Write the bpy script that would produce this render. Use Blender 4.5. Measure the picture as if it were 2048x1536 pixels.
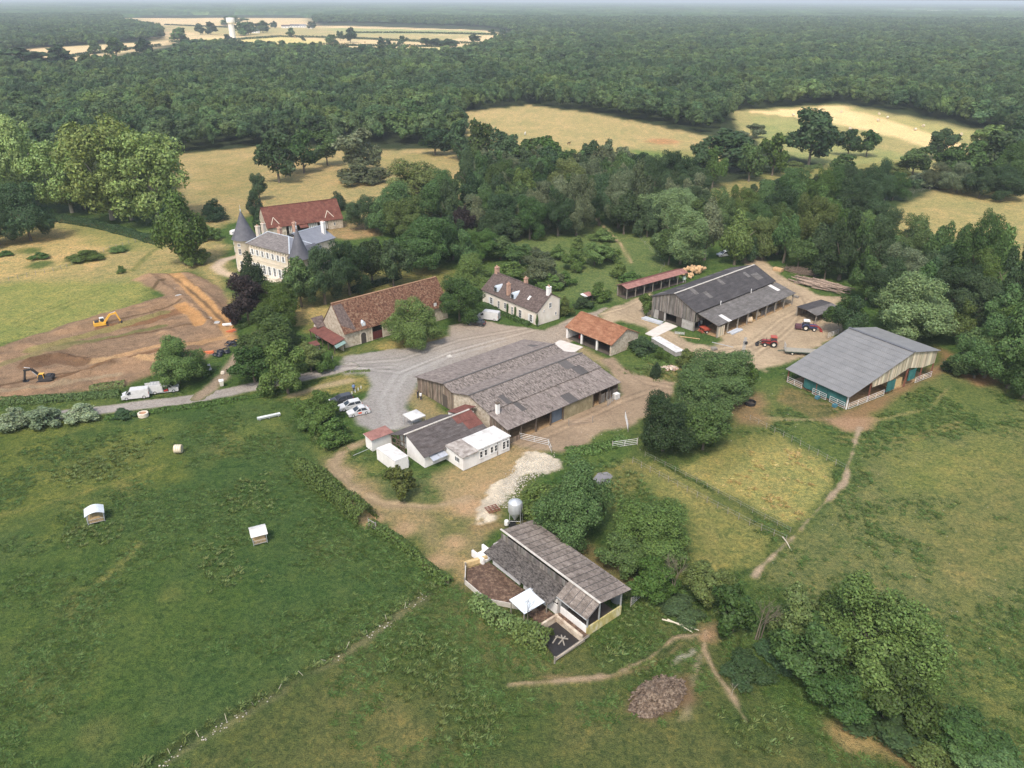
import bpy, math, random
import numpy as np
from mathutils import Vector, Matrix

for _o in list(bpy.data.objects):
    bpy.data.objects.remove(_o)
SC = bpy.context.scene
COL = SC.collection
random.seed(7)
RNG = np.random.default_rng(11)

# ------------------------------------------------------------------ camera
CAM_H, FPX = 70.0, 1558.0
PITCH, ROLL = math.radians(26.3), math.radians(0.2)
cam_d = bpy.data.cameras.new('camera')
cam = bpy.data.objects.new('camera', cam_d)
COL.objects.link(cam)
cam.location = (0, 0, CAM_H)
cam_d.sensor_fit = 'HORIZONTAL'
cam_d.sensor_width = 36.0
cam_d.lens = FPX / 2048 * 36.0
cam_d.clip_start, cam_d.clip_end = 1.0, 60000.0
CP, SP, CR, SR = math.cos(PITCH), math.sin(PITCH), math.cos(ROLL), math.sin(ROLL)
_right, _up, _fwd = Vector((1, 0, 0)), Vector((0, SP, CP)), Vector((0, CP, -SP))
_r2 = _right * CR + _up * SR
_u2 = _up * CR - _right * SR
cam.matrix_world = Matrix(((_r2.x, _u2.x, -_fwd.x, 0), (_r2.y, _u2.y, -_fwd.y, 0), (_r2.z, _u2.z, -_fwd.z, CAM_H), (0, 0, 0, 1)))
SC.camera = cam

# ------------------------------------------------------------------ sky, sun, exposure
SUN_AZ, SUN_EL = math.radians(198), math.radians(55)
world = bpy.data.worlds.new('World')
SC.world = world
world.use_nodes = True
_nt = world.node_tree
_nt.nodes.clear()
_sky = _nt.nodes.new('ShaderNodeTexSky')
_sky.sky_type = 'NISHITA'
_sky.sun_disc = False
_sky.sun_elevation = SUN_EL
_sky.sun_rotation = SUN_AZ
_sky.air_density = 1.4
_sky.dust_density = 4.0
_sky.ozone_density = 1.0
_bg = _nt.nodes.new('ShaderNodeBackground')
_bg.inputs['Strength'].default_value = 0.105
_wo = _nt.nodes.new('ShaderNodeOutputWorld')
_nt.links.new(_sky.outputs[0], _bg.inputs['Color'])
_nt.links.new(_bg.outputs[0], _wo.inputs['Surface'])
sun_d = bpy.data.lights.new('sun', 'SUN')
sun_d.energy = 1.5
sun_d.angle = math.radians(11)
sun_d.color = (1.0, 0.94, 0.86)
sun = bpy.data.objects.new('sun', sun_d)
COL.objects.link(sun)
_sdir = Vector((math.sin(SUN_AZ) * math.cos(SUN_EL), math.cos(SUN_AZ) * math.cos(SUN_EL), math.sin(SUN_EL)))
sun.rotation_euler = _sdir.to_track_quat('Z', 'Y').to_euler()
sun.location = (0, 0, 300)
SC.view_settings.view_transform = 'Standard'
SC.view_settings.look = 'None'
SC.view_settings.gamma = 1.0
SC.view_settings.exposure = 1.1
SC.view_settings.use_curve_mapping = False
SC.render.engine = 'CYCLES'
SC.cycles.use_denoising = True
SC.cycles.denoising_prefilter = 'NONE'
SC.cycles.max_bounces = 5
SC.cycles.diffuse_bounces = 3
SC.cycles.transmission_bounces = 3
SC.cycles.volume_bounces = 0


# ------------------------------------------------------------------ photo pixel -> place on the ground
def G(px, py, z=0.0):
    u, v = (px - 1024) / FPX, (768 - py) / FPX
    u, v = u * CR - v * SR, u * SR + v * CR
    dx, dy, dz = u, CP + v * SP, -SP + v * CP
    t = (z - CAM_H) / dz
    return (dx * t, dy * t)


def GP(pts, z=0.0):
    return [G(p[0], p[1], z) for p in pts]


def ppm(x, y, z=0.0):
    return FPX / (y * CP + (CAM_H - z) * SP)


# ------------------------------------------------------------------ mesh builder
class MB:
    def __init__(s):
        s.v, s.f, s.c = [], [], []
        s.col = None

    def add(s, vs, fs):
        b = len(s.v)
        s.v += [tuple(q) for q in vs]
        s.f += [tuple(b + i for i in f) for f in fs]
        s.c += [s.col] * len(fs)
        return s

    def box(s, x0, y0, z0, x1, y1, z1):
        return s.add([(x0, y0, z0), (x1, y0, z0), (x1, y1, z0), (x0, y1, z0), (x0, y0, z1), (x1, y0, z1), (x1, y1, z1), (x0, y1, z1)],
                     [(0, 3, 2, 1), (4, 5, 6, 7), (0, 1, 5, 4), (1, 2, 6, 5), (2, 3, 7, 6), (3, 0, 4, 7)])

    def bar(s, a, b, w=0.1, h=None):
        a, b = Vector(a), Vector(b)
        h = w if h is None else h
        d = (b - a).normalized()
        up = Vector((0, 0, 1)) if abs(d.z) < 0.95 else Vector((1, 0, 0))
        r = d.cross(up).normalized() * (w / 2)
        q = r.cross(d).normalized() * (h / 2)
        vs = [a - r - q, a + r - q, a + r + q, a - r + q, b - r - q, b + r - q, b + r + q, b - r + q]
        return s.add(vs, [(0, 1, 2, 3), (7, 6, 5, 4), (0, 4, 5, 1), (1, 5, 6, 2), (2, 6, 7, 3), (3, 7, 4, 0)])

    def prism(s, poly, axis, a, b):
        """polygon (2-D) pushed along an axis from a to b; axis x: (y,z) polygon, y: (x,z), z: (x,y)"""
        def P(p, t):
            return {'x': (t, p[0], p[1]), 'y': (p[0], t, p[1]), 'z': (p[0], p[1], t)}[axis]
        n = len(poly)
        return s.add([P(p, a) for p in poly] + [P(p, b) for p in poly],
                     [tuple(range(n))[::-1], tuple(range(n, 2 * n))] + [(i, (i + 1) % n, n + (i + 1) % n, n + i) for i in range(n)])

    def slab(s, quad, th):
        """a thick sheet: quad of four 3-D points, thickness th under it"""
        q = [Vector(p) for p in quad]
        n = (q[1] - q[0]).cross(q[3] - q[0]).normalized()
        if n.z < 0:
            n = -n
        return s.add(q + [p - n * th for p in q], [(0, 1, 2, 3), (7, 6, 5, 4), (0, 4, 5, 1), (1, 5, 6, 2), (2, 6, 7, 3), (3, 7, 4, 0)])

    def tube(s, pts, rad, n=8, cap=True):
        pts = [Vector(p) for p in pts]
        if not hasattr(rad, '__len__'):
            rad = [rad] * len(pts)
        vs, fs = [], []
        for i, p in enumerate(pts):
            d = (pts[min(i + 1, len(pts) - 1)] - pts[max(i - 1, 0)]).normalized()
            up = Vector((0, 0, 1)) if abs(d.z) < 0.9 else Vector((1, 0, 0))
            r = d.cross(up).normalized()
            q = r.cross(d)
            for k in range(n):
                a = 2 * math.pi * k / n
                vs.append(p + (r * math.cos(a) + q * math.sin(a)) * rad[i])
        for i in range(len(pts) - 1):
            for k in range(n):
                fs.append((i * n + k, i * n + (k + 1) % n, (i + 1) * n + (k + 1) % n, (i + 1) * n + k))
        if cap:
            fs += [tuple(range(n))[::-1], tuple((len(pts) - 1) * n + k for k in range(n))]
        return s.add(vs, fs)

    def lathe(s, prof, n=20, c=(0, 0, 0), a0=0.0, a1=2 * math.pi):
        full = abs(a1 - a0 - 2 * math.pi) < 1e-6
        m = n if full else n + 1
        vs = [(c[0] + r * math.cos(a0 + (a1 - a0) * k / n), c[1] + r * math.sin(a0 + (a1 - a0) * k / n), c[2] + z) for r, z in prof for k in range(m)]
        fs = []
        for i in range(len(prof) - 1):
            for k in range(n):
                k2 = (k + 1) % m
                fs.append((i * m + k, i * m + k2, (i + 1) * m + k2, (i + 1) * m + k))
        return s.add(vs, fs)

    def mesh(s, name, smooth=False):
        me = bpy.data.meshes.new(name)
        me.from_pydata(s.v, [], s.f)
        if any(c is not None for c in s.c):
            at = me.color_attributes.new('Col', 'FLOAT_COLOR', 'CORNER')
            arr = []
            for f, c in zip(s.f, s.c):
                arr += list((c or (1, 1, 1)) + (1,)) * len(f)
            at.data.foreach_set('color', arr)
        if smooth:
            me.polygons.foreach_set('use_smooth', [True] * len(me.polygons))
            me.set_sharp_from_angle(angle=math.radians(40))
        return me

    def build(s, name, m, parent=None, loc=None, rot=None, smooth=False, **kw):
        return put(name, s.mesh(name, smooth), m, parent, loc, rot, **kw)


def put(name, me, m, parent=None, loc=None, rot=None, scale=None, label=None, cat=None, group=None, kind=None):
    o = bpy.data.objects.new(name, me)
    COL.objects.link(o)
    if m is not None:
        if not me.materials:
            me.materials.append(None)
        o.material_slots[0].link = 'OBJECT'
        o.material_slots[0].material = m
    if parent is not None:
        o.parent = parent
    if loc is not None:
        o.location = loc
    if rot is not None:
        o.rotation_euler = rot if hasattr(rot, '__len__') else (0, 0, rot)
    if scale is not None:
        o.scale = scale if hasattr(scale, '__len__') else (scale, scale, scale)
    return tag(o, label, cat, group, kind)


def tag(o, label=None, cat=None, group=None, kind=None):
    if label:
        o['label'] = label
    if cat:
        o['category'] = cat
    if group:
        o['group'] = group
    if kind:
        o['kind'] = kind
    return o


def thing(name, label, cat, loc=(0, 0, 0), rz=0.0, group=None):
    o = bpy.data.objects.new(name, None)
    COL.objects.link(o)
    o.location = loc if len(loc) == 3 else (loc[0], loc[1], 0)
    o.rotation_euler = (0, 0, rz)
    return tag(o, label, cat, group)


def copy_thing(t, loc, rz=None, scale=None, label=None):
    r = t.copy()
    COL.objects.link(r)
    r.location = loc if len(loc) == 3 else (loc[0], loc[1], 0)
    if rz is not None:
        r.rotation_euler = (0, 0, rz)
    if scale is not None:
        r.scale = scale
    if label:
        r['label'] = label
    for ch in t.children:
        c = ch.copy()
        COL.objects.link(c)
        c.parent = r
        for g in ch.children:
            d = g.copy()
            COL.objects.link(d)
            d.parent = c
    return r


# ------------------------------------------------------------------ materials
def nodes_of(name):
    m = bpy.data.materials.new(name)
    m.use_nodes = True
    nt = m.node_tree
    return m, nt, nt.nodes, nt.links, nt.nodes['Principled BSDF']


def ramp(N, stops):
    r = N.new('ShaderNodeValToRGB')
    el = r.color_ramp.elements
    while len(el) < len(stops):
        el.new(0.5)
    for e, (p, c) in zip(el, stops):
        e.position = p
        e.color = tuple(c) + (1,)
    return r


def noise(N, L, vec, scale, detail=5, rough=0.6, dist=0.0):
    n = N.new('ShaderNodeTexNoise')
    n.inputs['Scale'].default_value = scale
    n.inputs['Detail'].default_value = detail
    n.inputs['Roughness'].default_value = rough
    n.inputs['Distortion'].default_value = dist
    if vec is not None:
        L.new(vec, n.inputs['Vector'])
    return n


def mix(N, L, mode, a, b, fac=1.0):
    x = N.new('ShaderNodeMix')
    x.data_type = 'RGBA'
    x.blend_type = mode
    if hasattr(fac, 'links') or hasattr(fac, 'is_linked'):
        L.new(fac, x.inputs[0])
    else:
        x.inputs[0].default_value = fac
    for s_, i in ((a, 6), (b, 7)):
        if hasattr(s_, 'is_linked'):
            L.new(s_, x.inputs[i])
        else:
            x.inputs[i].default_value = tuple(s_) + (1,) if len(s_) == 3 else s_
    return x.outputs[2]


def maprange(N, L, v, a, b, c, d):
    m = N.new('ShaderNodeMapRange')
    L.new(v, m.inputs[0])
    for i, q in enumerate((a, b, c, d)):
        m.inputs[i + 1].default_value = q
    return m.outputs[0]


MATS = {}


def mat(name, stops, scale=1.0, stretch=(1, 1, 1), rotz=0.0, detail=6, rough=0.85, bump=0.0, bscale=None, rnd=0.0, metal=0.0, fine=0.15, fscale=None, attr=False, spec=0.3):
    """stops: one colour, or [(pos, colour), ...] run over a fractal noise in world space; rnd: tint per object; attr: multiply by the mesh's own colours"""
    if name in MATS:
        return MATS[name]
    m, nt, N, L, P = nodes_of(name)
    if not isinstance(stops[0], (tuple, list)):
        c = stops
        stops = [(0.3, tuple(q * 0.86 for q in c)), (0.7, tuple(min(q * 1.1, 0.95) for q in c))]
    geo = N.new('ShaderNodeNewGeometry')
    mp = N.new('ShaderNodeMapping')
    mp.inputs['Scale'].default_value = stretch
    mp.inputs['Rotation'].default_value = (0, 0, -rotz)
    rot = N.new('ShaderNodeMapping')
    rot.inputs['Rotation'].default_value = (0, 0, -rotz)
    mp.inputs['Rotation'].default_value = (0, 0, 0)
    L.new(geo.outputs['Position'], rot.inputs['Vector'])
    L.new(rot.outputs[0], mp.inputs['Vector'])
    n1 = noise(N, L, mp.outputs[0], scale, detail)
    r = ramp(N, stops)
    L.new(n1.outputs['Fac'], r.inputs[0])
    col = r.outputs[0]
    n2 = noise(N, L, mp.outputs[0], fscale or scale * 7, 3)
    v = maprange(N, L, n2.outputs['Fac'], 0.25, 0.75, 1 - fine, 1 + fine)
    if rnd:
        oi = N.new('ShaderNodeObjectInfo')
        rv = maprange(N, L, oi.outputs['Random'], 0, 1, 1 - rnd, 1 + rnd)
        mu = N.new('ShaderNodeMath')
        mu.operation = 'MULTIPLY'
        L.new(v, mu.inputs[0])
        L.new(rv, mu.inputs[1])
        v = mu.outputs[0]
    vm = N.new('ShaderNodeVectorMath')
    vm.operation = 'SCALE'
    L.new(col, vm.inputs[0])
    L.new(v, vm.inputs['Scale'])
    col = vm.outputs[0]
    if attr:
        a = N.new('ShaderNodeAttribute')
        a.attribute_name = 'Col'
        col = mix(N, L, 'MULTIPLY', col, a.outputs['Color'])
    L.new(col, P.inputs['Base Color'])
    P.inputs['Roughness'].default_value = rough
    P.inputs['Metallic'].default_value = metal
    P.inputs['Specular IOR Level'].default_value = spec
    if bump:
        nb = noise(N, L, mp.outputs[0], bscale or scale * 4, 4)
        b = N.new('ShaderNodeBump')
        b.inputs['Strength'].default_value = 1.0
        b.inputs['Distance'].default_value = bump
        L.new(nb.outputs['Fac'], b.inputs['Height'])
        L.new(b.outputs[0], P.inputs['Normal'])
    MATS[name] = m
    return m


def leaf_mat(name, c, trans=0.20, var=0.3, patch=0.0):
    m, nt, N, L, P = nodes_of(name)
    a = N.new('ShaderNodeAttribute')
    a.attribute_name = 'Col'
    oi = N.new('ShaderNodeObjectInfo')
    hv = N.new('ShaderNodeHueSaturation')
    col = mix(N, L, 'MULTIPLY', c, a.outputs['Color'])
    if patch:
        geo = N.new('ShaderNodeNewGeometry')
        for sc_, st_ in ((0.012, [(0.36, (0.72, 0.74, 0.80)), (0.5, (1, 1, 1)), (0.62, (1.35, 1.22, 0.95))]), (0.05, [(0.36, (0.70, 0.76, 0.80)), (0.5, (1, 1, 1)), (0.64, (1.28, 1.2, 1.05))])):
            n_ = noise(N, L, geo.outputs['Position'], sc_, 3, 0.6)
            r_ = ramp(N, st_)
            L.new(n_.outputs['Fac'], r_.inputs[0])
            col = mix(N, L, 'MULTIPLY', col, r_.outputs[0])
    L.new(col, hv.inputs['Color'])
    L.new(maprange(N, L, oi.outputs['Random'], 0, 1, 0.478, 0.515), hv.inputs['Hue'])
    m2 = N.new('ShaderNodeMath')
    m2.operation = 'FRACT'
    m3 = N.new('ShaderNodeMath')
    m3.operation = 'MULTIPLY'
    m3.inputs[1].default_value = 7.31
    L.new(oi.outputs['Random'], m3.inputs[0])
    L.new(m3.outputs[0], m2.inputs[0])
    L.new(maprange(N, L, m2.outputs[0], 0, 1, 1 - var, 1 + var), hv.inputs['Value'])
    L.new(maprange(N, L, m2.outputs[0], 0, 1, 1.05, 0.9), hv.inputs['Saturation'])
    P.inputs['Roughness'].default_value = 0.6
    P.inputs['Specular IOR Level'].default_value = 0.25
    L.new(hv.outputs[0], P.inputs['Base Color'])
    tr = N.new('ShaderNodeBsdfTranslucent')
    L.new(mix(N, L, 'MULTIPLY', hv.outputs[0], (1.25, 1.2, 0.6)), tr.inputs['Color'])
    ms = N.new('ShaderNodeMixShader')
    ms.inputs[0].default_value = trans
    L.new(P.outputs[0], ms.inputs[1])
    L.new(tr.outputs[0], ms.inputs[2])
    L.new(ms.outputs[0], N['Material Output'].inputs['Surface'])
    MATS[name] = m
    return m


# ------------------------------------------------------------------ value noise and outlines on arrays
def _hash(i, j, s):
    h = (i.astype(np.int64) * 374761393 + j.astype(np.int64) * 668265263 + s * 974711) & 0x7fffffff
    h = ((h ^ (h >> 13)) * 1274126177) & 0x7fffffff
    return ((h ^ (h >> 16)) & 0xffff) / 65535.0


def vnoise(x, y, sc, s=0):
    x, y = x / sc, y / sc
    i, j = np.floor(x), np.floor(y)
    fx, fy = x - i, y - j
    fx, fy = fx * fx * (3 - 2 * fx), fy * fy * (3 - 2 * fy)
    return (_hash(i, j, s) * (1 - fx) + _hash(i + 1, j, s) * fx) * (1 - fy) + (_hash(i, j + 1, s) * (1 - fx) + _hash(i + 1, j + 1, s) * fx) * fy


def fbm(x, y, sc, s=0, o=4):
    t, a, n = 0, 1.0, 0
    for k in range(o):
        t = t + a * vnoise(x, y, sc / 2.03 ** k, s + k * 17)
        n += a
        a *= 0.55
    return t / n


def sdpoly(x, y, P):
    """signed distance to a polygon, negative inside"""
    d = np.full(x.shape, 1e12)
    ins = np.zeros(x.shape, bool)
    n = len(P)
    for i in range(n):
        ax, ay = P[i]
        bx, by = P[(i + 1) % n]
        ex, ey = bx - ax, by - ay
        wx, wy = x - ax, y - ay
        t = np.clip((wx * ex + wy * ey) / max(ex * ex + ey * ey, 1e-9), 0, 1)
        d = np.minimum(d, (wx - ex * t) ** 2 + (wy - ey * t) ** 2)
        c = ((ay > y) != (by > y))
        with np.errstate(divide='ignore', invalid='ignore'):
            xi = ex * (y - ay) / (ey if abs(ey) > 1e-9 else 1e-9) + ax
        ins ^= c & (x < xi)
    d = np.sqrt(d)
    return np.where(ins, -d, d)


def sdline(x, y, P):
    d = np.full(x.shape, 1e12)
    for (ax, ay), (bx, by) in zip(P[:-1], P[1:]):
        ex, ey = bx - ax, by - ay
        wx, wy = x - ax, y - ay
        t = np.clip((wx * ex + wy * ey) / max(ex * ex + ey * ey, 1e-9), 0, 1)
        d = np.minimum(d, (wx - ex * t) ** 2 + (wy - ey * t) ** 2)
    return np.sqrt(d)


def smooth(a, b, v):
    t = np.clip((v - a) / (b - a), 0, 1)
    return t * t * (3 - 2 * t)
# ------------------------------------------------------------------ the ground: fields, soil and pasture
GREEN = (0.060, 0.105, 0.026)
PAINT = []        # (polygon or line on the ground, colour, soft edge m, noise m, opacity, grass 0..1, half width or None)


def zone(px, c, soft=1.5, amp=3.0, op=1.0, grass=1.0, ground=False):
    PAINT.append((px if ground else GP(px), c, soft, amp, op, grass, None))


def trail(px, c, w=0.4, soft=0.5, amp=0.5, op=1.0, grass=0.0):
    PAINT.append((GP(px), c, soft, amp, op, grass, w))


def blot(px, py, rx, c, soft=2.0, amp=2.0, op=0.8, grass=1.0, ry=None):
    """roundish patch: centre pixel, radii in metres"""
    x, y = G(px, py)
    ry = ry or rx
    zone([(x + rx * math.cos(a), y + ry * math.sin(a)) for a in [k * math.pi / 4 for k in range(8)]], c, soft, amp, op, grass, True)


STRAW = (0.36, 0.265, 0.110)
# far open country
zone([(245, 36), (620, 36), (628, 52), (700, 52), (960, 60), (1045, 72), (925, 112), (690, 110), (540, 98), (400, 92), (380, 80), (110, 135), (60, 135), (20, 99), (330, 82), (322, 58), (300, 48)], (0.52, 0.40, 0.23), 12, 8)
zone([(300, 52), (620, 54), (700, 64), (960, 72), (860, 84), (640, 76), (420, 72)], (0.34, 0.29, 0.14), 8, 10)
zone([(640, 55), (960, 62), (1000, 70), (700, 68)], (0.28, 0.29, 0.13), 8, 10)
zone([(620, 96), (900, 96), (905, 108), (640, 107)], (0.44, 0.40, 0.18), 10, 6)
zone([(390, 78), (560, 72), (660, 84), (600, 96), (430, 92)], (0.50, 0.42, 0.18), 10, 6)
zone([(920, 225), (1060, 210), (1200, 229), (1430, 275), (1490, 300), (1430, 345), (1270, 360), (1000, 330), (930, 262)], (0.335, 0.275, 0.125), 3, 5)
zone([(1080, 300), (1260, 300), (1420, 300), (1430, 345), (1270, 360), (1080, 335)], (0.22, 0.22, 0.075), 5, 12, 0.8)
zone([(1270, 300), (1330, 306), (1400, 318), (1300, 340), (1250, 330)], (0.11, 0.18, 0.045), 4, 6, 0.8)
blot(1330, 283, 9, (0.36, 0.17, 0.08), 3, 4, 0.7)
zone([(1460, 222), (1560, 216), (1680, 208), (1975, 262), (1975, 330), (1850, 350), (1690, 330), (1560, 300), (1480, 262)], (0.30, 0.27, 0.115), 3, 4)
zone([(1500, 224), (1680, 210), (1700, 216), (1860, 268), (1960, 300), (1900, 308), (1740, 262), (1600, 236)], (0.66, 0.49, 0.25), 2, 3)
zone([(1690, 216), (1960, 266), (1962, 284), (1900, 276)], (0.34, 0.31, 0.125), 3, 4)
zone([(1500, 232), (1600, 240), (1720, 285), (1840, 318), (1850, 345), (1640, 330), (1520, 290)], (0.26, 0.27, 0.105), 2, 4)
trail([(1560, 236), (1640, 243), (1745, 268), (1850, 300)], (0.10, 0.12, 0.05), 0.8, 1.0, 1.0, 0.8, 1)
zone([(1750, 430), (1890, 376), (2070, 384), (2300, 520), (2048, 520), (1950, 480), (1780, 480)], (0.31, 0.265, 0.112), 3, 4)
# dry pastures behind the castle
zone([(340, 310), (520, 292), (700, 300), (900, 298), (935, 330), (940, 410), (700, 440), (690, 400), (520, 420), (420, 460), (370, 430)], (0.305, 0.245, 0.110), 2.5, 4)
zone([(400, 330), (520, 320), (520, 380), (400, 390)], (0.25, 0.21, 0.085), 5, 12, 0.8)
zone([(740, 310), (900, 305), (900, 330), (760, 350)], (0.26, 0.23, 0.09), 4, 8, 0.7)
# meadow strips right
zone([(1290, 470), (1420, 380), (1560, 340), (1820, 320), (1840, 370), (1660, 345), (1560, 390), (1440, 410)], (0.19, 0.19, 0.065), 3, 5)
zone([(1410, 372), (1560, 350), (1560, 380), (1420, 400)], (0.22, 0.20, 0.075), 3, 3)
# orchard slope
zone([(1000, 470), (1200, 440), (1330, 450), (1340, 530), (1240, 600), (1130, 600), (1080, 560)], (0.105, 0.145, 0.048), 4, 6)
trail([(1160, 405), (1225, 470), (1245, 492), (1262, 525)], (0.40, 0.29, 0.17), 0.35, 0.4, 0.3)
# left: grass and hay beyond the excavation
zone([(-200, 420), (110, 435), (320, 480), (430, 470), (460, 520), (460, 620), (380, 540), (270, 570), (0, 640), (-200, 680)], (0.29, 0.245, 0.105), 3, 5)
zone([(-200, 560), (270, 560), (330, 545), (300, 600), (180, 640), (0, 690), (-200, 740)], (0.22, 0.23, 0.072), 4, 6)
zone([(-100, 480), (60, 470), (240, 470), (200, 530), (60, 560), (-100, 580)], (0.38, 0.29, 0.125), 4, 8, 0.9)
zone([(110, 440), (330, 470), (330, 500), (240, 500), (150, 470)], (0.20, 0.21, 0.07), 4, 6, 0.8)
trail([(0, 560), (60, 545), (110, 540), (200, 505), (320, 470)], (0.10, 0.13, 0.04), 0.5, 0.6, 0.5, 0.7, 1)
trail([(30, 645), (120, 610), (210, 575)], (0.14, 0.16, 0.045), 0.35, 0.4, 0.4, 0.8, 1)
trail([(35, 652), (125, 617), (215, 580)], (0.14, 0.16, 0.045), 0.35, 0.4, 0.4, 0.8, 1)
trail([(265, 540), (300, 505), (345, 480)], (0.12, 0.14, 0.04), 0.8, 0.8, 0.5, 0.8, 1)
for bx, by, r in ((170, 515, 6), (240, 497, 4), (75, 530, 4), (60, 500, 4)):
    blot(bx, by, r, (0.085, 0.12, 0.032), 1.5, 2, 0.95)
# castle drive
trail([(480, 555), (445, 545), (432, 533), (445, 520), (475, 512)], (0.50, 0.39, 0.28), 1.6, 0.8, 0.5)
zone([(640, 445), (700, 440), (760, 450), (760, 470), (690, 480), (650, 470)], (0.34, 0.23, 0.12), 2, 2, 0.7)
# verge strips at lane and barn
zone([(0, 800), (250, 790), (300, 770), (420, 780), (640, 745), (690, 748), (560, 790), (250, 830), (0, 850)], (0.085, 0.12, 0.032), 1.5, 2)
zone([(560, 798), (690, 745), (735, 755), (735, 780), (650, 790), (590, 806)], (0.19, 0.18, 0.06), 1.2, 1.6)
trail([(585, 790), (640, 773), (700, 760)], (0.42, 0.32, 0.20), 0.9, 0.8, 0.6, 0.8)
zone([(640, 710), (720, 690), (870, 660), (880, 690), (790, 690), (690, 715)], (0.14, 0.155, 0.05), 1, 1.5)
zone([(760, 690), (880, 660), (890, 680), (830, 710), (770, 712)], (0.27, 0.23, 0.085), 1.2, 1.6)
zone([(560, 470), (900, 540), (900, 620), (620, 660), (570, 600)], (0.17, 0.16, 0.052), 3, 4)
zone([(600, 610), (660, 615), (640, 640), (590, 650)], (0.34, 0.27, 0.11), 1, 2)
zone([(800, 780), (840, 775), (905, 835), (880, 860), (830, 840)], (0.30, 0.235, 0.125), 1, 2, 0.75, 0.5)
zone([(1130, 690), (1160, 690), (1240, 730), (1215, 740)], (0.34, 0.26, 0.15), 1, 1.5, 0.8, 0.3)
# the big left meadow
zone([(-700, 850), (100, 850), (580, 800), (640, 890), (740, 1050), (880, 1160), (290, 1570), (-700, 1700)], (0.054, 0.093, 0.027), 2.0, 2.0)
zone([(-600, 860), (330, 850), (420, 900), (250, 1000), (60, 1060), (-600, 1200)], (0.105, 0.130, 0.030), 5, 14, 0.8)
zone([(90, 860), (560, 830), (560, 870), (300, 880)], (0.115, 0.145, 0.038), 3, 8, 0.6)
zone([(60, 930), (230, 890), (330, 900), (200, 960), (150, 1000)], (0.10, 0.12, 0.035), 3, 6, 0.6)
zone([(120, 1080), (300, 1060), (500, 1180), (340, 1400), (60, 1540), (-400, 1540), (-300, 1100)], (0.065, 0.104, 0.024), 5, 12, 0.55)
for bx, by, r in ((150, 1210, 2.6), (560, 880, 2.6), (440, 890, 3.2), (30, 1290, 2.0), (60, 1370, 2.5), (190, 1460, 2), (660, 1100, 2.5), (250, 975, 2.2), (340, 1180, 1.6), (450, 1490, 2.0), (90, 1430, 2.4)):
    blot(bx, by, r, (0.17, 0.155, 0.06), 2.2, 3.5, 0.28)
trail([(205, 1160), (240, 1130), (275, 1090)], (0.17, 0.17, 0.055), 0.9, 0.9, 0.8, 0.7, 1)
trail([(0, 1030), (150, 990), (330, 930)], (0.17, 0.17, 0.05), 0.5, 0.7, 0.8, 0.6, 1)
# bottom pasture right of the ditch
zone([(880, 1155), (960, 1130), (1060, 1200), (1180, 1290), (1300, 1200), (1440, 1240), (1560, 1420), (1900, 1560), (200, 1650), (290, 1570)], (0.078, 0.098, 0.032), 2, 3)
for bx, by, r in ((900, 1440, 5), (1010, 1290, 6), (760, 1420, 5), (1180, 1470, 6), (1380, 1480, 6), (640, 1500, 5), (1130, 1330, 5), (1530, 1480, 4)):
    blot(bx, by, r, (0.125, 0.128, 0.046), 4, 6, 0.4)
for bx, by, r in ((850, 1320, 5.2), (950, 1430, 4.6), (1500, 1450, 4), (1250, 1330, 4), (1060, 1450, 3), (1000, 1380, 3)):
    blot(bx, by, r, (0.055, 0.088, 0.024), 2, 3, 0.8)
trail([(870, 1170), (740, 1260), (560, 1380), (420, 1450), (280, 1536), (200, 1590)], (0.045, 0.062, 0.022), 0.45, 0.9, 0.8, 0.95, 1)
trail([(845, 1195), (730, 1280), (545, 1395), (400, 1480), (300, 1545)], (0.21, 0.19, 0.10), 0.25, 0.6, 1.2, 0.55)
# the right pasture
zone([(1500, 1150), (1590, 1070), (1690, 960), (1730, 855), (1560, 840), (1500, 780), (1720, 790), (1890, 720), (2060, 790), (2500, 900), (2500, 1700), (1900, 1560), (1860, 1300), (1560, 1180)], (0.128, 0.146, 0.053), 2.5, 4)
zone([(1480, 770), (1580, 760), (1700, 830), (1880, 760), (2048, 790), (2048, 850), (1760, 890), (1690, 960), (1660, 930), (1560, 850), (1480, 830)], (0.095, 0.13, 0.037), 3, 4, 0.85)
zone([(1760, 900), (2048, 880), (2048, 1010), (1760, 1000)], (0.15, 0.18, 0.045), 5, 10, 0.6)
zone([(1860, 930), (2100, 870), (2200, 1100), (1900, 1200)], (0.165, 0.165, 0.058), 6, 12, 0.6)
zone([(1870, 1250), (2048, 1200), (2200, 1536), (1900, 1536)], (0.115, 0.14, 0.040), 5, 8, 0.7)
for d in (0, 9):
    trail([(1660, 880 - d), (1740, 888 - d), (1830, 880 - d), (1920, 852 - d)], (0.19, 0.165, 0.06), 0.22, 0.3, 0.3, 0.75, 0.6)
trail([(1500, 835), (1600, 838), (1680, 838)], (0.30, 0.24, 0.13), 0.25, 0.4, 0.4, 0.7)
trail([(1745, 842), (1860, 815), (1900, 770)], (0.28, 0.23, 0.10), 0.25, 0.4, 0.4, 0.6)
trail([(1560, 800), (1660, 808), (1700, 840)], (0.28, 0.22, 0.11), 0.2, 0.4, 0.4, 0.6)
zone([(1570, 770), (1690, 825), (1720, 850), (1660, 850), (1560, 800)], (0.17, 0.12, 0.06), 1, 1.5, 0.55)
zone([(1690, 825), (1800, 770), (1880, 730), (1880, 745), (1780, 800), (1710, 850), (1690, 850)], (0.26, 0.155, 0.085), 1.2, 2, 0.8, 0)
zone([(1870, 690), (1960, 730), (2010, 760), (1960, 770), (1880, 730)], (0.26, 0.15, 0.075), 1.5, 2, 0.85, 0)
zone([(1655, 838), (1745, 836), (1735, 858), (1690, 862)], (0.33, 0.21, 0.125), 1.2, 1.5, 0.95, 0)
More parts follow.
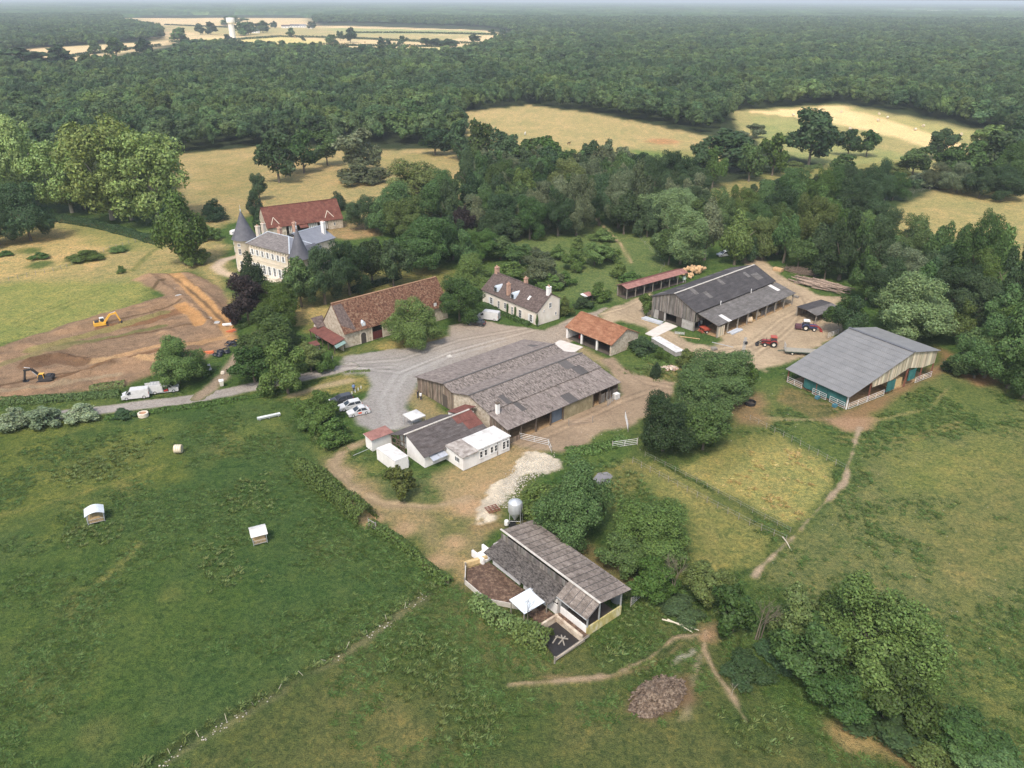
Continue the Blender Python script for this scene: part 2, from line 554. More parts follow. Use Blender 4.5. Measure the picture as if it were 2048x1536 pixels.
# fenced plots
zone([(1250, 870), (1480, 830), (1660, 925), (1680, 960), (1600, 1065), (1510, 1140), (1380, 1180), (1260, 1140), (1180, 960)], (0.095, 0.125, 0.036), 2, 2)
zone([(1370, 930), (1450, 900), (1560, 878), (1660, 925), (1672, 960), (1600, 1035), (1560, 1040), (1500, 1010), (1400, 960)], (0.27, 0.25, 0.088), 1.5, 3.0)
zone([(1400, 920), (1480, 860), (1560, 880), (1480, 930), (1420, 950)], (0.17, 0.17, 0.055), 2, 4, 0.7)
zone([(1240, 930), (1300, 930), (1420, 1000), (1550, 1080), (1520, 1120), (1420, 1150), (1390, 1090), (1380, 1010), (1290, 960)], (0.18, 0.185, 0.060), 1.5, 3)
trail([(1290, 905), (1400, 965), (1500, 1020), (1585, 1062)], (0.055, 0.08, 0.026), 0.4, 0.5, 0.4, 0.9, 1)
trail([(1270, 920), (1390, 985), (1500, 1045), (1570, 1075)], (0.14, 0.14, 0.05), 0.35, 0.5, 0.4, 0.7, 1)
zone([(1185, 950), (1210, 935), (1250, 920), (1300, 935), (1260, 980), (1200, 980)], (0.15, 0.15, 0.05), 1.5, 2, 0.8)
# ground round the milking buildings
zone([(600, 890), (700, 870), (790, 940), (930, 945), (1010, 900), (1100, 900), (1060, 1000), (950, 1060), (930, 1150), (880, 1140), (760, 1060)], (0.100, 0.130, 0.038), 1.5, 2)
zone([(650, 915), (690, 905), (730, 955), (900, 985), (990, 940), (1020, 960), (970, 1050), (960, 1150), (900, 1130), (830, 1060), (720, 1000)], (0.30, 0.225, 0.12), 2.5, 4.5, 0.85, 0.5)
zone([(850, 960), (1000, 890), (1090, 900), (1060, 930), (990, 990), (900, 1000)], (0.36, 0.26, 0.14), 1.5, 3, 0.75, 0.4)
zone([(750, 955), (850, 945), (880, 1000), (800, 1010)], (0.075, 0.12, 0.035), 1.5, 2.5, 0.8)
zone([(860, 1020), (940, 1040), (930, 1110), (880, 1080)], (0.10, 0.13, 0.04), 1.5, 2.5, 0.7)
for bx, by, r in ((810, 1060, 1.6), (880, 1120, 1.8), (910, 1085, 1.6), (935, 1010, 2.2), (740, 1040, 1)):
    blot(bx, by, r, (0.44, 0.29, 0.17), 1, 1.5, 0.7, 0)
zone([(1110, 890), (1250, 860), (1300, 870), (1240, 920), (1180, 940), (1120, 920)], (0.080, 0.125, 0.032), 1.2, 2)
zone([(1235, 700), (1330, 720), (1420, 740), (1340, 790), (1240, 770), (1210, 735)], (0.085, 0.125, 0.035), 1.5, 2)
zone([(1300, 720), (1400, 740), (1400, 770), (1300, 760)], (0.20, 0.18, 0.07), 1.5, 2, 0.7)
zone([(1270, 860), (1300, 820), (1350, 790), (1500, 760), (1500, 860), (1360, 920), (1280, 905)], (0.075, 0.105, 0.03), 2, 2)
zone([(1480, 790), (1520, 790), (1520, 845), (1470, 850)], (0.28, 0.17, 0.10), 1.5, 2.5, 0.6, 0.2)
zone([(945, 1055), (1080, 1050), (1230, 1150), (1260, 1180), (1160, 1120), (1050, 1040)], (0.24, 0.17, 0.085), 1, 1.5, 0.9, 0.2)
zone([(1085, 1045), (1240, 1155), (1270, 1180), (1290, 1170), (1150, 1060)], (0.20, 0.145, 0.07), 1.5, 2, 0.8, 0.4)
# bottom right soil patches and cow paths
zone([(1640, 1440), (1720, 1460), (1830, 1500), (1840, 1536), (1690, 1500)], (0.33, 0.235, 0.105), 1.2, 1.8, 0.85, 0.3)
zone([(1395, 1245), (1435, 1245), (1430, 1285), (1400, 1280)], (0.34, 0.22, 0.13), 0.7, 0.8, 0.9, 0)
trail([(1360, 1290), (1300, 1330), (1240, 1350), (1160, 1360), (1090, 1350)], (0.30, 0.20, 0.11), 0.25, 0.35, 0.6, 0.55, 0)
trail([(1390, 1300), (1350, 1320)], (0.55, 0.5, 0.42), 0.15, 0.3, 0.8, 0.6, 0)
trail([(1400, 1310), (1385, 1370), (1370, 1430)], (0.36, 0.30, 0.2), 0.15, 0.3, 0.8, 0.5, 0)
zone([(1270, 1380), (1375, 1350), (1390, 1400), (1300, 1435), (1255, 1420)], (0.16, 0.10, 0.055), 0.8, 1, 0.9, 0)
zone([(1290, 1200), (1440, 1230), (1420, 1260), (1250, 1290), (1190, 1290)], (0.070, 0.10, 0.03), 1.5, 2, 0.7)
# a pale clearing far off at the right, its sunlight put into the colour
zone([(2400, 5500), (4300, 5300), (4700, 6600), (2900, 7000)], (0.62, 0.62, 0.40), 60, 100, ground=True)


def ground_col(x, y):
    n0 = fbm(x, y, 26, 1) - 0.5
    n1 = fbm(x, y, 6, 5, 4) - 0.5
    n2 = fbm(x, y, 90, 9, 3)
    col = np.empty(x.shape + (4,))
    base = np.array(GREEN)
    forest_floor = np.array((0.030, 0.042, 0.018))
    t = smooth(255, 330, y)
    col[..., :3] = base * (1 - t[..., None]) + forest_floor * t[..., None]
    col[..., 3] = 1
    bx0, bx1, by0, by1 = x.min(), x.max(), y.min(), y.max()
    for P, c, soft, amp, op, gr, w in PAINT:
        pad = soft + amp + (w or 0) + 2
        xs, ys = [p[0] for p in P], [p[1] for p in P]
        if max(xs) + pad < bx0 or min(xs) - pad > bx1 or max(ys) + pad < by0 or min(ys) - pad > by1:
            continue
        k = (x > min(xs) - pad) & (x < max(xs) + pad) & (y > min(ys) - pad) & (y < max(ys) + pad)
        if not k.any():
            continue
        xx, yy = x[k], y[k]
        d = (sdline(xx, yy, P) - w) if w is not None else sdpoly(xx, yy, P)
        d = d + (n1[k] * 1.6 + n0[k] * 0.8) * amp
        a = op * (1 - smooth(-soft, soft, d))
        col[k, :3] += (np.array(c) - col[k, :3]) * a[:, None]
        col[k, 3] += (gr - col[k, 3]) * a
    # mottled growth: green and dry tussocks at field scale
    m = fbm(x, y, 3.2, 31, 4)
    q = fbm(x, y, 12, 41, 3)
    dry = smooth(0.50, 0.70, m * 0.55 + q * 0.45) * col[..., 3] * 0.35
    lush = smooth(0.50, 0.32, m * 0.6 + q * 0.4) * col[..., 3] * 0.35
    col[..., :3] *= (1 + dry[..., None] * np.array((0.55, 0.28, 0.5))) * (1 - lush[..., None] * np.array((0.45, 0.22, 0.3)))
    col[..., :3] *= 1.18
    return col


def dense_axis(a, b, st, g, lo, hi):
    v = list(np.arange(a, b + 1e-6, st))
    s = st
    while v[-1] < hi:
        s *= g
        v.append(v[-1] + s)
    s = st
    head = []
    p = a
    while p > lo:
        s *= max(g, 1.08)
        p -= s
        head.append(p)
    return np.array(head[::-1] + v)


def grid_mesh(name, xs, ys, z, col):
    nx, ny = len(xs), len(ys)
    X, Y = np.meshgrid(xs, ys)
    co = np.stack([X, Y, z], -1).reshape(-1, 3)
    i = (np.arange(ny - 1)[:, None] * nx + np.arange(nx - 1)[None]).reshape(-1)
    q = np.stack([i, i + 1, i + nx + 1, i + nx], -1)
    return raw_mesh(name, co, q, col.reshape(-1, 4), True)


def raw_mesh(name, co, quads, col=None, smooth_=False, corners=4):
    me = bpy.data.meshes.new(name)
    nf = len(quads)
    me.vertices.add(len(co))
    me.vertices.foreach_set('co', np.ascontiguousarray(co, np.float32).ravel())
    me.loops.add(nf * corners)
    me.loops.foreach_set('vertex_index', np.ascontiguousarray(quads, np.int32).ravel())
    me.polygons.add(nf)
    me.polygons.foreach_set('loop_start', np.arange(0, nf * corners, corners, dtype=np.int32))
    me.polygons.foreach_set('loop_total', np.full(nf, corners, np.int32))
    if smooth_:
        me.polygons.foreach_set('use_smooth', np.ones(nf, bool))
    me.update(calc_edges=True)
    if col is not None:
        at = me.color_attributes.new('Col', 'FLOAT_COLOR', 'POINT')
        at.data.foreach_set('color', np.ascontiguousarray(col, np.float32).ravel())
    return me


def ground_material():
    m, nt, N, L, P = nodes_of('ground_cover')
    a = N.new('ShaderNodeAttribute')
    a.attribute_name = 'Col'
    geo = N.new('ShaderNodeNewGeometry')
    pos = geo.outputs['Position']
    big = noise(N, L, pos, 0.35, 5, 0.65, 0.4)
    mid = noise(N, L, pos, 1.7, 5, 0.7, 0.6)
    fin = noise(N, L, pos, 7.0, 4, 0.7)
    tuf = noise(N, L, pos, 0.9, 6, 0.75, 1.2)
    grass = mix(N, L, 'MULTIPLY', a.outputs['Color'], ramp_out(N, L, big.outputs['Fac'], [(0.30, (0.80, 0.86, 0.84)), (0.5, (1, 1, 1)), (0.72, (1.22, 1.09, 1.04))]))
    grass = mix(N, L, 'MULTIPLY', grass, ramp_out(N, L, mid.outputs['Fac'], [(0.30, (0.52, 0.60, 0.58)), (0.5, (1, 1, 1)), (0.70, (1.55, 1.38, 1.25))]))
    grass = mix(N, L, 'MULTIPLY', grass, ramp_out(N, L, tuf.outputs['Fac'], [(0.36, (0.60, 0.70, 0.66)), (0.48, (1, 1, 1)), (0.66, (1.24, 1.12, 1.0))]))
    soil = mix(N, L, 'MULTIPLY', a.outputs['Color'], ramp_out(N, L, mid.outputs['Fac'], [(0.28, (0.72, 0.70, 0.68)), (0.5, (1, 1, 1)), (0.72, (1.22, 1.2, 1.18))]))
    soil = mix(N, L, 'MULTIPLY', soil, ramp_out(N, L, fin.outputs['Fac'], [(0.25, (0.78, 0.77, 0.76)), (0.5, (1, 1, 1)), (0.75, (1.2, 1.2, 1.2))]))
    col = mix(N, L, 'MIX', soil, grass, a.outputs['Alpha'])
    fg = mix(N, L, 'MULTIPLY', col, ramp_out(N, L, fin.outputs['Fac'], [(0.3, (0.52, 0.58, 0.58)), (0.5, (1, 1, 1)), (0.7, (1.5, 1.4, 1.3))]), a.outputs['Alpha'])
    L.new(fg, P.inputs['Base Color'])
    P.inputs['Roughness'].default_value = 0.95
    P.inputs['Specular IOR Level'].default_value = 0.1
    b = N.new('ShaderNodeBump')
    b.inputs['Distance'].default_value = 0.5
    b.inputs['Strength'].default_value = 0.8
    hm = N.new('ShaderNodeMath')
    hm.operation = 'ADD'
    L.new(tuf.outputs['Fac'], hm.inputs[0])
    L.new(fin.outputs['Fac'], hm.inputs[1])
    L.new(hm.outputs[0], b.inputs['Height'])
    L.new(b.outputs[0], P.inputs['Normal'])
    return m


def ramp_out(N, L, v, stops):
    r = ramp(N, stops)
    L.new(v, r.inputs[0])
    return r.outputs[0]


GM = ground_material()
gx = dense_axis(-115, 115, 0.8, 1.05, -16000, 16000)
gx = np.unique(np.concatenate([-gx[gx > 115], gx[(gx >= -115)]]))
gy = dense_axis(44, 260, 0.8, 1.03, -220, 20500)
GX, GY = np.meshgrid(gx, gy)
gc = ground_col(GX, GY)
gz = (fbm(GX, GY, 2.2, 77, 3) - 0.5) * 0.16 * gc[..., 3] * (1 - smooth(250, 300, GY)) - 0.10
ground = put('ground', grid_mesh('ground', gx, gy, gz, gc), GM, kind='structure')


def sheet(name, sd, bbox, core, z, cell=0.4, amp=0.8, soft=0.8, var=0.15, grass=0.0, relief=0.0, core_fn=None, cut=None):
    """a thin sheet lying on the ground whose frayed edge takes up the colour of the ground beside it"""
    x0, y0, x1, y1 = bbox
    xs, ys = np.arange(x0, x1, cell), np.arange(y0, y1, cell)
    X, Y = np.meshgrid(xs, ys)
    d = sd(X, Y) + (fbm(X, Y, 3.0, 3, 4) - 0.5) * 2 * amp
    if cut is not None:
        d = np.maximum(d, -cut(X, Y))
    g = ground_col(X, Y)
    a = 1 - smooth(-soft, soft * 0.9, d)
    c = np.array(core) if core_fn is None else core_fn(X, Y)
    v = 1 + (fbm(X, Y, 5, 13, 4) - 0.5) * 2 * var + (fbm(X, Y, 1.2, 19, 2) - 0.5) * var
    cc = np.concatenate([np.broadcast_to(c, X.shape + (3,)) * v[..., None], np.full(X.shape + (1,), grass)], -1)
    col = g + (cc - g) * a[..., None]
    for P_, w_, k_ in TRACKS:
        col[..., :3] *= 1 + (k_ * smooth(w_ + .35, w_ - .15, sdline(X, Y, P_)) * (0.4 + fbm(X, Y, 2, 37, 3)) * a)[..., None]
    zz = np.full(X.shape, z)
    if relief:
        zz = zz + relief * smooth(0.2, -2.0, d) * (fbm(X, Y, 3, 23, 4))
        for P_, h_ in BANKS:
            zz = zz + h_ * np.exp(-(sdline(X, Y, P_) / 1.1) ** 2) * (0.3 + 1.2 * fbm(X, Y, 1.5, 29, 3)) * smooth(0.2, -1.0, d)
    zz = np.where(d > soft * 0.4, zz - 0.09, zz)
    nx = len(xs)
    ny = len(ys)
    inside = (d < soft)
    keep = inside[:-1, :-1] | inside[1:, :-1] | inside[:-1, 1:] | inside[1:, 1:]
    i = (np.arange(ny - 1)[:, None] * nx + np.arange(nx - 1)[None])[keep]
    q = np.stack([i, i + 1, i + nx + 1, i + nx], -1)
    used, inv = np.unique(q, return_inverse=True)
    co = np.stack([X, Y, zz], -1).reshape(-1, 3)[used]
    me = raw_mesh(name, co, inv.reshape(-1, 4), col.reshape(-1, 4)[used], True)
    return put(name, me, GM, kind='structure')


TRACKS = []
for _px in ([(1240, 625), (1300, 655), (1390, 705), (1480, 720), (1560, 680), (1620, 625), (1600, 590)], [(1500, 520), (1560, 570), (1620, 600), (1580, 650), (1500, 720)], [(1640, 600), (1560, 640), (1500, 690), (1420, 700)], [(1030, 900), (1120, 860), (1250, 800), (1320, 775)], [(1215, 720), (1290, 765), (1345, 775)], [(660, 920), (700, 978), (770, 1005), (900, 1012)], [(700, 735), (800, 745), (900, 705), (1050, 665), (1150, 640)], [(690, 728), (800, 720), (920, 680), (1060, 655)], [(560, 765), (680, 738), (780, 735)], [(1300, 590), (1250, 615), (1160, 640)]):
    _P = GP(_px)
    for _o in (-.85, .85):
        TRACKS.append(([(x, y + _o * 1.1) for x, y in _P], .22, -.22))
    TRACKS.append((_P, .5, .16))


def poly_sheet(name, px, core, z, pad=3, **k):
    P = GP(px)
    xs, ys = [p[0] for p in P], [p[1] for p in P]
    return sheet(name, lambda X, Y: sdpoly(X, Y, P), (min(xs) - pad, min(ys) - pad, max(xs) + pad, max(ys) + pad), core, z, **k)


def line_sheet(name, px, w, core, z, pad=3, **k):
    P = GP(px)
    xs, ys = [p[0] for p in P], [p[1] for p in P]
    return sheet(name, lambda X, Y: sdline(X, Y, P) - w / 2, (min(xs) - pad - w, min(ys) - pad - w, max(xs) + pad + w, max(ys) + pad + w), core, z, **k)


def yard_core(X, Y):
    gx_, gy_ = G(760, 800)
    t = smooth(46, 12, np.hypot(X - gx_, (Y - gy_)))
    tr = smooth(1.0, 0.2, np.abs(sdline(X, Y, GP([(785, 850), (772, 800), (800, 750), (880, 715), (1000, 680)])) - 1.0))
    return np.array((0.40, 0.33, 0.26)) * (1 - t[..., None]) + np.array((0.36, 0.338, 0.312)) * t[..., None] + tr[..., None] * 0.05


poly_sheet('farm_yard', [(676, 735), (690, 712), (760, 702), (830, 692), (900, 672), (900, 650), (960, 640), (1010, 650), (1090, 660), (1130, 640), (1180, 625), (1210, 615), (1240, 620), (1180, 640), (1135, 690), (1140, 710), (1080, 690), (1000, 700), (850, 755), (822, 790), (812, 815), (850, 850), (800, 858), (750, 866), (715, 850), (700, 820), (735, 790), (742, 768), (730, 748), (690, 750)], (0.4, 0.34, 0.28), 0.02, amp=0.9, core_fn=yard_core, var=0.12)
poly_sheet('dirt_yard', [(1195, 625), (1240, 610), (1300, 585), (1330, 600), (1300, 640), (1390, 690), (1430, 690), (1500, 610), (1590, 590), (1500, 540), (1480, 505), (1520, 510), (1560, 550), (1640, 590), (1690, 595), (1660, 620), (1690, 660), (1640, 690), (1590, 720), (1530, 740), (1460, 735), (1380, 715), (1330, 690), (1290, 655), (1240, 640), (1215, 650)], (0.46, 0.355, 0.235), 0.026, amp=1.4, soft=1.0, var=0.2)
poly_sheet('cattle_yard', [(1015, 885), (1080, 850), (1240, 790), (1232, 755), (1200, 720), (1225, 715), (1270, 750), (1350, 765), (1350, 785), (1270, 850), (1200, 865), (1180, 885), (1120, 905), (1060, 900)], (0.37, 0.275, 0.185), 0.032, amp=1.0, var=0.22)
poly_sheet('stone_track', [(940, 1045), (950, 1020), (990, 975), (1020, 940), (1035, 915), (1075, 905), (1105, 915), (1118, 938), (1065, 948), (1040, 970), (1015, 1000), (985, 1030), (960, 1050)], (0.60, 0.52, 0.40), 0.038, amp=2.6, soft=0.6, var=0.5, cell=0.25)
line_sheet('lane', [(100, 832), (250, 814), (400, 796), (520, 771), (620, 752), (700, 733)], 3.6, (0.40, 0.36, 0.325), 0.03, amp=0.4, soft=0.5)
line_sheet('farm_track', [(400, 795), (440, 760), (470, 725), (505, 675), (560, 640)], 2.6, (0.36, 0.28, 0.20), 0.036, amp=0.8, soft=0.8)
line_sheet('footpath', [(1508, 1150), (1550, 1108), (1590, 1070), (1640, 1015), (1690, 965), (1697, 930), (1712, 880), (1720, 855)], 0.5, (0.42, 0.32, 0.22), 0.02, amp=0.8, soft=0.45, cell=0.25)
line_sheet('footpath', [(1020, 1368), (1120, 1362), (1220, 1352), (1300, 1315), (1350, 1275), (1405, 1268)], 0.36, (0.42, 0.31, 0.2), 0.02, amp=0.7, soft=0.45, cell=0.2)
line_sheet('footpath', [(1412, 1262), (1408, 1300), (1430, 1345), (1460, 1385), (1490, 1440)], 0.42, (0.42, 0.31, 0.2), 0.028, amp=0.65, soft=0.45, cell=0.2)
line_sheet('farm_track', [(730, 880), (690, 900), (665, 930), (700, 975), (760, 1005), (860, 1015), (930, 1000)], 1.8, (0.40, 0.30, 0.185), 0.02, amp=1.5, soft=1.0)


def dig_core(X, Y):
    n = fbm(X, Y, 8, 61, 4)
    s = fbm(X * 0.5 + Y * 0.2, Y * 1.4 - X * 0.6, 5, 67, 3)
    t = smooth(0.42, 0.62, n * 0.5 + s * 0.5)
    c = np.array((0.26, 0.175, 0.11)) * (1 - t[..., None]) + np.array((0.36, 0.23, 0.135)) * t[..., None]
    for P, w, q in DIG_LINES:
        d = sdline(X, Y, P)
        c = c + (np.array(q) - c) * (smooth(w + 0.3, w - 0.3, d + (n - 0.5) * 0.7))[..., None] * 0.9
    return c


BANKS = [(GP([(0, 704), (150, 662), (300, 622), (340, 606)]), 0.7), (GP([(330, 712), (220, 735), (120, 772)]), 0.9), (GP([(300, 555), (380, 612), (430, 660)]), 0.7), (GP([(60, 728), (110, 714), (165, 724)]), 0.8), (GP([(360, 560), (420, 600), (455, 640)]), 0.8), (GP([(150, 700), (260, 680), (340, 668)]), 0.5)]
DIG_LINES = [
    (GP([(345, 545), (400, 600), (450, 650), (468, 680)]), 1.6, (0.50, 0.285, 0.12)),
    (GP([(240, 715), (320, 695), (400, 690), (470, 672)]), 1.0, (0.46, 0.28, 0.14)),
    (GP([(150, 730), (230, 722), (310, 722)]), 1.2, (0.48, 0.31, 0.16)),
    (GP([(330, 560), (290, 590), (150, 640), (0, 690)]), 0.5, (0.11, 0.075, 0.04)),
    (GP([(320, 705), (220, 728), (110, 762)]), 0.9, (0.20, 0.11, 0.055)),
    (GP([(210, 660), (300, 645), (360, 625)]), 2.0, (0.23, 0.12, 0.06)),
    (GP([(60, 735), (120, 722), (160, 728)]), 2.2, (0.18, 0.105, 0.06)),
    (GP([(120, 694), (240, 676), (330, 655)]), 0.8, (0.17, 0.17, 0.062)), (GP([(0, 735), (90, 706), (180, 690)]), 1.2, (0.24, 0.20, 0.09)), (GP([(215, 650), (290, 632), (362, 606)]), 0.45, (0.14, 0.085, 0.045)), (GP([(205, 684), (330, 662), (420, 645)]), 0.4, (0.16, 0.095, 0.05)), (GP([(360, 615), (385, 632), (400, 650)]), 1.5, (0.46, 0.25, 0.10)), (GP([(330, 545), (395, 596), (455, 655)]), 0.35, (0.13, 0.085, 0.05)), (GP([(0, 775), (120, 752), (230, 735)]), 0.5, (0.15, 0.09, 0.05)), (GP([(0, 786), (130, 772), (240, 752)]), 0.8, (0.36, 0.27, 0.17)),
    (GP([(330, 628), (200, 668), (60, 705)]), 1.4, (0.26, 0.22, 0.085)),
]
poly_sheet('excavated_soil', [(-160, 700), (0, 694), (160, 640), (330, 592), (300, 575), (262, 560), (290, 548), (380, 545), (440, 575), (470, 640), (480, 680), (450, 700), (400, 720), (330, 740), (240, 775), (130, 788), (0, 800), (-160, 810)], (0.3, 0.2, 0.1), 0.04, core_fn=dig_core, relief=0.9, cell=0.35, amp=1.0, var=0.25)
# two low tongues of grass left standing in the dig
# ------------------------------------------------------------------ foliage
for _n, _c in (('oak', (0.0625, 0.1173, 0.0317)), ('dark', (0.0386, 0.0757, 0.0273)), ('mid', (0.0825, 0.1447, 0.0316)), ('light', (0.180, 0.262, 0.078)), ('grey', (0.105, 0.135, 0.068)),
               ('copper', (0.030, 0.021, 0.021)), ('conif', (0.032, 0.066, 0.028)), ('willow', (0.19, 0.25, 0.145)), ('olive', (0.1014, 0.1405, 0.0385)), ('hedge', (0.100, 0.165, 0.045)), ('pale', (0.1375, 0.209, 0.0825))):
    leaf_mat('leaves_' + _n, _c)
leaf_mat('leaves_forest', (0.070, 0.126, 0.045), 0.2, 0.42, 0.5)
LEAF = lambda k: MATS['leaves_' + k]
BARK = mat('bark', [(0.3, (0.10, 0.08, 0.06)), (0.7, (0.20, 0.17, 0.13))], 3, (1, 1, 0.3), bump=0.05)
PALEBARK = mat('pale_bark', [(0.3, (0.28, 0.25, 0.20)), (0.7, (0.45, 0.41, 0.34))], 3, (1, 1, 0.3))


def cards(p, n, size, rng, flat=0.75, elong=1.3, colr=(0.6, 1.42)):
    """one small leafy quad per point, roughly facing n"""
    k = len(p)
    t = rng.normal(size=(k, 3))
    t -= n * (t * n).sum(1, keepdims=True)
    t /= np.linalg.norm(t, axis=1, keepdims=True) + 1e-9
    b = np.cross(n, t)
    s = size * rng.uniform(0.55, 1.35, (k, 1))
    t, b = t * s * 0.5 * elong, b * s * 0.5 * flat
    bend = n * s * rng.uniform(-0.25, 0.15, (k, 1))
    co = np.stack([p - t + bend * 0.6, p - b * 1.0, p + t + bend * 0.6, p + b], 1).reshape(-1, 3)
    q = np.arange(k * 4).reshape(-1, 4)
    v = rng.uniform(colr[0], colr[1], (k, 1))
    warm = rng.uniform(0.92, 1.12, (k, 1))
    c = np.concatenate([v * warm, v, v * rng.uniform(0.8, 1.15, (k, 1)), np.ones((k, 1))], 1)
    return co, q, np.repeat(c, 4, 0)


def crown_mesh(name, seed, count, leaf, shape='round', lobes=16, spread=0.62, lump=0.20, nr=0.5):
    """a unit crown (1 wide, 1 high, base at z 0) of lumps covered with leaf clumps"""
    rng = np.random.default_rng(seed)
    C, R = [], []
    for i in range(lobes):
        while True:
            u = rng.uniform(-1, 1, 3)
            if (u ** 2).sum() < 1:
                break
        f = spread * 0.5
        if shape == 'round':
            c = np.array((u[0] * f, u[1] * f, 0.48 + u[2] * 0.38))
            r = lump * (rng.uniform(0.42, 1.0) if i % 3 else rng.uniform(1.0, 1.5))
        elif shape == 'tall':
            z = rng.uniform(0.14, 0.86)
            w = 0.36 * math.sin(math.pi * min(1, z * 0.9 + 0.1)) ** 0.7
            c = np.array((u[0] * w, u[1] * w, z))
            r = lump * rng.uniform(0.6, 1.1)
        elif shape == 'cone':
            z = rng.uniform(0.05, 0.88)
            w = 0.40 * (1 - z ** 1.7)
            a = rng.uniform(0, 6.283)
            c = np.array((math.cos(a) * w * 0.8, math.sin(a) * w * 0.8, z))
            r = (0.09 + 0.10 * (1 - z)) * rng.uniform(0.8, 1.15)
        elif shape == 'open':
            a = rng.uniform(0, 6.283)
            z = rng.uniform(0.16, 0.88)
            w = rng.uniform(0.15, 0.42) * math.sin(math.pi * (0.15 + 0.7 * z))
            c = np.array((math.cos(a) * w, math.sin(a) * w, z))
            r = lump * rng.uniform(0.5, 1.0)
        else:   # bush
            c = np.array((u[0] * f * 1.05, u[1] * f * 1.05, 0.34 + abs(u[2]) * 0.34))
            r = lump * rng.uniform(0.8, 1.4)
        C.append(c)
        R.append(r)
    if shape in ('round', 'bush'):
        low = shape == 'bush'
        C, R = [], []
        nb = max(7, lobes // 4)
        for i in range(nb):
            if i < 2:
                bc, br = np.array((rng.uniform(-.14, .14), rng.uniform(-.14, .14), rng.uniform(.40, .60) if low else rng.uniform(.66, .82))), rng.uniform(.15, .2)
            else:
                a = 6.283 * i / (nb - 2) * 1.618 + rng.uniform(-.5, .5)
                q = rng.uniform(.20, .36)
                bc, br = np.array((math.cos(a) * q, math.sin(a) * q, rng.uniform(.10, .34) if low else rng.uniform(.20, .64))), rng.uniform(.13, .20)
            C.append(bc)
            R.append(br * .72)
            for j in range(max(4, lobes // 5)):
                d = rng.normal(size=3)
                d[2] += .25
                d /= np.linalg.norm(d)
                C.append(bc + d * br * rng.uniform(.55, .95))
                R.append(br * rng.uniform(.34, .60))
        C.append(np.array((0, 0, .25 if low else .42)))
        R.append(.24)
    C, R = np.array(C), np.array(R)
    zmax = (C[:, 2] + R).max()
    C[:, 2] /= zmax
    p, n = [], []
    tot = 0
    while tot < count:
        k = count
        w = rng.choice(len(R), k, p=R ** 2 / (R ** 2).sum())
        d = rng.normal(size=(k, 3))
        d[:, 2] += 0.18
        d /= np.linalg.norm(d, axis=1, keepdims=True)
        q = C[w] + d * (R[w] * rng.uniform(0.66, 1.20, k))[:, None]
        dd = np.linalg.norm(q[:, None] - C[None], axis=2) / R[None]
        ok = (np.where(np.arange(len(R))[None] == w[:, None], 9, dd).min(1) > 0.62) & (q[:, 2] > 0.015)
        out = q - np.array((0, 0, 0.42))
        out /= np.linalg.norm(out, axis=1, keepdims=True)
        nn = d * 0.75 + out * 0.35 + rng.normal(size=(k, 3)) * nr + np.array((0, 0, 0.12))
        nn /= np.linalg.norm(nn, axis=1, keepdims=True)
        p.append(q[ok])
        n.append(nn[ok])
        tot += ok.sum()
    p, n = np.concatenate(p)[:count], np.concatenate(n)[:count]
    co, q, c = cards(p, n, leaf, rng)
    return raw_mesh(name, co, q, c)


def trunk_mesh(name, seed, limbs=5):
    rng = random.Random(seed)
    b = MB()
    top = 0.62
    pts = [(0, 0, -0.02), (rng.uniform(-.01, .01), rng.uniform(-.01, .01), 0.2), (rng.uniform(-.03, .03), rng.uniform(-.03, .03), 0.42), (rng.uniform(-.05, .05), rng.uniform(-.05, .05), top)]
    b.tube(pts, [0.034, 0.026, 0.019, 0.008], 7)
    for i in range(limbs):
        a = 6.283 * i / limbs + rng.uniform(-.4, .4)
        z0 = rng.uniform(0.22, 0.45)
        l = rng.uniform(0.2, 0.36)
        b.tube([(0, 0, z0), (math.cos(a) * l * .5, math.sin(a) * l * .5, z0 + 0.11), (math.cos(a) * l, math.sin(a) * l, z0 + rng.uniform(0.2, 0.34))], [0.016, 0.010, 0.004], 5)
    return b.mesh(name, True)


CROWNS = {
    'large': [crown_mesh('crown', 100 + i, 36000, 0.0185, 'round', 44, 0.80, 0.145) for i in range(4)],
    'mid': [crown_mesh('crown', 120 + i, 11000, 0.034, 'round', 32, 0.78, 0.160) for i in range(5)],
    'small': [crown_mesh('crown', 140 + i, 3600, 0.058, 'round', 20, 0.74, 0.19) for i in range(4)],
    'bush': [crown_mesh('crown', 150 + i, 6500, 0.044, 'bush', 36, 0.66, 0.17) for i in range(4)],
    'tall': [crown_mesh('crown', 160 + i, 9000, 0.038, 'tall', 20, 0.6, 0.19) for i in range(3)],
    'open': [crown_mesh('crown', 170 + i, 14000, 0.026, 'open', 75, 0.6, 0.105) for i in range(3)],
    'cone': [crown_mesh('crown', 180 + i, 7000, 0.040, 'cone', 30, 0.6, 0.19) for i in range(2)],
    'far': [crown_mesh('crown', 190 + i, 520, 0.15, 'round', 10, 0.58, 0.23) for i in range(4)],
}
TRUNKS = [trunk_mesh('trunk', i) for i in range(4)]
TREES = []       # (x, y, crown radius) of every tree placed


def fit(cx, y0, w, y1, lift=0.06):
    """crown that fills the box of the photograph centred on cx, w wide, from y0 down to y1 -> place, width and height in metres"""
    x, y = G(cx, y1)
    h = 8.0
    for _ in range(6):
        k = ppm(x, y, h * .5)
        W = w / k
        dep = math.atan2(CAM_H - h * .5, math.hypot(x, y))
        E = (y1 - y0) / k
        h = math.sqrt(max(E * E - (W * math.sin(dep)) ** 2, (0.3 * E) ** 2)) / math.cos(dep)
        x, y = G(cx, (y0 + y1) / 2, h * .5)
    return x, y, W, h


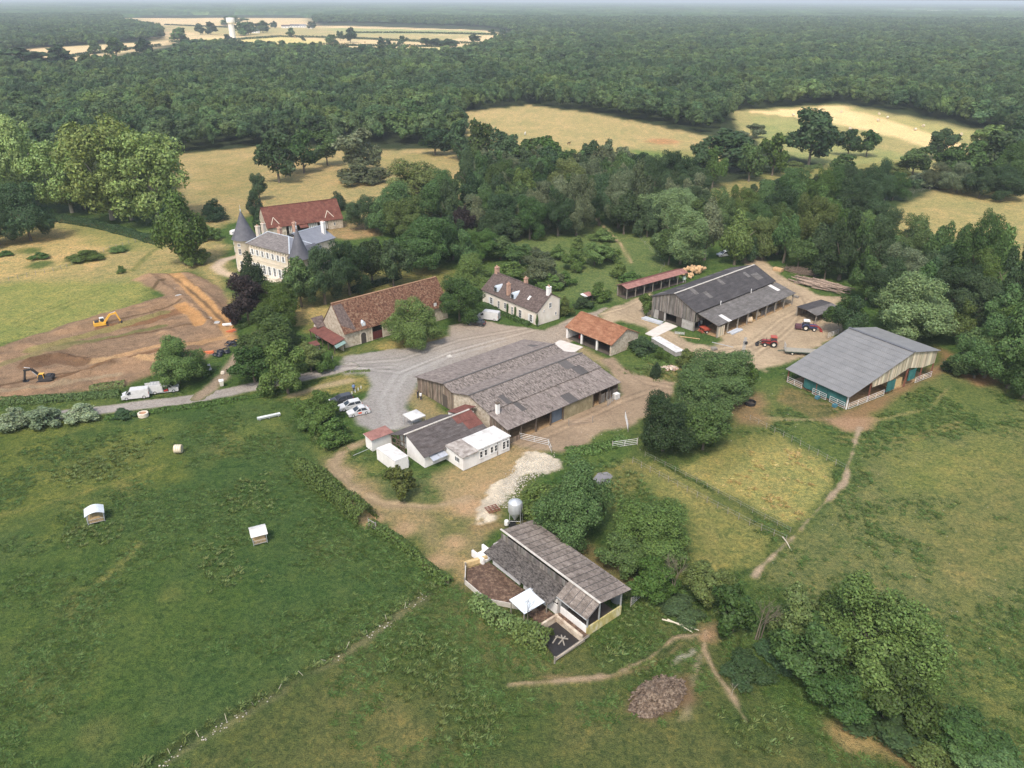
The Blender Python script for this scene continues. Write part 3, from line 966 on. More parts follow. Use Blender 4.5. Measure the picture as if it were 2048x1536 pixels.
KINDS = {
    # kind: name, crown meshes, leaves, category, trunk, height of crown foot
    'oak': ('broadleaf_tree', None, 'oak', 'tree'), 'dark': ('broadleaf_tree', None, 'dark', 'tree'), 'mid': ('broadleaf_tree', None, 'mid', 'tree'), 'olive': ('broadleaf_tree', None, 'olive', 'tree'),
    'grey': ('broadleaf_tree', None, 'grey', 'tree'), 'copper': ('copper_beech', None, 'copper', 'tree'), 'light': ('poplar_tree', 'open', 'light', 'tree'), 'pale': ('broadleaf_tree', None, 'pale', 'tree'),
    'tall': ('broadleaf_tree', 'tall', 'mid', 'tree'), 'talld': ('broadleaf_tree', 'tall', 'dark', 'tree'), 'conifer': ('conifer', 'cone', 'conif', 'tree'),
    'bush': ('shrub', 'bush', 'mid', 'shrub'), 'bushd': ('shrub', 'bush', 'dark', 'shrub'), 'bushg': ('shrub', 'bush', 'grey', 'shrub'), 'busho': ('shrub', 'bush', 'olive', 'shrub'), 'willow': ('willow_shrub', 'bush', 'willow', 'shrub'),
}


LOOK = {'oak': 'mid green', 'dark': 'dark green', 'mid': 'fresh green', 'grey': 'grey leaved', 'olive': 'yellow green', 'pale': 'pale green', 'copper': 'purple leaved', 'tall': 'slender green', 'talld': 'slender dark', 'bush': 'low green', 'busho': 'low brownish', 'bushd': 'low dark', 'bushg': 'low grey'}


def plant(x, y, W, h, kind, label, group=None, lift=0.0, rz=None):
    if group and '%s' in label:
        label = label % (('big ' if W > 9 else 'small ' if W < 6 else '') + LOOK[kind])
    nm, shape, leaves, cat = KINDS[kind]
    if shape is None:
        shape = 'large' if W > 9.5 else 'mid' if W > 5.5 else 'small'
        if y > 330:
            shape = 'small'
    if y > 800:
        shape = 'far'
    me = random.choice(CROWNS[shape])
    t = thing(nm, label, cat, (x, y, 0), random.uniform(0, 6.28) if rz is None else rz, group)
    foot = 0.03 if shape in ('bush', 'cone') else 0.05
    o = put('crown', me, LEAF(leaves), t, (0, 0, h * foot * 0.5 + lift), scale=(W * 1.28, W * 1.28, h * (1 - foot * 0.5) * (1.12 if cat == 'tree' else 1.0)))
    if shape != 'bush':
        tr = put('trunk', random.choice(TRUNKS), PALEBARK if kind in ('light',) else BARK, t, scale=(max(W, h) * 0.9, max(W, h) * 0.9, h + lift))
    else:
        tr = put('stem', TRUNKS[0], BARK, t, scale=(W * .6, W * .6, h * .8))
    TREES.append((x, y, W / 2))
    return t


def tree(cx, y0, w, y1, kind, label, group=None):
    x, y, W, h = fit(cx, y0, w, y1)
    return plant(x, y, W, h, kind, label, group)


# trees and shrubs that can be told apart: centre x, top y, width, bottom y in the photograph
T = tree
T(128, 292, 120, 425, 'light', 'pale green feathery poplar at left of the poplar group by the hay meadow')
T(205, 262, 150, 440, 'light', 'tallest pale green poplar in the middle of the poplar group')
T(300, 282, 150, 448, 'light', 'yellow green poplar at the right edge of the poplar group, overhanging the dry pasture')
T(250, 318, 110, 440, 'light', 'yellow green poplar in front of the tallest poplar')
T(30, 252, 105, 420, 'light', 'pale green tree with bare pale limbs at the left edge of the picture')
T(160, 340, 100, 420, 'olive', 'olive green tree under the poplars by the left hay meadow')
T(48, 376, 98, 482, 'dark', 'dark dome shaped tree at the left edge beside the hay meadow')
T(-10, 420, 70, 490, 'dark', 'dark tree cut by the left picture edge next to the dome shaped tree')
T(360, 398, 86, 530, 'tall', 'tall upright fresh green tree between the poplars and the castle')
T(385, 480, 50, 530, 'bush', 'rounded bush at the foot of the tall upright tree by the castle')
T(172, 498, 64, 522, 'bush', 'largest low green bush on the hay meadow above the dig')
T(236, 490, 34, 504, 'bush', 'small low bush right of the largest one on the hay meadow')
T(78, 503, 34, 518, 'bush', 'low bush left of the largest one on the hay meadow')
T(10, 500, 30, 512, 'bush', 'low bush at the left picture edge on the hay meadow')
T(242, 530, 16, 546, 'bush', 'single tiny bush by the diagonal track on the hay meadow')
T(427, 402, 44, 440, 'conifer', 'small dark evergreen alone on the dry pasture left of the castle')
T(414, 445, 40, 480, 'bush', 'green bush left of the castle tower')
T(516, 352, 34, 400, 'dark', 'small tree with a lopsided crown behind the red roofed barn, at left')
T(508, 390, 32, 430, 'conifer', 'dark pointed evergreen left of the red roofed barn')
T(520, 415, 36, 462, 'bushd', 'dark bush at the left gable of the red roofed barn')
T(553, 276, 70, 364, 'dark', 'tall dark tree at the left end of the clump on the dry pasture')
T(604, 270, 72, 345, 'oak', 'dark round tree in the middle of the clump on the dry pasture')
T(652, 268, 60, 330, 'oak', 'dark tree at the right end of the clump on the dry pasture')
T(718, 266, 84, 345, 'grey', 'grey green tree standing alone on the dry pasture, behind its bush')
T(722, 315, 90, 366, 'bushg', 'grey green bush at the foot of the lone pasture tree')
T(835, 332, 130, 430, 'olive', 'large yellow green tree right of the red roofed barn, hindmost')
T(880, 350, 70, 440, 'oak', 'green tree at the right end of the group behind the red roofed barn')
T(790, 375, 100, 465, 'oak', 'large green tree in front of the yellow green tree, right of the red roofed barn')
T(728, 398, 66, 460, 'dark', 'dark round tree nearest to the right gable of the red roofed barn')
T(675, 386, 30, 420, 'conifer', 'dark narrow evergreen behind the right gable of the red roofed barn')
T(858, 440, 100, 540, 'oak', 'large round tree between the castle hedge trees and the farmhouse')
T(812, 400, 80, 480, 'olive', 'yellow green tree above the castle hedge trees')
T(505, 514, 54, 602, 'conifer', 'dense conical evergreen in front of the castle facade')
T(491, 557, 76, 648, 'copper', 'purple black copper beech in front of the castle')
T(560, 571, 90, 655, 'mid', 'bright green round tree right of the copper beech')
T(598, 525, 70, 615, 'oak', 'dark green tree hiding the right tower of the castle')
T(645, 500, 78, 610, 'dark', 'second dark tree from the castle tower in the row of five')
T(695, 490, 76, 590, 'dark', 'third dark tree from the castle tower in the row of five')
T(742, 485, 70, 570, 'dark', 'fourth dark tree from the castle tower in the row of five')
T(785, 490, 70, 575, 'dark', 'fifth dark tree from the castle tower, nearest the long tiled barn')
T(548, 628, 140, 735, 'oak', 'large tree with two crowns beside the farm track, upper')
T(570, 690, 84, 790, 'mid', 'large green tree leaning over the lane opposite the parked vans')
T(505, 695, 90, 770, 'oak', 'dark tree at the fork of the farm track and the lane')
T(620, 690, 60, 745, 'olive', 'yellowish shrubby tree in front of the lean-to of the long barn')
T(652, 700, 34, 745, 'bush', 'green bush beside the yard entrance next to the lane')
T(350, 676, 96, 770, 'mid', 'rounded green tree alone beside the dig and the parked vans')
T(396, 715, 44, 755, 'bush', 'green bush right of the lone tree by the dig')
T(829, 602, 92, 692, 'mid', 'round dense tree in front of the long tiled barn')
T(940, 516, 92, 590, 'mid', 'tall bright tree between the long barn and the farmhouse, upper crown')
T(918, 562, 84, 645, 'oak', 'dense green tree between the long barn and the farmhouse, lower crown')
T(968, 463, 70, 520, 'mid', 'light green tree behind the left end of the farmhouse')
T(1130, 590, 34, 632, 'busho', 'yellow green weeping shrub at the farmhouse gable')
T(1168, 590, 40, 615, 'bushd', 'dark bush under the little tin roof')
T(1198, 566, 44, 600, 'bush', 'green bush between the farmhouse and the red roofed open shed')
for q in ((1090, 520, 66, 570), (1040, 490, 56, 530), (1075, 500, 60, 545), (1118, 488, 34, 518), (1150, 500, 44, 540), (1190, 490, 60, 532), (1215, 482, 44, 520), (1210, 455, 48, 482), (1155, 470, 30, 500), (1265, 540, 44, 568), (1240, 520, 40, 555), (1100, 545, 50, 580), (1025, 520, 50, 556), (1130, 540, 40, 570), (1010, 560, 44, 592)):
    T(*q, random.choice(('oak', 'grey', 'mid')) if q[3] - q[1] > 38 else 'bush', '%s orchard tree on the green slope behind the farmhouse', 'orchard trees on the green slope behind the farmhouse')
T(1294, 590, 30, 632, 'mid', 'leafy bush at the left corner of the dark timber barn')
T(1475, 432, 60, 530, 'tall', 'upright fresh green tree behind the dark timber barn beside the parked car')
T(1285, 668, 54, 706, 'bushd', 'dark round bush at the stone gable of the cart shed')
T(1374, 694, 46, 734, 'busho', 'olive green bush beside the long white trough roof')
T(1322, 692, 30, 722, 'bush', 'small green bush beside the round dark bush of the cart shed')
T(1312, 726, 20, 756, 'conifer', 'small pointed evergreen in the weedy patch below the cart shed')
T(1448, 703, 124, 800, 'oak', 'right hand dark tree of the clump in the middle of the farm')
T(1395, 748, 130, 850, 'oak', 'largest tree of the clump in the middle of the farm')
T(1330, 800, 120, 910, 'dark', 'lowest dark tree of the clump, beside the white field gate')
T(1410, 815, 90, 905, 'oak', 'low tree at the foot of the clump beside the fenced plot')
T(1485, 730, 60, 800, 'mid', 'light leafy tree at the right side of the clump')
T(1155, 935, 140, 1092, 'oak', 'big dark willowy tree between the pond and the pig shed')
T(1085, 960, 96, 1035, 'bush', 'bright green bramble bush beside the stony track')
T(1130, 950, 80, 1000, 'bush', 'green bramble thicket next to the pond')
T(1308, 1005, 150, 1130, 'mid', 'big fresh green tree behind the pig shed')
T(1240, 1070, 90, 1150, 'oak', 'green bushy tree left of the big tree behind the pig shed')
T(1310, 1120, 86, 1200, 'mid', 'low green tree at the corner of the pig shed')
T(1410, 1130, 90, 1210, 'olive', 'olive green tree right of the low tree by the pig shed')
T(1360, 1190, 80, 1240, 'bushd', 'dark bush between the pig shed and the cow path')
T(1470, 1180, 90, 1275, 'oak', 'green tree left of the bare trunks at bottom right')
T(1590, 1185, 96, 1300, 'olive', 'yellow green thin tree between the bare trunks and the biggest tree')
T(1560, 1270, 90, 1330, 'bushd', 'dark undergrowth bush below the bare trunks')
T(1500, 1310, 100, 1370, 'bushd', 'dark bramble bush beside the cow path')
T(1690, 1166, 110, 1270, 'mid', 'green tree behind the biggest tree at bottom right')
T(1750, 1168, 230, 1375, 'mid', 'biggest tree at bottom right with shining leaves')
T(1640, 1240, 150, 1370, 'oak', 'wide green tree left of the biggest tree')
T(1790, 1300, 150, 1440, 'oak', 'dark ivy clad tree under the biggest tree')
T(1690, 1340, 120, 1440, 'oak', 'low green tree hanging over the brown bank')
T(1780, 1410, 150, 1490, 'bushd', 'grey green bush below the dark ivy clad tree')
T(1930, 1425, 150, 1536, 'oak', 'grey green willow tree at the bottom right corner')
T(1860, 1480, 100, 1560, 'busho', 'yellowish bush at the bottom picture edge')
T(1985, 1490, 120, 1580, 'oak', 'grey green willow cut by the bottom right corner')
T(1880, 1400, 60, 1450, 'busho', 'small yellow green bush on the pasture side of the dark tree')
T(20, 812, 64, 858, 'willow', 'silvery willow shrub at the left picture edge beside the lane')
T(83, 808, 68, 855, 'willow', 'silvery willow shrub in the middle of three beside the lane')
T(161, 803, 64, 845, 'willow', 'silvery willow shrub nearest to the white vans')
T(245, 815, 46, 838, 'bushd', 'low dark bush beside the stone well ring')
T(805, 935, 62, 1000, 'olive', 'small open tree on the grass below the milking parlour')
T(640, 785, 70, 845, 'mid', 'light shrub left of the parked cars')
T(668, 830, 72, 890, 'bush', 'green shrub below the parked cars')
T(620, 815, 50, 860, 'bush', 'green shrub at the corner of the big meadow')
T(1692, 598, 70, 668, 'oak', 'green tree beside the small dark lean-to')
T(1820, 553, 150, 680, 'pale', 'light green spreading tree behind the steel roofed barn')
T(1740, 520, 64, 600, 'oak', 'green tree at the end of the log pile')
T(1705, 600, 60, 680, 'dark', 'dark tree between the small lean-to and the light green tree')
T(1925, 610, 50, 690, 'olive', 'yellowish tree right of the light green spreading tree')
T(1985, 640, 110, 760, 'oak', 'bushy tree at the wood edge right of the steel roofed barn')
T(2040, 620, 90, 780, 'oak', 'tree cut by the right picture edge, level with the steel roofed barn')
T(1625, 229, 100, 330, 'dark', 'large lone oak in front of the pale stubble field')
T(1700, 264, 50, 312, 'dark', 'left of two trees right of the lone oak')
T(1737, 266, 42, 312, 'oak', 'right of two trees right of the lone oak')
T(1880, 265, 60, 318, 'dark', 'lone tree in front of the right end of the stubble field')
T(1550, 275, 56, 350, 'mid', 'tree with a visible trunk left of the lone oak')
T(1460, 270, 110, 340, 'dark', 'broad dark tree at the left end of the meadow strip')
T(1428, 302, 44, 376, 'mid', 'tree with a tall pale trunk on the meadow strip')
T(1502, 296, 52, 362, 'oak', 'rounded tree between two tall trunks on the meadow strip')
T(1400, 295, 50, 370, 'dark', 'dark pine like tree at the left of the meadow strip')
T(1515, 250, 40, 275, 'grey', 'greyish tree at the far edge of the meadow strip')
T(1590, 320, 60, 340, 'busho', 'low brownish bush below the lone oak')
T(1688, 312, 44, 350, 'oak', 'rounded tree at the right end of the meadow strip')
T(1850, 340, 60, 370, 'bushg', 'grey green bush at the far corner of the right dry field')
T(1475, 260, 60, 285, 'bushg', 'greyish scrub left of the stubble field')

# thick belts of trees: listed crowns first, then the gaps behind them filled
BELT = '%s tree in the thick wood behind the orchard slope'
for q, k in (((955, 250, 60, 330), 'oak'), ((1000, 268, 70, 340), 'dark'), ((935, 312, 26, 395), 'talld'), ((962, 312, 40, 385), 'oak'), ((1000, 330, 56, 400), 'oak'), ((1045, 345, 50, 420), 'mid'),
             ((1060, 285, 60, 345), 'oak'), ((1090, 280, 60, 340), 'mid'), ((1115, 300, 46, 340), 'oak'), ((1140, 325, 70, 400), 'olive'), ((1060, 400, 60, 478), 'oak'), ((1030, 440, 56, 480), 'dark'),
             ((1000, 395, 70, 470), 'dark'), ((1120, 365, 70, 460), 'grey'), ((1155, 360, 60, 470), 'grey'), ((1200, 360, 60, 450), 'dark'), ((1240, 350, 60, 455), 'grey'), ((1275, 335, 50, 450), 'grey'),
             ((1180, 290, 50, 350), 'dark'), ((1215, 288, 46, 350), 'grey'), ((1310, 320, 60, 400), 'dark'), ((1350, 310, 70, 390), 'dark'), ((1330, 385, 100, 460), 'pale'), ((1370, 385, 60, 450), 'pale'),
             ((1365, 425, 110, 530), 'pale'), ((1415, 410, 60, 520), 'grey'), ((1340, 460, 60, 530), 'oak'), ((955, 400, 40, 470), 'grey'), ((925, 420, 40, 480), 'copper'), ((1020, 290, 50, 330), 'oak'),
             ((1245, 300, 40, 350), 'grey'), ((1075, 320, 50, 380), 'oak'), ((900, 370, 44, 460), 'dark'), ((905, 440, 60, 520), 'dark'), ((930, 465, 56, 530), 'oak'), ((1000, 478, 60, 520), 'oak'),
             ((920, 250, 60, 320), 'dark'), ((870, 262, 70, 310), 'dark')):
    T(*q, k, BELT, 'trees of the wood behind the orchard slope')
BELT2 = '%s tree in the wood between the farm and the right dry field'
for q, k in (((1440, 385, 60, 470), 'oak'), ((1480, 380, 60, 450), 'mid'), ((1530, 370, 70, 450), 'oak'), ((1580, 345, 70, 430), 'oak'), ((1640, 350, 60, 440), 'mid'), ((1560, 420, 90, 510), 'oak'),
             ((1620, 400, 80, 500), 'olive'), ((1530, 440, 70, 520), 'olive'), ((1670, 340, 60, 420), 'oak'), ((1735, 340, 60, 425), 'dark'), ((1765, 325, 50, 400), 'dark'), ((1700, 380, 60, 430), 'dark'),
             ((1790, 350, 50, 400), 'oak'), ((1690, 430, 60, 560), 'dark'), ((1720, 450, 50, 560), 'oak'), ((1760, 440, 70, 560), 'dark'), ((1830, 440, 80, 540), 'oak'), ((1880, 455, 50, 560), 'oak'),
             ((1950, 440, 80, 600), 'oak'), ((1990, 460, 70, 600), 'mid'), ((2035, 490, 60, 640), 'dark'), ((1800, 500, 90, 590), 'grey'), ((1860, 510, 90, 600), 'dark'), ((1920, 540, 90, 640), 'dark'),
             ((1960, 560, 90, 660), 'dark'), ((2010, 580, 80, 690), 'oak'), ((1655, 490, 60, 560), 'dark'), ((1600, 480, 60, 540), 'oak'), ((1850, 470, 60, 530), 'oak'), ((1505, 470, 50, 520), 'dark'),
             ((1640, 455, 50, 530), 'talld'), ((2020, 640, 70, 740), 'dark'), ((1960, 670, 90, 760), 'oak'), ((1930, 700, 60, 750), 'bushd'), ((2060, 700, 100, 800), 'oak')):
    T(*q, k, BELT2, 'trees of the wood between the farm and the right dry field')
BELT3 = '%s bushy tree along the far side of the right dry field'
for q, k in (((1830, 300, 60, 350), 'oak'), ((1900, 305, 60, 370), 'oak'), ((1945, 290, 70, 370), 'oak'), ((1990, 275, 80, 370), 'dark'), ((2035, 290, 70, 385), 'oak'), ((1920, 330, 60, 385), 'grey'), ((1965, 340, 60, 395), 'dark'),
             ((2010, 340, 70, 400), 'dark'), ((1880, 330, 50, 375), 'grey'), ((1800, 320, 46, 350), 'busho'), ((1985, 255, 60, 300), 'mid'), ((2040, 240, 60, 300), 'dark')):
    T(*q, k, BELT3, 'trees along the far side of the right dry field')


def fill(px, sp, kinds, label, group, h=(9, 15), w=(7, 11), margin=0.7):
    P = GP(px)
    xs, ys = [p[0] for p in P], [p[1] for p in P]
    X, Y = np.meshgrid(np.arange(min(xs), max(xs), sp), np.arange(min(ys), max(ys), sp))
    X = X + RNG.uniform(-.35, .35, X.shape) * sp
    Y = Y + RNG.uniform(-.35, .35, X.shape) * sp
    ok = sdpoly(X, Y, P) < 0
    for x, y in zip(X[ok], Y[ok]):
        if any((x - a) ** 2 + (y - b) ** 2 < (margin * (r + 3)) ** 2 for a, b, r in TREES):
            continue
        plant(x, y, random.uniform(*w), random.uniform(*h), random.choice(kinds), label, group)


fill([(930, 350), (1290, 350), (1400, 395), (1420, 470), (1330, 475), (1060, 478), (980, 500), (900, 500), (920, 420)], 8.5, ('oak', 'dark', 'dark', 'grey'), BELT, 'trees of the wood behind the orchard slope', (9, 14))
fill([(1480, 430), (1560, 410), (1690, 390), (1760, 420), (1745, 480), (1780, 560), (1900, 580), (2100, 600), (2150, 740), (2000, 740), (1900, 680), (1740, 620), (1690, 560), (1560, 530)], 9.0, ('oak', 'dark', 'mid', 'dark'), BELT2, 'trees of the wood between the farm and the right dry field', (10, 15))
fill([(-260, 400), (0, 380), (100, 410), (60, 440), (-260, 480)], 9, ('oak', 'dark'), '%s tree of the wood edge at the left picture edge', 'trees of the wood edge at the left picture edge', (10, 14))
# trees dotted over the far pale fields
FAR = '%s tree dotted over the far pale fields'
for cx, y0, w, y1 in ((188, 84, 24, 107), (230, 80, 40, 112), (290, 82, 34, 112), (118, 95, 60, 135), (45, 100, 90, 135), (360, 45, 36, 85), (400, 50, 22, 68), (420, 46, 24, 68), (465, 28, 50, 50), (480, 40, 30, 70), (495, 45, 34, 68),
                      (524, 32, 34, 64), (500, 44, 22, 68), (548, 44, 14, 56), (581, 58, 18, 74), (625, 44, 18, 58), (663, 72, 24, 92), (680, 64, 16, 80), (700, 58, 26, 84), (762, 76, 18, 92), (776, 80, 16, 90), (805, 74, 20, 90),
                      (860, 78, 50, 92), (900, 80, 40, 94), (948, 70, 24, 84), (985, 60, 14, 70), (1005, 60, 16, 70), (380, 80, 50, 95), (605, 72, 10, 82), (540, 85, 30, 100), (455, 70, 16, 82), (640, 84, 12, 94)):
    x, y, W, h = fit(cx, y0, w, y1)
    plant(x, y, W, min(h, 22), random.choice(('oak', 'dark')), FAR, 'trees dotted over the far pale fields')


# ------------------------------------------------------------------ hedges
def hedge(px, w, h, kind, label, leaf=0.27, dens=38, seed=1, name='hedge', cat='hedge'):
    rng = np.random.default_rng(seed)
    P = np.array(GP(px))
    seg = np.linalg.norm(np.diff(P, axis=0), axis=1)
    L = seg.sum()
    n = int(L * (w + 2 * h) * dens)
    s = rng.uniform(0, L, n)
    cum = np.concatenate([[0], np.cumsum(seg)])
    i = np.clip(np.searchsorted(cum, s) - 1, 0, len(seg) - 1)
    f = (s - cum[i]) / seg[i]
    c = P[i] + (P[i + 1] - P[i]) * f[:, None]
    d = (P[i + 1] - P[i]) / seg[i][:, None]
    a = rng.uniform(-0.2, math.pi + 0.2, n)
    lump = 0.7 + 0.6 * fbm(s, np.full(n, seed * 3.0), 2.6, seed, 3)
    r = lump * rng.uniform(0.82, 1.05, n)
    off = np.cos(a) * w / 2 * r
    z = np.maximum(np.sin(a), 0.02) * h * r
    p = np.stack([c[:, 0] - d[:, 1] * off, c[:, 1] + d[:, 0] * off, z], 1)
    nn = np.stack([-d[:, 1] * np.cos(a), d[:, 0] * np.cos(a), np.sin(a)], 1) + rng.normal(size=(n, 3)) * 0.5
    nn /= np.linalg.norm(nn, axis=1, keepdims=True)
    o = P.mean(0)
    p[:, :2] -= o
    co, q, cc = cards(p, nn, leaf, rng)
    t = thing(name, label, cat, (o[0], o[1], 0))
    put('foliage', raw_mesh('foliage', co, q, cc), LEAF(kind), t)
    b = MB()
    for k in range(max(2, int(L / 1.5))):
        j = rng.integers(0, n)
        b.tube([(c[j, 0] - o[0], c[j, 1] - o[1], 0), (c[j, 0] - o[0] + rng.uniform(-.2, .2), c[j, 1] - o[1], h * .6)], [0.05, 0.02], 5)
    b.build('stem', BARK, t)
    return t


hedge([(600, 935), (650, 975), (700, 1015), (735, 1045)], 3.4, 2.6, 'hedge', 'clipped green hedge between the big meadow and the dirt track', seed=1)
hedge([(740, 1050), (800, 1085), (870, 1150), (900, 1170)], 1.6, 1.1, 'hedge', 'thin low hedge running down to the muck yard', seed=2)
hedge([(950, 1205), (1000, 1245), (1080, 1275)], 2.4, 1.7, 'hedge', 'bushy hedge below the muck yard of the pig shed', seed=3)
hedge([(1030, 1270), (1100, 1290)], 3.2, 2.0, 'hedge', 'bushy hedge end beside the sunken concrete pit', seed=4)
hedge([(0, 806), (110, 800), (240, 790)], 2.4, 1.2, 'oak', 'low dark hedge between the dig and the lane', seed=5)
hedge([(100, 438), (190, 452), (260, 470), (318, 487)], 3.6, 2.2, 'dark', 'dark hedge under the poplars along the hay meadow', seed=6)
hedge([(180, 780), (250, 770)], 3.0, 1.0, 'olive', 'strip of rank weeds above the left white van', seed=7)
hedge([(210, 838), (300, 825), (420, 808), (520, 792), (600, 775)], 1.6, 0.6, 'mid', 'grassy bank hedge along the meadow side of the lane', seed=8)
hedge([(590, 806), (615, 835), (640, 870)], 2.4, 1.2, 'mid', 'ragged hedge at the corner of the big meadow', seed=9)
hedge([(700, 585), (770, 565), (800, 555)], 2.2, 1.4, 'dark', 'dark shrubs behind the long tiled barn', seed=10)
hedge([(990, 622), (1020, 636), (1060, 652)], 1.2, 1.1, 'oak', 'garden hedge along the farmhouse front', seed=11)
hedge([(930, 605), (965, 612), (990, 622)], 2.6, 1.2, 'oak', 'dark shrubs at the left end of the farmhouse', seed=12)
hedge([(690, 745), (740, 742)], 0.8, 0.35, 'olive', 'ragged weeds between the lane and the car park', seed=13)
hedge([(1820, 376), (1900, 360), (1960, 372), (2048, 384)], 5, 3, 'dark', 'dark hedge along the far side of the right dry field', 0.5, 12, seed=14)
hedge([(1290, 735), (1330, 745)], 2.0, 0.8, 'olive', 'rank weeds beside the rubble heap', seed=15)
hedge([(1130, 905), (1200, 900), (1250, 880)], 2.6, 0.8, 'mid', 'nettles below the cattle yard', seed=16)
hedge([(760, 955), (790, 938), (810, 925)], 1.0, 0.8, 'mid', 'weeds beside the white container', seed=17)
hedge([(1480, 340), (1560, 345), (1640, 335)], 3, 1.8, 'oak', 'scrubby hedge below the lone oak', 0.5, 12, seed=18)
hedge([(1250, 690), (1300, 720), (1340, 735)], 2.4, 0.7, 'mid', 'nettle bank below the cart shed gable', seed=19)
hedge([(470, 660), (495, 650), (510, 640)], 1.6, 0.9, 'oak', 'overgrown strip left of the farm track', seed=20)

for _k, (_p, _l) in enumerate((([(340, 84), (400, 86), (470, 80), (560, 74)], 'hedge line across the far pale fields below the water tower'), ([(560, 74), (680, 76), (800, 82), (960, 88)], 'long hedge line across the far pale fields right of the water tower'), ([(330, 50), (420, 54), (540, 58)], 'hedge line behind the water tower'), ([(620, 90), (760, 93), (900, 94)], 'nearest hedge line on the far pale fields'), ([(60, 128), (180, 108), (320, 92)], 'hedge line along the far left pale field'), ([(700, 66), (830, 66), (1000, 70)], 'farthest hedge line on the pale fields'))):
    hedge(_p, 7, 3.2, 'dark', _l, 2.2, .5, seed=30 + _k)

# ------------------------------------------------------------------ rank weeds and grass tufts
def tuft_mesh(name, seed, blades, spread):
    rng = np.random.default_rng(seed)
    b = MB()
    for i in range(blades):
        a, r = rng.uniform(0, 6.283), rng.uniform(0, spread)
        x, y = math.cos(a) * r, math.sin(a) * r
        h = rng.uniform(0.4, 1.0)
        l = rng.uniform(0.1, 0.5)
        w = 0.06
        tx, ty = -math.sin(a) * w, math.cos(a) * w
        b.col = tuple(np.array((1, 1, 1)) * rng.uniform(0.7, 1.35) * np.array((rng.uniform(.9, 1.3), 1, 0.9)))
        b.add([(x - tx, y - ty, 0), (x + tx, y + ty, 0), (x + tx * .7 + math.cos(a) * l * .4, y + ty * .7 + math.sin(a) * l * .4, h * .7), (x - tx * .4 + math.cos(a) * l, y - ty * .4 + math.sin(a) * l, h)], [(0, 1, 2, 3)])
    return b.mesh(name)


leaf_mat('leaves_grass', (0.062, 0.120, 0.028), 0.3, 0.35)
leaf_mat('leaves_straw', (0.34, 0.30, 0.12), 0.3, 0.3)
leaf_mat('leaves_weed', (0.095, 0.150, 0.046), 0.3, 0.3)


def scatter(name, pts, scl, meshes, m, label=None, kind='stuff', rotz=None):
    """one object of many small copies on given points (nobody could count them)"""
    col = bpy.data.collections.new(name + '_pieces')
    for me in meshes:
        o = bpy.data.objects.new(name + '_piece', me)
        if not me.materials:
            me.materials.append(None)
        o.material_slots[0].link = 'OBJECT'
        o.material_slots[0].material = m
        col.objects.link(o)
    me = bpy.data.meshes.new(name)
    me.vertices.add(len(pts))
    me.vertices.foreach_set('co', np.ascontiguousarray(pts, np.float32).ravel())
    a = me.attributes.new('size', 'FLOAT_VECTOR', 'POINT')
    a.data.foreach_set('vector', np.ascontiguousarray(scl, np.float32).ravel())
    a = me.attributes.new('turn', 'FLOAT', 'POINT')
    a.data.foreach_set('value', RNG.uniform(0, 6.283, len(pts)).astype(np.float32))
    a = me.attributes.new('pick', 'INT', 'POINT')
    a.data.foreach_set('value', RNG.integers(0, len(meshes), len(pts)).astype(np.int32))
    o = bpy.data.objects.new(name, me)
    COL.objects.link(o)
    tag(o, label, None, None, kind)
    ng = bpy.data.node_groups.new(name, 'GeometryNodeTree')
    ng.interface.new_socket('Geometry', in_out='INPUT', socket_type='NodeSocketGeometry')
    ng.interface.new_socket('Geometry', in_out='OUTPUT', socket_type='NodeSocketGeometry')
    N, L = ng.nodes, ng.links
    gi, go = N.new('NodeGroupInput'), N.new('NodeGroupOutput')
    ip, ci = N.new('GeometryNodeInstanceOnPoints'), N.new('GeometryNodeCollectionInfo')
    ci.inputs['Collection'].default_value = col
    ci.inputs['Separate Children'].default_value = True
    ci.inputs['Reset Children'].default_value = True
    ip.inputs['Pick Instance'].default_value = True

    def attr(nm, t):
        q = N.new('GeometryNodeInputNamedAttribute')
        q.data_type = t
        q.inputs['Name'].default_value = nm
        return q.outputs['Attribute']
    cx = N.new('ShaderNodeCombineXYZ')
    L.new(attr('turn', 'FLOAT'), cx.inputs['Z'])
    L.new(gi.outputs[0], ip.inputs['Points'])
    L.new(ci.outputs[0], ip.inputs['Instance'])
    L.new(attr('pick', 'INT'), ip.inputs['Instance Index'])
    L.new(cx.outputs[0], ip.inputs['Rotation'])
    L.new(attr('size', 'FLOAT_VECTOR'), ip.inputs['Scale'])
    L.new(ip.outputs[0], go.inputs[0])
    md = o.modifiers.new('scatter', 'NODES')
    md.node_group = ng
    return o


def pick_points(n, x0, x1, y0, y1, fn):
    x, y = RNG.uniform(x0, x1, n), RNG.uniform(y0, y1, n)
    k = RNG.uniform(0, 1, n) < fn(x, y)
    k &= np.abs(x) < 0.70 * y + 18
    return x[k], y[k]


TUFTS = [tuft_mesh('tuft', i, 16, 0.35) for i in range(4)]


def grassy(x, y):
    g = ground_col(x, y)
    bare = np.zeros(x.shape)
    for o in SHEETS:
        P, w = o
        d = sdpoly(x, y, P) if w is None else sdline(x, y, P) - w
        bare = np.maximum(bare, smooth(0.6, -0.4, d))
    return g, (g[..., 3] > 0.75) * (1 - bare)


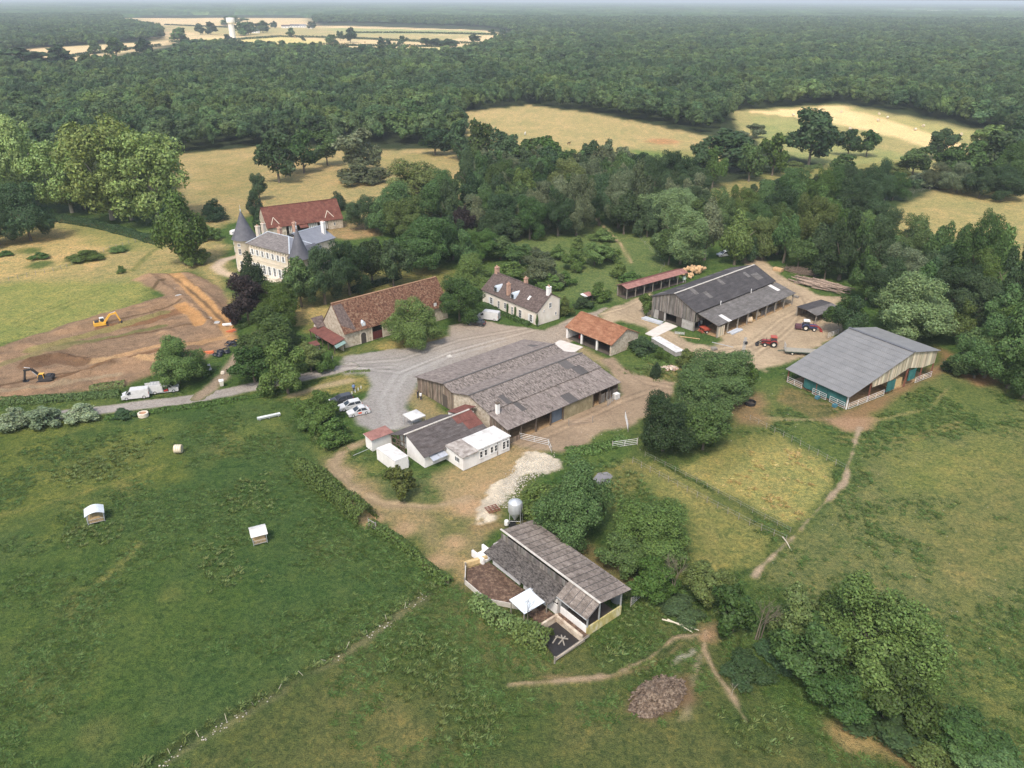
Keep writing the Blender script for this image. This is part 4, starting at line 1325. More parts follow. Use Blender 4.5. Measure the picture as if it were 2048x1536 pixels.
SHEETS = []
for _px in ([(676, 735), (690, 712), (900, 650), (960, 640), (1130, 640), (1240, 620), (1140, 710), (850, 755), (850, 850), (750, 866), (700, 820), (742, 768)],
            [(1195, 625), (1300, 585), (1480, 505), (1520, 510), (1690, 595), (1690, 660), (1590, 720), (1460, 735), (1290, 655)],
            [(1015, 885), (1240, 790), (1200, 720), (1350, 765), (1350, 785), (1180, 885), (1060, 900)],
            [(0, 694), (330, 592), (262, 560), (380, 545), (480, 680), (400, 720), (240, 775), (0, 800)],
            [(835, 785), (950, 690), (1120, 680), (1240, 790), (1010, 940), (850, 945), (730, 890)]):
    SHEETS.append((GP(_px), None))
SHEETS += [(GP([(100, 832), (400, 796), (700, 733)]), 1.8), (GP([(400, 795), (560, 640)]), 1.2), (GP([(1508, 1150), (1690, 965), (1720, 855)]), 0.8), (GP([(1020, 1368), (1220, 1352), (1405, 1268), (1490, 1440)]), 0.8)]


def tufts(n, y0, y1, hh, name, m, fn, label):
    x, y = pick_points(n, -0.7 * y1 - 18, 0.7 * y1 + 18, y0, y1, fn)
    s = RNG.uniform(0.6, 1.3, (len(x), 1)) * np.array([[1.0, 1.0, hh]])
    scatter(name, np.stack([x, y, np.full(x.shape, -0.06)], 1), s, TUFTS, m, label)


def green_density(x, y):
    g, ok = grassy(x, y)
    n = fbm(x, y, 9, 201, 4)
    return ok * smooth(0.42, 0.62, n) * smooth(0.17, 0.11, g[..., 0])


def straw_density(x, y):
    g, ok = grassy(x, y)
    n = fbm(x, y, 5, 211, 4)
    return ok * smooth(0.40, 0.6, n) * smooth(0.25, 0.36, g[..., 0])


WEEDS = [(GP([(790, 1280), (850, 1260), (915, 1300), (910, 1360), (840, 1375), (790, 1330)]), 0.9), (GP([(880, 1410), (960, 1390), (1000, 1430), (940, 1490), (870, 1500)]), 0.8), (GP([(90, 960), (220, 900), (310, 880), (300, 910), (150, 980)]), 0.8),
         (GP([(150, 1070), (190, 1062), (235, 1070), (210, 1080), (160, 1082)]), 1.0), (GP([(420, 970), (520, 950), (530, 1010), (440, 1040)]), 0.55), (GP([(380, 1080), (480, 1090), (520, 1160), (420, 1180)]), 0.4),
         (GP([(590, 800), (690, 860), (690, 900), (640, 880)]), 0.6), (GP([(1240, 700), (1340, 740), (1400, 760), (1320, 770), (1240, 740)]), 0.6), (GP([(1440, 1430), (1560, 1420), (1600, 1480), (1480, 1520)]), 0.5),
         (GP([(1230, 1180), (1430, 1220), (1400, 1240), (1240, 1240)]), 0.5), (GP([(1200, 1290), (1300, 1300), (1280, 1340), (1200, 1340)]), 0.4), (GP([(1180, 960), (1280, 930), (1300, 990), (1230, 1010)]), 0.5)]


def weed_density(x, y):
    d = np.zeros(x.shape)
    n = fbm(x, y, 4, 221, 3)
    for P, a in WEEDS:
        d = np.maximum(d, a * smooth(1.5, -1.5, sdpoly(x, y, P) + (n - .5) * 6))
    ditch = sdline(x, y, GP([(870, 1168), (740, 1258), (560, 1376), (420, 1446), (270, 1540)]))
    return np.maximum(d, smooth(0.9, 0.2, ditch) * 0.9)


tufts(70000, 50, 150, 0.10, 'grass_tufts', LEAF('grass'), green_density, 'short green grass tufts across the pastures')
tufts(36000, 50, 165, 0.13, 'dry_grass', LEAF('straw'), straw_density, 'dry straw coloured grass on the fenced plots and pastures')
tufts(60000, 50, 150, 0.3, 'weeds', LEAF('weed'), weed_density, 'rank dark weeds in patches and along the ditch')

# ------------------------------------------------------------------ the great forest
FAR_FIELDS = [GP([(245, 30), (620, 30), (628, 48), (700, 46), (960, 54), (1050, 68), (900, 116), (690, 110), (540, 102), (400, 97), (330, 120), (110, 150), (60, 150), (5, 102), (150, 92), (333, 78), (326, 60), (250, 44)])]
NEAR = GP([(-900, 470), (-300, 410), (0, 345), (370, 306), (520, 296), (930, 292), (944, 262), (926, 226), (1060, 211), (1200, 230), (1420, 275), (1480, 248), (1480, 222), (1680, 206), (1968, 258), (2060, 290), (2500, 330)]) + [(1500, -300), (-1500, -300)]
BRIGHT = [(2400, 5400), (4300, 5200), (4700, 6500), (2900, 6900)]


def in_forest(X, Y):
    ok = sdpoly(X, Y, NEAR) > 2 + 6 * fbm(X, Y, 30, 301, 2)
    for P in FAR_FIELDS + [BRIGHT]:
        ok &= sdpoly(X, Y, P) > 6
    return ok & (np.abs(X) < 0.72 * Y + 60)


def forest_points(y0, y1, sp):
    ys = np.arange(y0, y1, sp)
    xs = np.arange(-0.74 * y1, 0.74 * y1, sp)
    X, Y = np.meshgrid(xs, ys)
    k = np.abs(X) < 0.72 * Y + 60
    X, Y = X[k], Y[k]
    X = X + RNG.uniform(-.42, .42, X.shape) * sp
    Y = Y + RNG.uniform(-.42, .42, Y.shape) * sp
    k = in_forest(X, Y)
    return X[k], Y[k]


def forest(name, y0, y1, sp, meshes, w, h, label):
    x, y = forest_points(y0, y1, sp)
    s = RNG.choice([0.6, 0.8, 1.0, 1.2, 1.4], len(x)) * RNG.uniform(0.85, 1.15, len(x)) * (0.8 + 0.4 * fbm(x, y, 60, 311, 3))
    hh = h * (0.72 + 0.4 * fbm(x, y, 45, 317, 3)) * (0.72 + 0.30 * s) * RNG.uniform(0.85, 1.15, len(x))
    return scatter(name, np.stack([x, y, np.full(x.shape, 2.2)], 1), np.stack([w * s, w * s, hh], 1), meshes, LEAF('forest'), label)


FM = [crown_mesh('forest_crown', 400 + i, 2600, 0.062, 'round', 14, 0.60, 0.20, 0.26) for i in range(5)]
FM2 = [crown_mesh('forest_crown', 420 + i, 800, 0.11, 'round', 8, 0.58, 0.24, 0.22) for i in range(4)]
forest('forest', 260, 900, 9.0, FM, 12.6, 12.0, 'broadleaf forest stretching away behind the farm')
forest('far_forest', 900, 3400, 11.5, FM2, 14.5, 12.0, 'broadleaf forest on the plain beyond the first woods')


def canopy_mesh(name, seed):
    rng = np.random.default_rng(seed)
    n = 17
    xs = np.linspace(-0.62, 0.62, n)
    X, Y = np.meshgrid(xs, xs)
    X = X + rng.uniform(-.02, .02, X.shape)
    Y = Y + rng.uniform(-.02, .02, X.shape)
    Z = rng.uniform(0.55, 1.0, X.shape)
    Z[0], Z[-1], Z[:, 0], Z[:, -1] = 0, 0, 0, 0
    i = (np.arange(n - 1)[:, None] * n + np.arange(n - 1)[None]).reshape(-1)
    q = np.stack([i, i + 1, i + n + 1, i + n], -1)
    v = rng.uniform(0.7, 1.3, (n * n, 1))
    return raw_mesh(name, np.stack([X, Y, Z], -1).reshape(-1, 3), q, np.concatenate([v, v, v, np.ones_like(v)], 1))


CAN = [canopy_mesh('canopy', 500 + i) for i in range(4)]
x, y = forest_points(3400, 19500, 118)
scatter('distant_forest', np.stack([x, y, np.zeros(x.shape)], 1), np.stack([np.full(x.shape, 125.0), np.full(x.shape, 125.0), RNG.uniform(13, 19, len(x))], 1), CAN, LEAF('forest'), 'distant forest reaching to the horizon')

# ------------------------------------------------------------------ the air
hb = MB()
hb.box(-17500, -400, -1.2, 17500, 21500, 73.0)
hm = bpy.data.materials.new('haze_air')
hm.use_nodes = True
hm.node_tree.nodes.clear()
_v = hm.node_tree.nodes.new('ShaderNodeVolumePrincipled')
_v.inputs['Color'].default_value = (0.80, 0.90, 1.0, 1)
_v.inputs['Density'].default_value = 0.00013
_v.inputs['Anisotropy'].default_value = 0.0
_o = hm.node_tree.nodes.new('ShaderNodeOutputMaterial')
hm.node_tree.links.new(_v.outputs[0], _o.inputs['Volume'])
hb.build('haze', hm, kind='stuff')
# ------------------------------------------------------------------ building kit
R41 = math.radians(41)
ASB = mat('weathered_sheet', [(0.30, (0.087, 0.072, 0.066)), (0.46, (0.169, 0.142, 0.129)), (0.68, (0.256, 0.223, 0.204))], 1.6, (1.8, 0.45, 1), R41, 8, 0.9, rnd=0.07, fine=0.38, fscale=5)
ASB2 = mat('lichen_sheet', [(0.33, (0.052, 0.043, 0.038)), (0.45, (0.130, 0.110, 0.099)), (0.62, (0.249, 0.215, 0.195))], 2.2, (1.7, 0.6, 1), R41, 8, 0.9, rnd=0.07, fine=0.5, fscale=6)
ASBP = mat('patch_sheet', (0.090, 0.083, 0.081), 3, rnd=0.2)
PIGR = mat('pig_shed_sheet', [(0.34, (0.099, 0.082, 0.070)), (0.50, (0.175, 0.148, 0.129)), (0.68, (0.244, 0.212, 0.186))], 1.8, (1.2, 0.7, 1), math.radians(40), 8, 0.9, rnd=0.16, fine=0.3, fscale=7)
PIGD = mat('pig_shed_dark_sheet', [(0.38, (0.029, 0.025, 0.024)), (0.52, (0.098, 0.088, 0.081)), (0.70, (0.162, 0.147, 0.137))], 2.4, (2.4, 0.9, 1), math.radians(40), 8, 0.9, rnd=0.15, fine=0.4, fscale=7)
DARKR = mat('dark_sheet', [(0.34, (0.042, 0.039, 0.041)), (0.6, (0.062, 0.058, 0.060)), (0.8, (0.113, 0.106, 0.108))], 0.9, (0.5, 1.4, 1), math.radians(42), 7, 0.85, rnd=0.10, fine=0.25)
GREYR = mat('grey_sheet', [(0.34, (0.086, 0.080, 0.076)), (0.6, (0.134, 0.126, 0.122)), (0.75, (0.184, 0.174, 0.172))], 1.2, (0.6, 1.5, 1), math.radians(42), 7, 0.9, rnd=0.10, fine=0.35)
MILKR = mat('brown_sheet', [(0.34, (0.060, 0.050, 0.047)), (0.55, (0.095, 0.083, 0.081)), (0.75, (0.132, 0.118, 0.116))], 1.4, (0.6, 1.6, 1), R41, 7, 0.9, rnd=0.10, fine=0.35)
REDR = mat('rust_red_sheet', [(0.35, (0.112, 0.043, 0.035)), (0.7, (0.175, 0.070, 0.056))], 1.0, rnd=0.08, fine=0.2)
RUSTR = mat('pale_red_sheet', [(0.35, (0.208, 0.096, 0.080)), (0.7, (0.304, 0.160, 0.136))], 1.2, rnd=0.08, fine=0.2)
STEEL = mat('steel_sheet', [(0.3, (0.163, 0.164, 0.166)), (0.7, (0.197, 0.198, 0.198))], 0.5, rough=0.5, rnd=0.05, fine=0.05, spec=0.5)
WHITE = mat('white_render', [(0.3, (0.642, 0.622, 0.599)), (0.6, (0.759, 0.745, 0.727)), (0.8, (0.799, 0.795, 0.789))], 0.7, (1, 1, 0.5), fine=0.06)
WHITER = mat('white_roof', [(0.3, (0.42, 0.405, 0.385)), (0.5, (0.56, 0.55, 0.535)), (0.7, (0.62, 0.61, 0.60))], 0.9, (1, 1, 1), detail=8, fine=0.09)
WPAINT = mat('white_paint', (0.686, 0.686, 0.678), 2, rough=0.5, fine=0.04)
STONE = mat('rubble_stone', [(0.32, (0.30, 0.24, 0.18)), (0.5, (0.46, 0.395, 0.31)), (0.7, (0.60, 0.54, 0.45))], 1.6, detail=8, bump=0.08, bscale=5, fine=0.25, fscale=6)
CREAM = mat('cream_render', [(0.3, (0.574, 0.513, 0.431)), (0.6, (0.673, 0.615, 0.543)), (0.8, (0.732, 0.698, 0.637))], 0.7, (1, 1, 0.5), fine=0.08)
CASTLE = mat('castle_stone', [(0.3, (0.525, 0.435, 0.331)), (0.5, (0.618, 0.540, 0.429)), (0.75, (0.675, 0.626, 0.540))], 0.8, fine=0.12, fscale=4)
TOWER = mat('tower_stone', [(0.3, (0.52, 0.44, 0.34)), (0.7, (0.63, 0.56, 0.455))], 0.8, fine=0.1)
SLATE = mat('slate', [(0.3, (0.075, 0.076, 0.090)), (0.7, (0.115, 0.117, 0.135))], 0.8, fine=0.2, fscale=6, rough=0.7)
SLATEB = mat('old_slate', [(0.34, (0.105, 0.095, 0.093)), (0.55, (0.165, 0.15, 0.147)), (0.75, (0.25, 0.23, 0.225))], 1.0, (1, 2.5, 1), math.radians(-35), 8, fine=0.35, fscale=4)
SLATEL = mat('blue_slate', [(0.3, (0.155, 0.165, 0.195)), (0.7, (0.205, 0.215, 0.245))], 0.6, fine=0.12, rough=0.6)
TILE = mat('mottled_tile', [(0.36, (0.050, 0.025, 0.017)), (0.46, (0.123, 0.055, 0.034)), (0.54, (0.162, 0.085, 0.052)), (0.64, (0.228, 0.156, 0.103))], 2.4, (1, 1, 1), R41, 6, bump=0.05, bscale=8, fine=0.4, fscale=9)
TILE2 = mat('brown_tile', [(0.36, (0.070, 0.049, 0.043)), (0.5, (0.106, 0.080, 0.072)), (0.68, (0.162, 0.123, 0.111))], 2.0, detail=7, bump=0.04, bscale=7, fine=0.35, fscale=7)
TILE3 = mat('orange_tile', [(0.34, (0.195, 0.083, 0.045)), (0.55, (0.284, 0.135, 0.075)), (0.7, (0.351, 0.197, 0.120))], 1.3, (1.0, 0.5, 1), math.radians(42), 6, bump=0.03, fine=0.3, fscale=6)
TILE4 = mat('red_tile', [(0.34, (0.105, 0.038, 0.028)), (0.55, (0.158, 0.059, 0.042)), (0.7, (0.201, 0.096, 0.065))], 0.9, (1, 1, 1), 0, 7, bump=0.03, fine=0.28, fscale=5)
RIDGE = mat('ridge_tile', [(0.35, (0.294, 0.154, 0.084)), (0.7, (0.406, 0.266, 0.175))], 2)
ZINC = mat('zinc', (0.50, 0.56, 0.62), 1, rough=0.45, fine=0.05)
OLDWOOD = mat('old_boards', [(0.3, (0.105, 0.080, 0.062)), (0.55, (0.20, 0.160, 0.125)), (0.75, (0.33, 0.28, 0.23))], 2.0, (1, 1, 0.25), attr=True, fine=0.2)
GREYWOOD = mat('grey_boards', [(0.3, (0.095, 0.086, 0.078)), (0.55, (0.165, 0.152, 0.142)), (0.75, (0.27, 0.25, 0.235))], 2.0, (1, 1, 0.25), attr=True, fine=0.2)
PALEWOOD = mat('pale_boards', [(0.3, (0.36, 0.31, 0.23)), (0.6, (0.52, 0.465, 0.36)), (0.8, (0.62, 0.57, 0.46))], 1.0, (1, 1, 0.15), attr=True, fine=0.15)
BEAM = mat('beam', (0.115, 0.088, 0.066), 2)
CONC = mat('concrete', [(0.3, (0.40, 0.37, 0.33)), (0.6, (0.52, 0.49, 0.44)), (0.8, (0.60, 0.57, 0.52))], 1.0, fine=0.15)
BLOCK = mat('blockwork', [(0.3, (0.27, 0.25, 0.235)), (0.6, (0.38, 0.36, 0.34))], 1.2, fine=0.2)
MOSSY = mat('mossy_wall', [(0.3, (0.196, 0.162, 0.093)), (0.6, (0.306, 0.264, 0.162)), (0.8, (0.391, 0.357, 0.264))], 1.1, (1, 1, 0.5), fine=0.2)
YELLOWWALL = mat('lichen_wall', [(0.32, (0.30, 0.24, 0.07)), (0.5, (0.46, 0.40, 0.17)), (0.68, (0.60, 0.56, 0.42))], 1.2, (1, 1, 0.4), fine=0.2)
STRAWF = mat('straw_bedding', [(0.3, (0.20, 0.125, 0.065)), (0.6, (0.36, 0.24, 0.125)), (0.8, (0.48, 0.36, 0.2))], 1.4, fine=0.3, bump=0.1)
DARKIN = mat('dark_inside', (0.085, 0.070, 0.058), 1)  # dark floors, and shade behind openings put into the colour
GLASS = mat('window_glass', (0.035, 0.042, 0.052), 1, rough=0.12, spec=0.6, fine=0.0)
DOORRED = mat('maroon_door', (0.105, 0.028, 0.026), 1, fine=0.1)
DARKDOOR = mat('dark_door', (0.070, 0.058, 0.050), 1)
IRON = mat('galvanised', (0.46, 0.47, 0.48), 2, rough=0.45, metal=0.3, fine=0.1)
RUSTIRON = mat('rusty_iron', (0.20, 0.075, 0.05), 2)
BLACK = mat('black_rubber', (0.018, 0.018, 0.020), 2, rough=0.7)
BRICK = mat('chimney_brick', [(0.35, (0.36, 0.20, 0.14)), (0.7, (0.52, 0.36, 0.28))], 3)
PALEST = mat('pale_stone', (0.60, 0.53, 0.44), 2)
TEAL = mat('teal_net', [(0.3, (0.018, 0.085, 0.085)), (0.7, (0.032, 0.135, 0.13))], 1.0, (1, 1, 0.3), fine=0.2)


class Frame:
    """a building's own axes: x along its wall, y away from it"""
    def __init__(s, o, deg):
        s.o, s.a = o, math.radians(deg)

    def L(s, px, py, z=0.0):
        x, y = G(px, py, z)
        x, y = x - s.o[0], y - s.o[1]
        c, q = math.cos(s.a), math.sin(s.a)
        return (x * c + y * q, -x * q + y * c)

    def W(s, x, y):
        c, q = math.cos(s.a), math.sin(s.a)
        return (s.o[0] + x * c - y * q, s.o[1] + x * q + y * c)

    def thing(s, name, label, cat, group=None, x=0, y=0):
        return thing(name, label, cat, s.W(x, y), s.a, group)


_sheets = {}


def sheet_mesh(w, l, waves, amp, gap=0.0):
    k = (round(w, 3), round(l, 3), waves, amp, gap)
    w = w * (1 - gap)
    if k not in _sheets:
        b = MB()
        n = waves * 2
        vs = []
        for j, (y, dz) in enumerate(((-0.06, 0.055), (l, 0.012))):
            for i in range(n + 1):
                vs.append((w * i / n, y, dz + (amp if i % 2 else 0)))
        b.add(vs, [(i, i + 1, n + 2 + i, n + 1 + i) for i in range(n)])
        b.add([(0, -0.06, 0.01), (w, -0.06, 0.01), (w, -0.06, 0.055), (0, -0.06, 0.055)], [(0, 1, 2, 3)])
        _sheets[k] = b.mesh('roof_sheet')
    return _sheets[k]


def sheet_roof(parent, el, er, rl, nu, nv, m, waves=5, amp=0.035, under=None, fn=None, name='roof', sheet='roof_sheet', th=0.05, gap=0.0):
    """a roof slope: base slab plus its own sheets; el, er eave corners, rl ridge corner over el"""
    el, er, rl = Vector(el), Vector(er), Vector(rl)
    U, V = er - el, rl - el
    b = MB()
    b.slab([el, er, er + V, rl], th)
    roof = b.build(name, under or BEAM, parent)
    u, v = U.normalized(), V.normalized()
    n = u.cross(v).normalized()
    if n.z < 0:
        n = -n
    flip = u.cross(v).dot(n) < 0
    w, l = U.length / nu, V.length / nv
    me = sheet_mesh(w, l, waves, amp, gap)
    for i in range(nu):
        for j in range(nv):
            p = el + U * (i / nu) + V * (j / nv)
            uu = u
            if flip:
                p = el + U * ((i + 1) / nu) + V * (j / nv)
                uu = -u
            M = Matrix(((uu.x, v.x, n.x, p.x), (uu.y, v.y, n.y, p.y), (uu.z, v.z, n.z, p.z), (0, 0, 0, 1)))
            mm = fn(i, j) if fn else m
            if mm is None:
                continue
            o = put(sheet, me, mm, roof)
            o.matrix_local = M
    return roof


def plain_roof(parent, quads, m, th=0.18, name='roof', ridge=None, rm=None):
    b = MB()
    for q in quads:
        b.slab(q, th)
    r = b.build(name, m, parent)
    if ridge:
        rb = MB()
        for a, c in ridge:
            d = Vector(c) - Vector(a)
            k = max(1, int(d.length / 0.9))
            for i in range(k):
                p, q = Vector(a) + d * (i / k), Vector(a) + d * ((i + 0.97) / k)
                rb.bar(p + Vector((0, 0, .04)), q + Vector((0, 0, .06)), 0.26, 0.14)
        rb.build('ridge', rm or RIDGE, r)
    return r


def boards(parent, a, c, z0, ztop, m, w=0.22, gap=0.0, name='cladding', seed=1, th=0.05, zb=None, miss=0.0):
    """upright boards from a to c (x, y); ztop and zb are functions of the share of the way along"""
    rng = random.Random(seed)
    a, c = Vector((a[0], a[1], 0)), Vector((c[0], c[1], 0))
    d = c - a
    n = max(1, int(d.length / w))
    u = d.normalized()
    q = Vector((u.y, -u.x, 0))
    b = MB()
    for i in range(n):
        if rng.random() < miss:
            continue
        f0, f1 = i / n, (i + 1 - gap - 0.06) / n
        p0, p1 = a + d * f0, a + d * f1
        o = q * rng.uniform(0.0, 0.035)
        v = rng.uniform(0.62, 1.35)
        b.col = (v * rng.uniform(.95, 1.08), v, v * rng.uniform(.92, 1.04))
        zt0, zt1 = ztop(f0), ztop(f1)
        lo0 = (zb(f0) if zb else z0) + rng.uniform(0, .06)
        lo1 = lo0 if not zb else zb(f1)
        vs = []
        for s in (0, 1):
            k = o + q * (th * s)
            vs += [p0 + k + Vector((0, 0, lo0)), p1 + k + Vector((0, 0, lo1)), p1 + k + Vector((0, 0, zt1)), p0 + k + Vector((0, 0, zt0))]
        b.add(vs, [(3, 2, 1, 0), (4, 5, 6, 7), (0, 1, 5, 4), (1, 2, 6, 5), (2, 3, 7, 6), (3, 0, 4, 7)])
    return b.build(name, m, parent, kind='stuff')


_win = {}


def window(parent, x, y, z, face, w=0.9, h=1.4, bars=1, m=None, rails=2, name='window', shutters=None):
    """a window whose outer face looks along angle face (0 = -y of the building)"""
    k = (w, h, bars, rails)
    if k not in _win:
        b = MB()
        t = min(0.09, w * .12)
        b.box(-w / 2, -.05, 0, -w / 2 + t, .06, h).box(w / 2 - t, -.05, 0, w / 2, .06, h)
        b.box(-w / 2 + t, -.05, h - t, w / 2 - t, .06, h).box(-w / 2 + t, -.05, 0, w / 2 - t, .06, t)
        b.box(-w / 2 - .06, -.10, -.07, w / 2 + .06, .02, -.003)
        for i in range(bars):
            xx = -w / 2 + w * (i + 1) / (bars + 1)
            b.box(xx - .03, -.045, t, xx + .03, .03, h - t)
        for i in range(rails - 1):
            zz = h * (i + 1) / rails
            b.box(-w / 2 + t, -.035, zz - .02, w / 2 - t, .02, zz + .02)
        g = MB()
        g.box(-w / 2 + t, -.015, t, w / 2 - t, .01, h - t)
        s = MB()
        s.box(-.22, -.09, 0, .22, -.055, h)
        _win[k] = (b.mesh(name), g.mesh('pane'), s.mesh('shutter'))
    f, g, s = _win[k]
    o = put(name, f, m or WPAINT, parent, (x, y, z), face)
    put('pane', g, GLASS, o)
    if shutters:
        for sx in (-1, 1):
            put('shutter', s, shutters, o, (sx * (w / 2 + .24), 0, 0))
    return o


def lerp(a, b, t):
    return a + (b - a) * t


def profile(pts):
    """height over y from a list of (y, z) running down in y"""
    def f(y):
        for (y0, z0), (y1, z1) in zip(pts[:-1], pts[1:]):
            if (y - y0) * (y - y1) <= 0:
                return lerp(z0, z1, (y - y0) / (y1 - y0))
        return pts[0][1] if abs(y - pts[0][0]) < abs(y - pts[-1][0]) else pts[-1][1]
    return f


def gate_mesh(w, h=1.15, rails=5, r=0.03):
    b = MB()
    for i in range(rails):
        z = 0.15 + (h - .15) * i / (rails - 1)
        b.tube([(0, 0, z), (w, 0, z)], r, 6)
    for x in (0.02, w / 2, w - .02):
        b.tube([(x, 0, 0.1), (x, 0, h)], r * 1.1, 6)
    return b.mesh('rails', True)


def gate(px0, px1, label, group=None, h=1.2, rails=5, m=None, r=0.032):
    (x0, y0), (x1, y1) = G(*px0), G(*px1)
    w = math.hypot(x1 - x0, y1 - y0)
    t = thing('field_gate', label, 'gate', (x0, y0, 0), math.atan2(y1 - y0, x1 - x0), group)
    put('rails', gate_mesh(w, h, min(rails, 4), r), m or WPAINT, t)
    b = MB()
    b.tube([(-.08, 0, -.1), (-.08, 0, h + .25)], 0.07, 8)
    b.build('post', GREYWOODP, t)
    b = MB()
    b.tube([(w + .08, 0, -.1), (w + .08, 0, h + .25)], 0.07, 8)
    b.build('post', GREYWOODP, t)
    return t


GREYWOODP = mat('grey_post', (0.26, 0.235, 0.20), 3)

# ------------------------------------------------------------------ the big weathered barn
fb = Frame(G(838, 782), 41)
t = fb.thing('weathered_barn', 'big weathered barn with several grey corrugated roofs in the middle of the farm', 'barn')
LB = 28.7
PB = [(0.7, 3.0), (-8.9, 5.05), (-11.9, 4.25), (-16.8, 5.65), (-22.2, 4.3), (-27.6, 3.1)]
zb_ = profile(PB)
rB = random.Random(3)
patch = {('D', 3): [(5, 0)], ('D', 20): [(1, 1)]}


def fnD(i, j):
    return ASBP if (i, j) in ((4, 0), (19, 1), (20, 1), (20, 0), (21, 0)) else ASB2


def fnE(i, j):
    return ASBP if (i, j) in ((13, 0), (14, 0), (5, 1)) else (ASB if rB.random() < .75 else ASB2)


sheet_roof(t, (-.5, .7, 3.0), (LB, .7, 3.0), (-.5, -8.9, 5.05), 25, 4, ASB, fn=lambda i, j: ASBP if (i, j) == (22, 2) else ASB)
sheet_roof(t, (-.5, -11.9, 4.25), (LB, -11.9, 4.25), (-.5, -8.9, 5.05), 25, 1, ASB2)
sheet_roof(t, (-.5, -11.9, 4.32), (LB, -11.9, 4.32), (-.5, -16.8, 5.65), 25, 2, ASB)
sheet_roof(t, (-.5, -22.2, 4.42), (LB, -22.2, 4.42), (-.5, -16.8, 5.65), 25, 2, ASB2, fn=fnD)
sheet_roof(t, (-.5, -27.6, 3.1), (LB, -27.6, 3.1), (-.5, -22.1, 4.30), 25, 2, ASB, fn=fnE)
b = MB()
for y, z in ((-8.9, 5.12), (-16.8, 5.72)):
    b.bar((-.55, y, z + .03), (LB + .05, y, z + .03), 0.34, 0.07)
b.build('ridge', ASBP, t)
boards(t, (0, .35), (0, -11.7), 0, lambda f: zb_(lerp(.35, -11.7, f)) - .12, OLDWOOD, 0.24, seed=4)
boards(t, (0, -22.3), (0, -27.3), 0, lambda f: zb_(lerp(-22.3, -27.3, f)) - .12, OLDWOOD, 0.24, seed=5)
boards(t, (LB - .4, -27.2), (LB - .4, .3), 0, lambda f: zb_(lerp(-27.2, .3, f)) - .12, OLDWOOD, 0.24, seed=6)
boards(t, (LB - .45, .33), (.05, .33), 0, lambda f: 2.9, OLDWOOD, 0.26, seed=7)
b = MB()
ys = [-11.75, -14, -16.8, -19, -22.25]
b.prism([(y, zb_(y) - .12) for y in ys] + [(ys[-1], 0), (ys[0], 0)], 'x', -.12, .28)
b.build('stone_gable', STONE, t)
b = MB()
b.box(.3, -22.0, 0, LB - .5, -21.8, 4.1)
b.build('dark_inner_wall', DARKIN, t)  # dark wall added so the inside looks shaded
b = MB()
b.box(.1, -27.2, 0.0, LB - .5, -22.1, 0.09)
b.build('floor', STRAWF, t)
b = MB()
b.box(13.6, -27.3, 0, 21.2, -27.0, 2.75)
b.build('mossy_wall', MOSSY, t)
boards(t, (.1, -27.25), (2.8, -27.25), 0, lambda f: 1.0, OLDWOOD, .25, seed=8)
boards(t, (23.4, -27.25), (27.9, -27.25), .1, lambda f: 2.0, GREYWOOD, .3, seed=9, miss=.12)
for x in (.2, 3.0, 6.6, 10.2, 13.4, 21.3, 23.2, 25.6, 28.1):
    b = MB()
    b.box(x - .11, -27.32, 0, x + .11, -27.08, 3.0)
    b.build('post', BEAM, t)
b = MB()
b.box(10.9, -26.9, 0, 13.4, -26.7, 2.5)
b.build('blue_door', mat('grey_blue_door', (0.12, 0.15, 0.19), 1), t)
b = MB()
b.box(-.12, -9.6, 0, -.04, -8.1, 2.6)
b.build('door', DARKIN, t)  # dark panel painted as the shade of an open doorway
cx_, cy_ = fb.L(995, 822, 4.6)
b = MB()
b.box(cx_ - .3, cy_ - .3, 4.1, cx_ + .3, cy_ + .3, 6.1)
b.build('chimney', WHITE, t)
b = MB()
b.box(cx_ - .36, cy_ - .36, 6.1, cx_ + .36, cy_ + .36, 6.3)
b.build('chimney_cap', BEAM, t)

# ------------------------------------------------------------------ the white milking parlour
fw = Frame(G(850, 936), 41)
t = fw.thing('milking_parlour', 'white rendered parlour with brown sheet roof built against the weathered barn', 'farm building')


def fnM(i, j):
    return REDR if (i >= 10 and j >= 1) or (i >= 9 and j == 2) else MILKR


sheet_roof(t, (-.3, -.35, 2.25), (13.6, -.35, 2.25), (-.3, 4.9, 4.35), 13, 3, MILKR, fn=fnM)
sheet_roof(t, (-.6, 9.8, 2.3), (10.6, 9.8, 2.3), (-.6, 4.9, 4.35), 10, 3, MILKR)
b = MB()
for i in range(14):
    b.box(-.6 + i, 4.75, 4.40, .34 + i, 5.05, 4.52)
b.build('ridge', CONC, t)
sheet_roof(t, (10.8, 8.2, 3.5), (15.0, 8.2, 3.5), (10.8, 5.0, 4.42), 4, 1, REDR)
b = MB()
b.prism([(0, 0), (0, 2.2), (4.6, 4.1), (5.2, 4.1), (5.2, 0)], 'x', 0, .25)
b.box(.25, 0, 0, 14.0, .25, 2.2)
b.build('wall', WHITE, t)
b = MB()
b.box(1.2, 5.2, 0, 10.5, 9.3, 2.2)
b.box(10.9, 5.3, 0, 14.6, 8.0, 3.45)
b.build('rear_wall', WHITE, t)
b = MB()
for y, z in ((5.6, 3.9), (6.8, 3.4), (8.0, 2.9), (9.4, 2.3)):
    b.box(-.35, y - .07, 0, -.2, y + .07, z)
b.bar((-.3, 5.2, 1.5), (-.3, 9.4, .9), .14)
b.bar((-.3, 5.2, 2.6), (-.3, 9.4, 2.0), .14)
b.bar((-.3, 5.2, .4), (-.3, 8.2, 2.2), .12)
b.bar((-.3, 9.4, .4), (-.3, 6.6, 2.2), .12)
b.build('timber_frame', OLDWOODP if 'OLDWOODP' in globals() else BEAM, t)
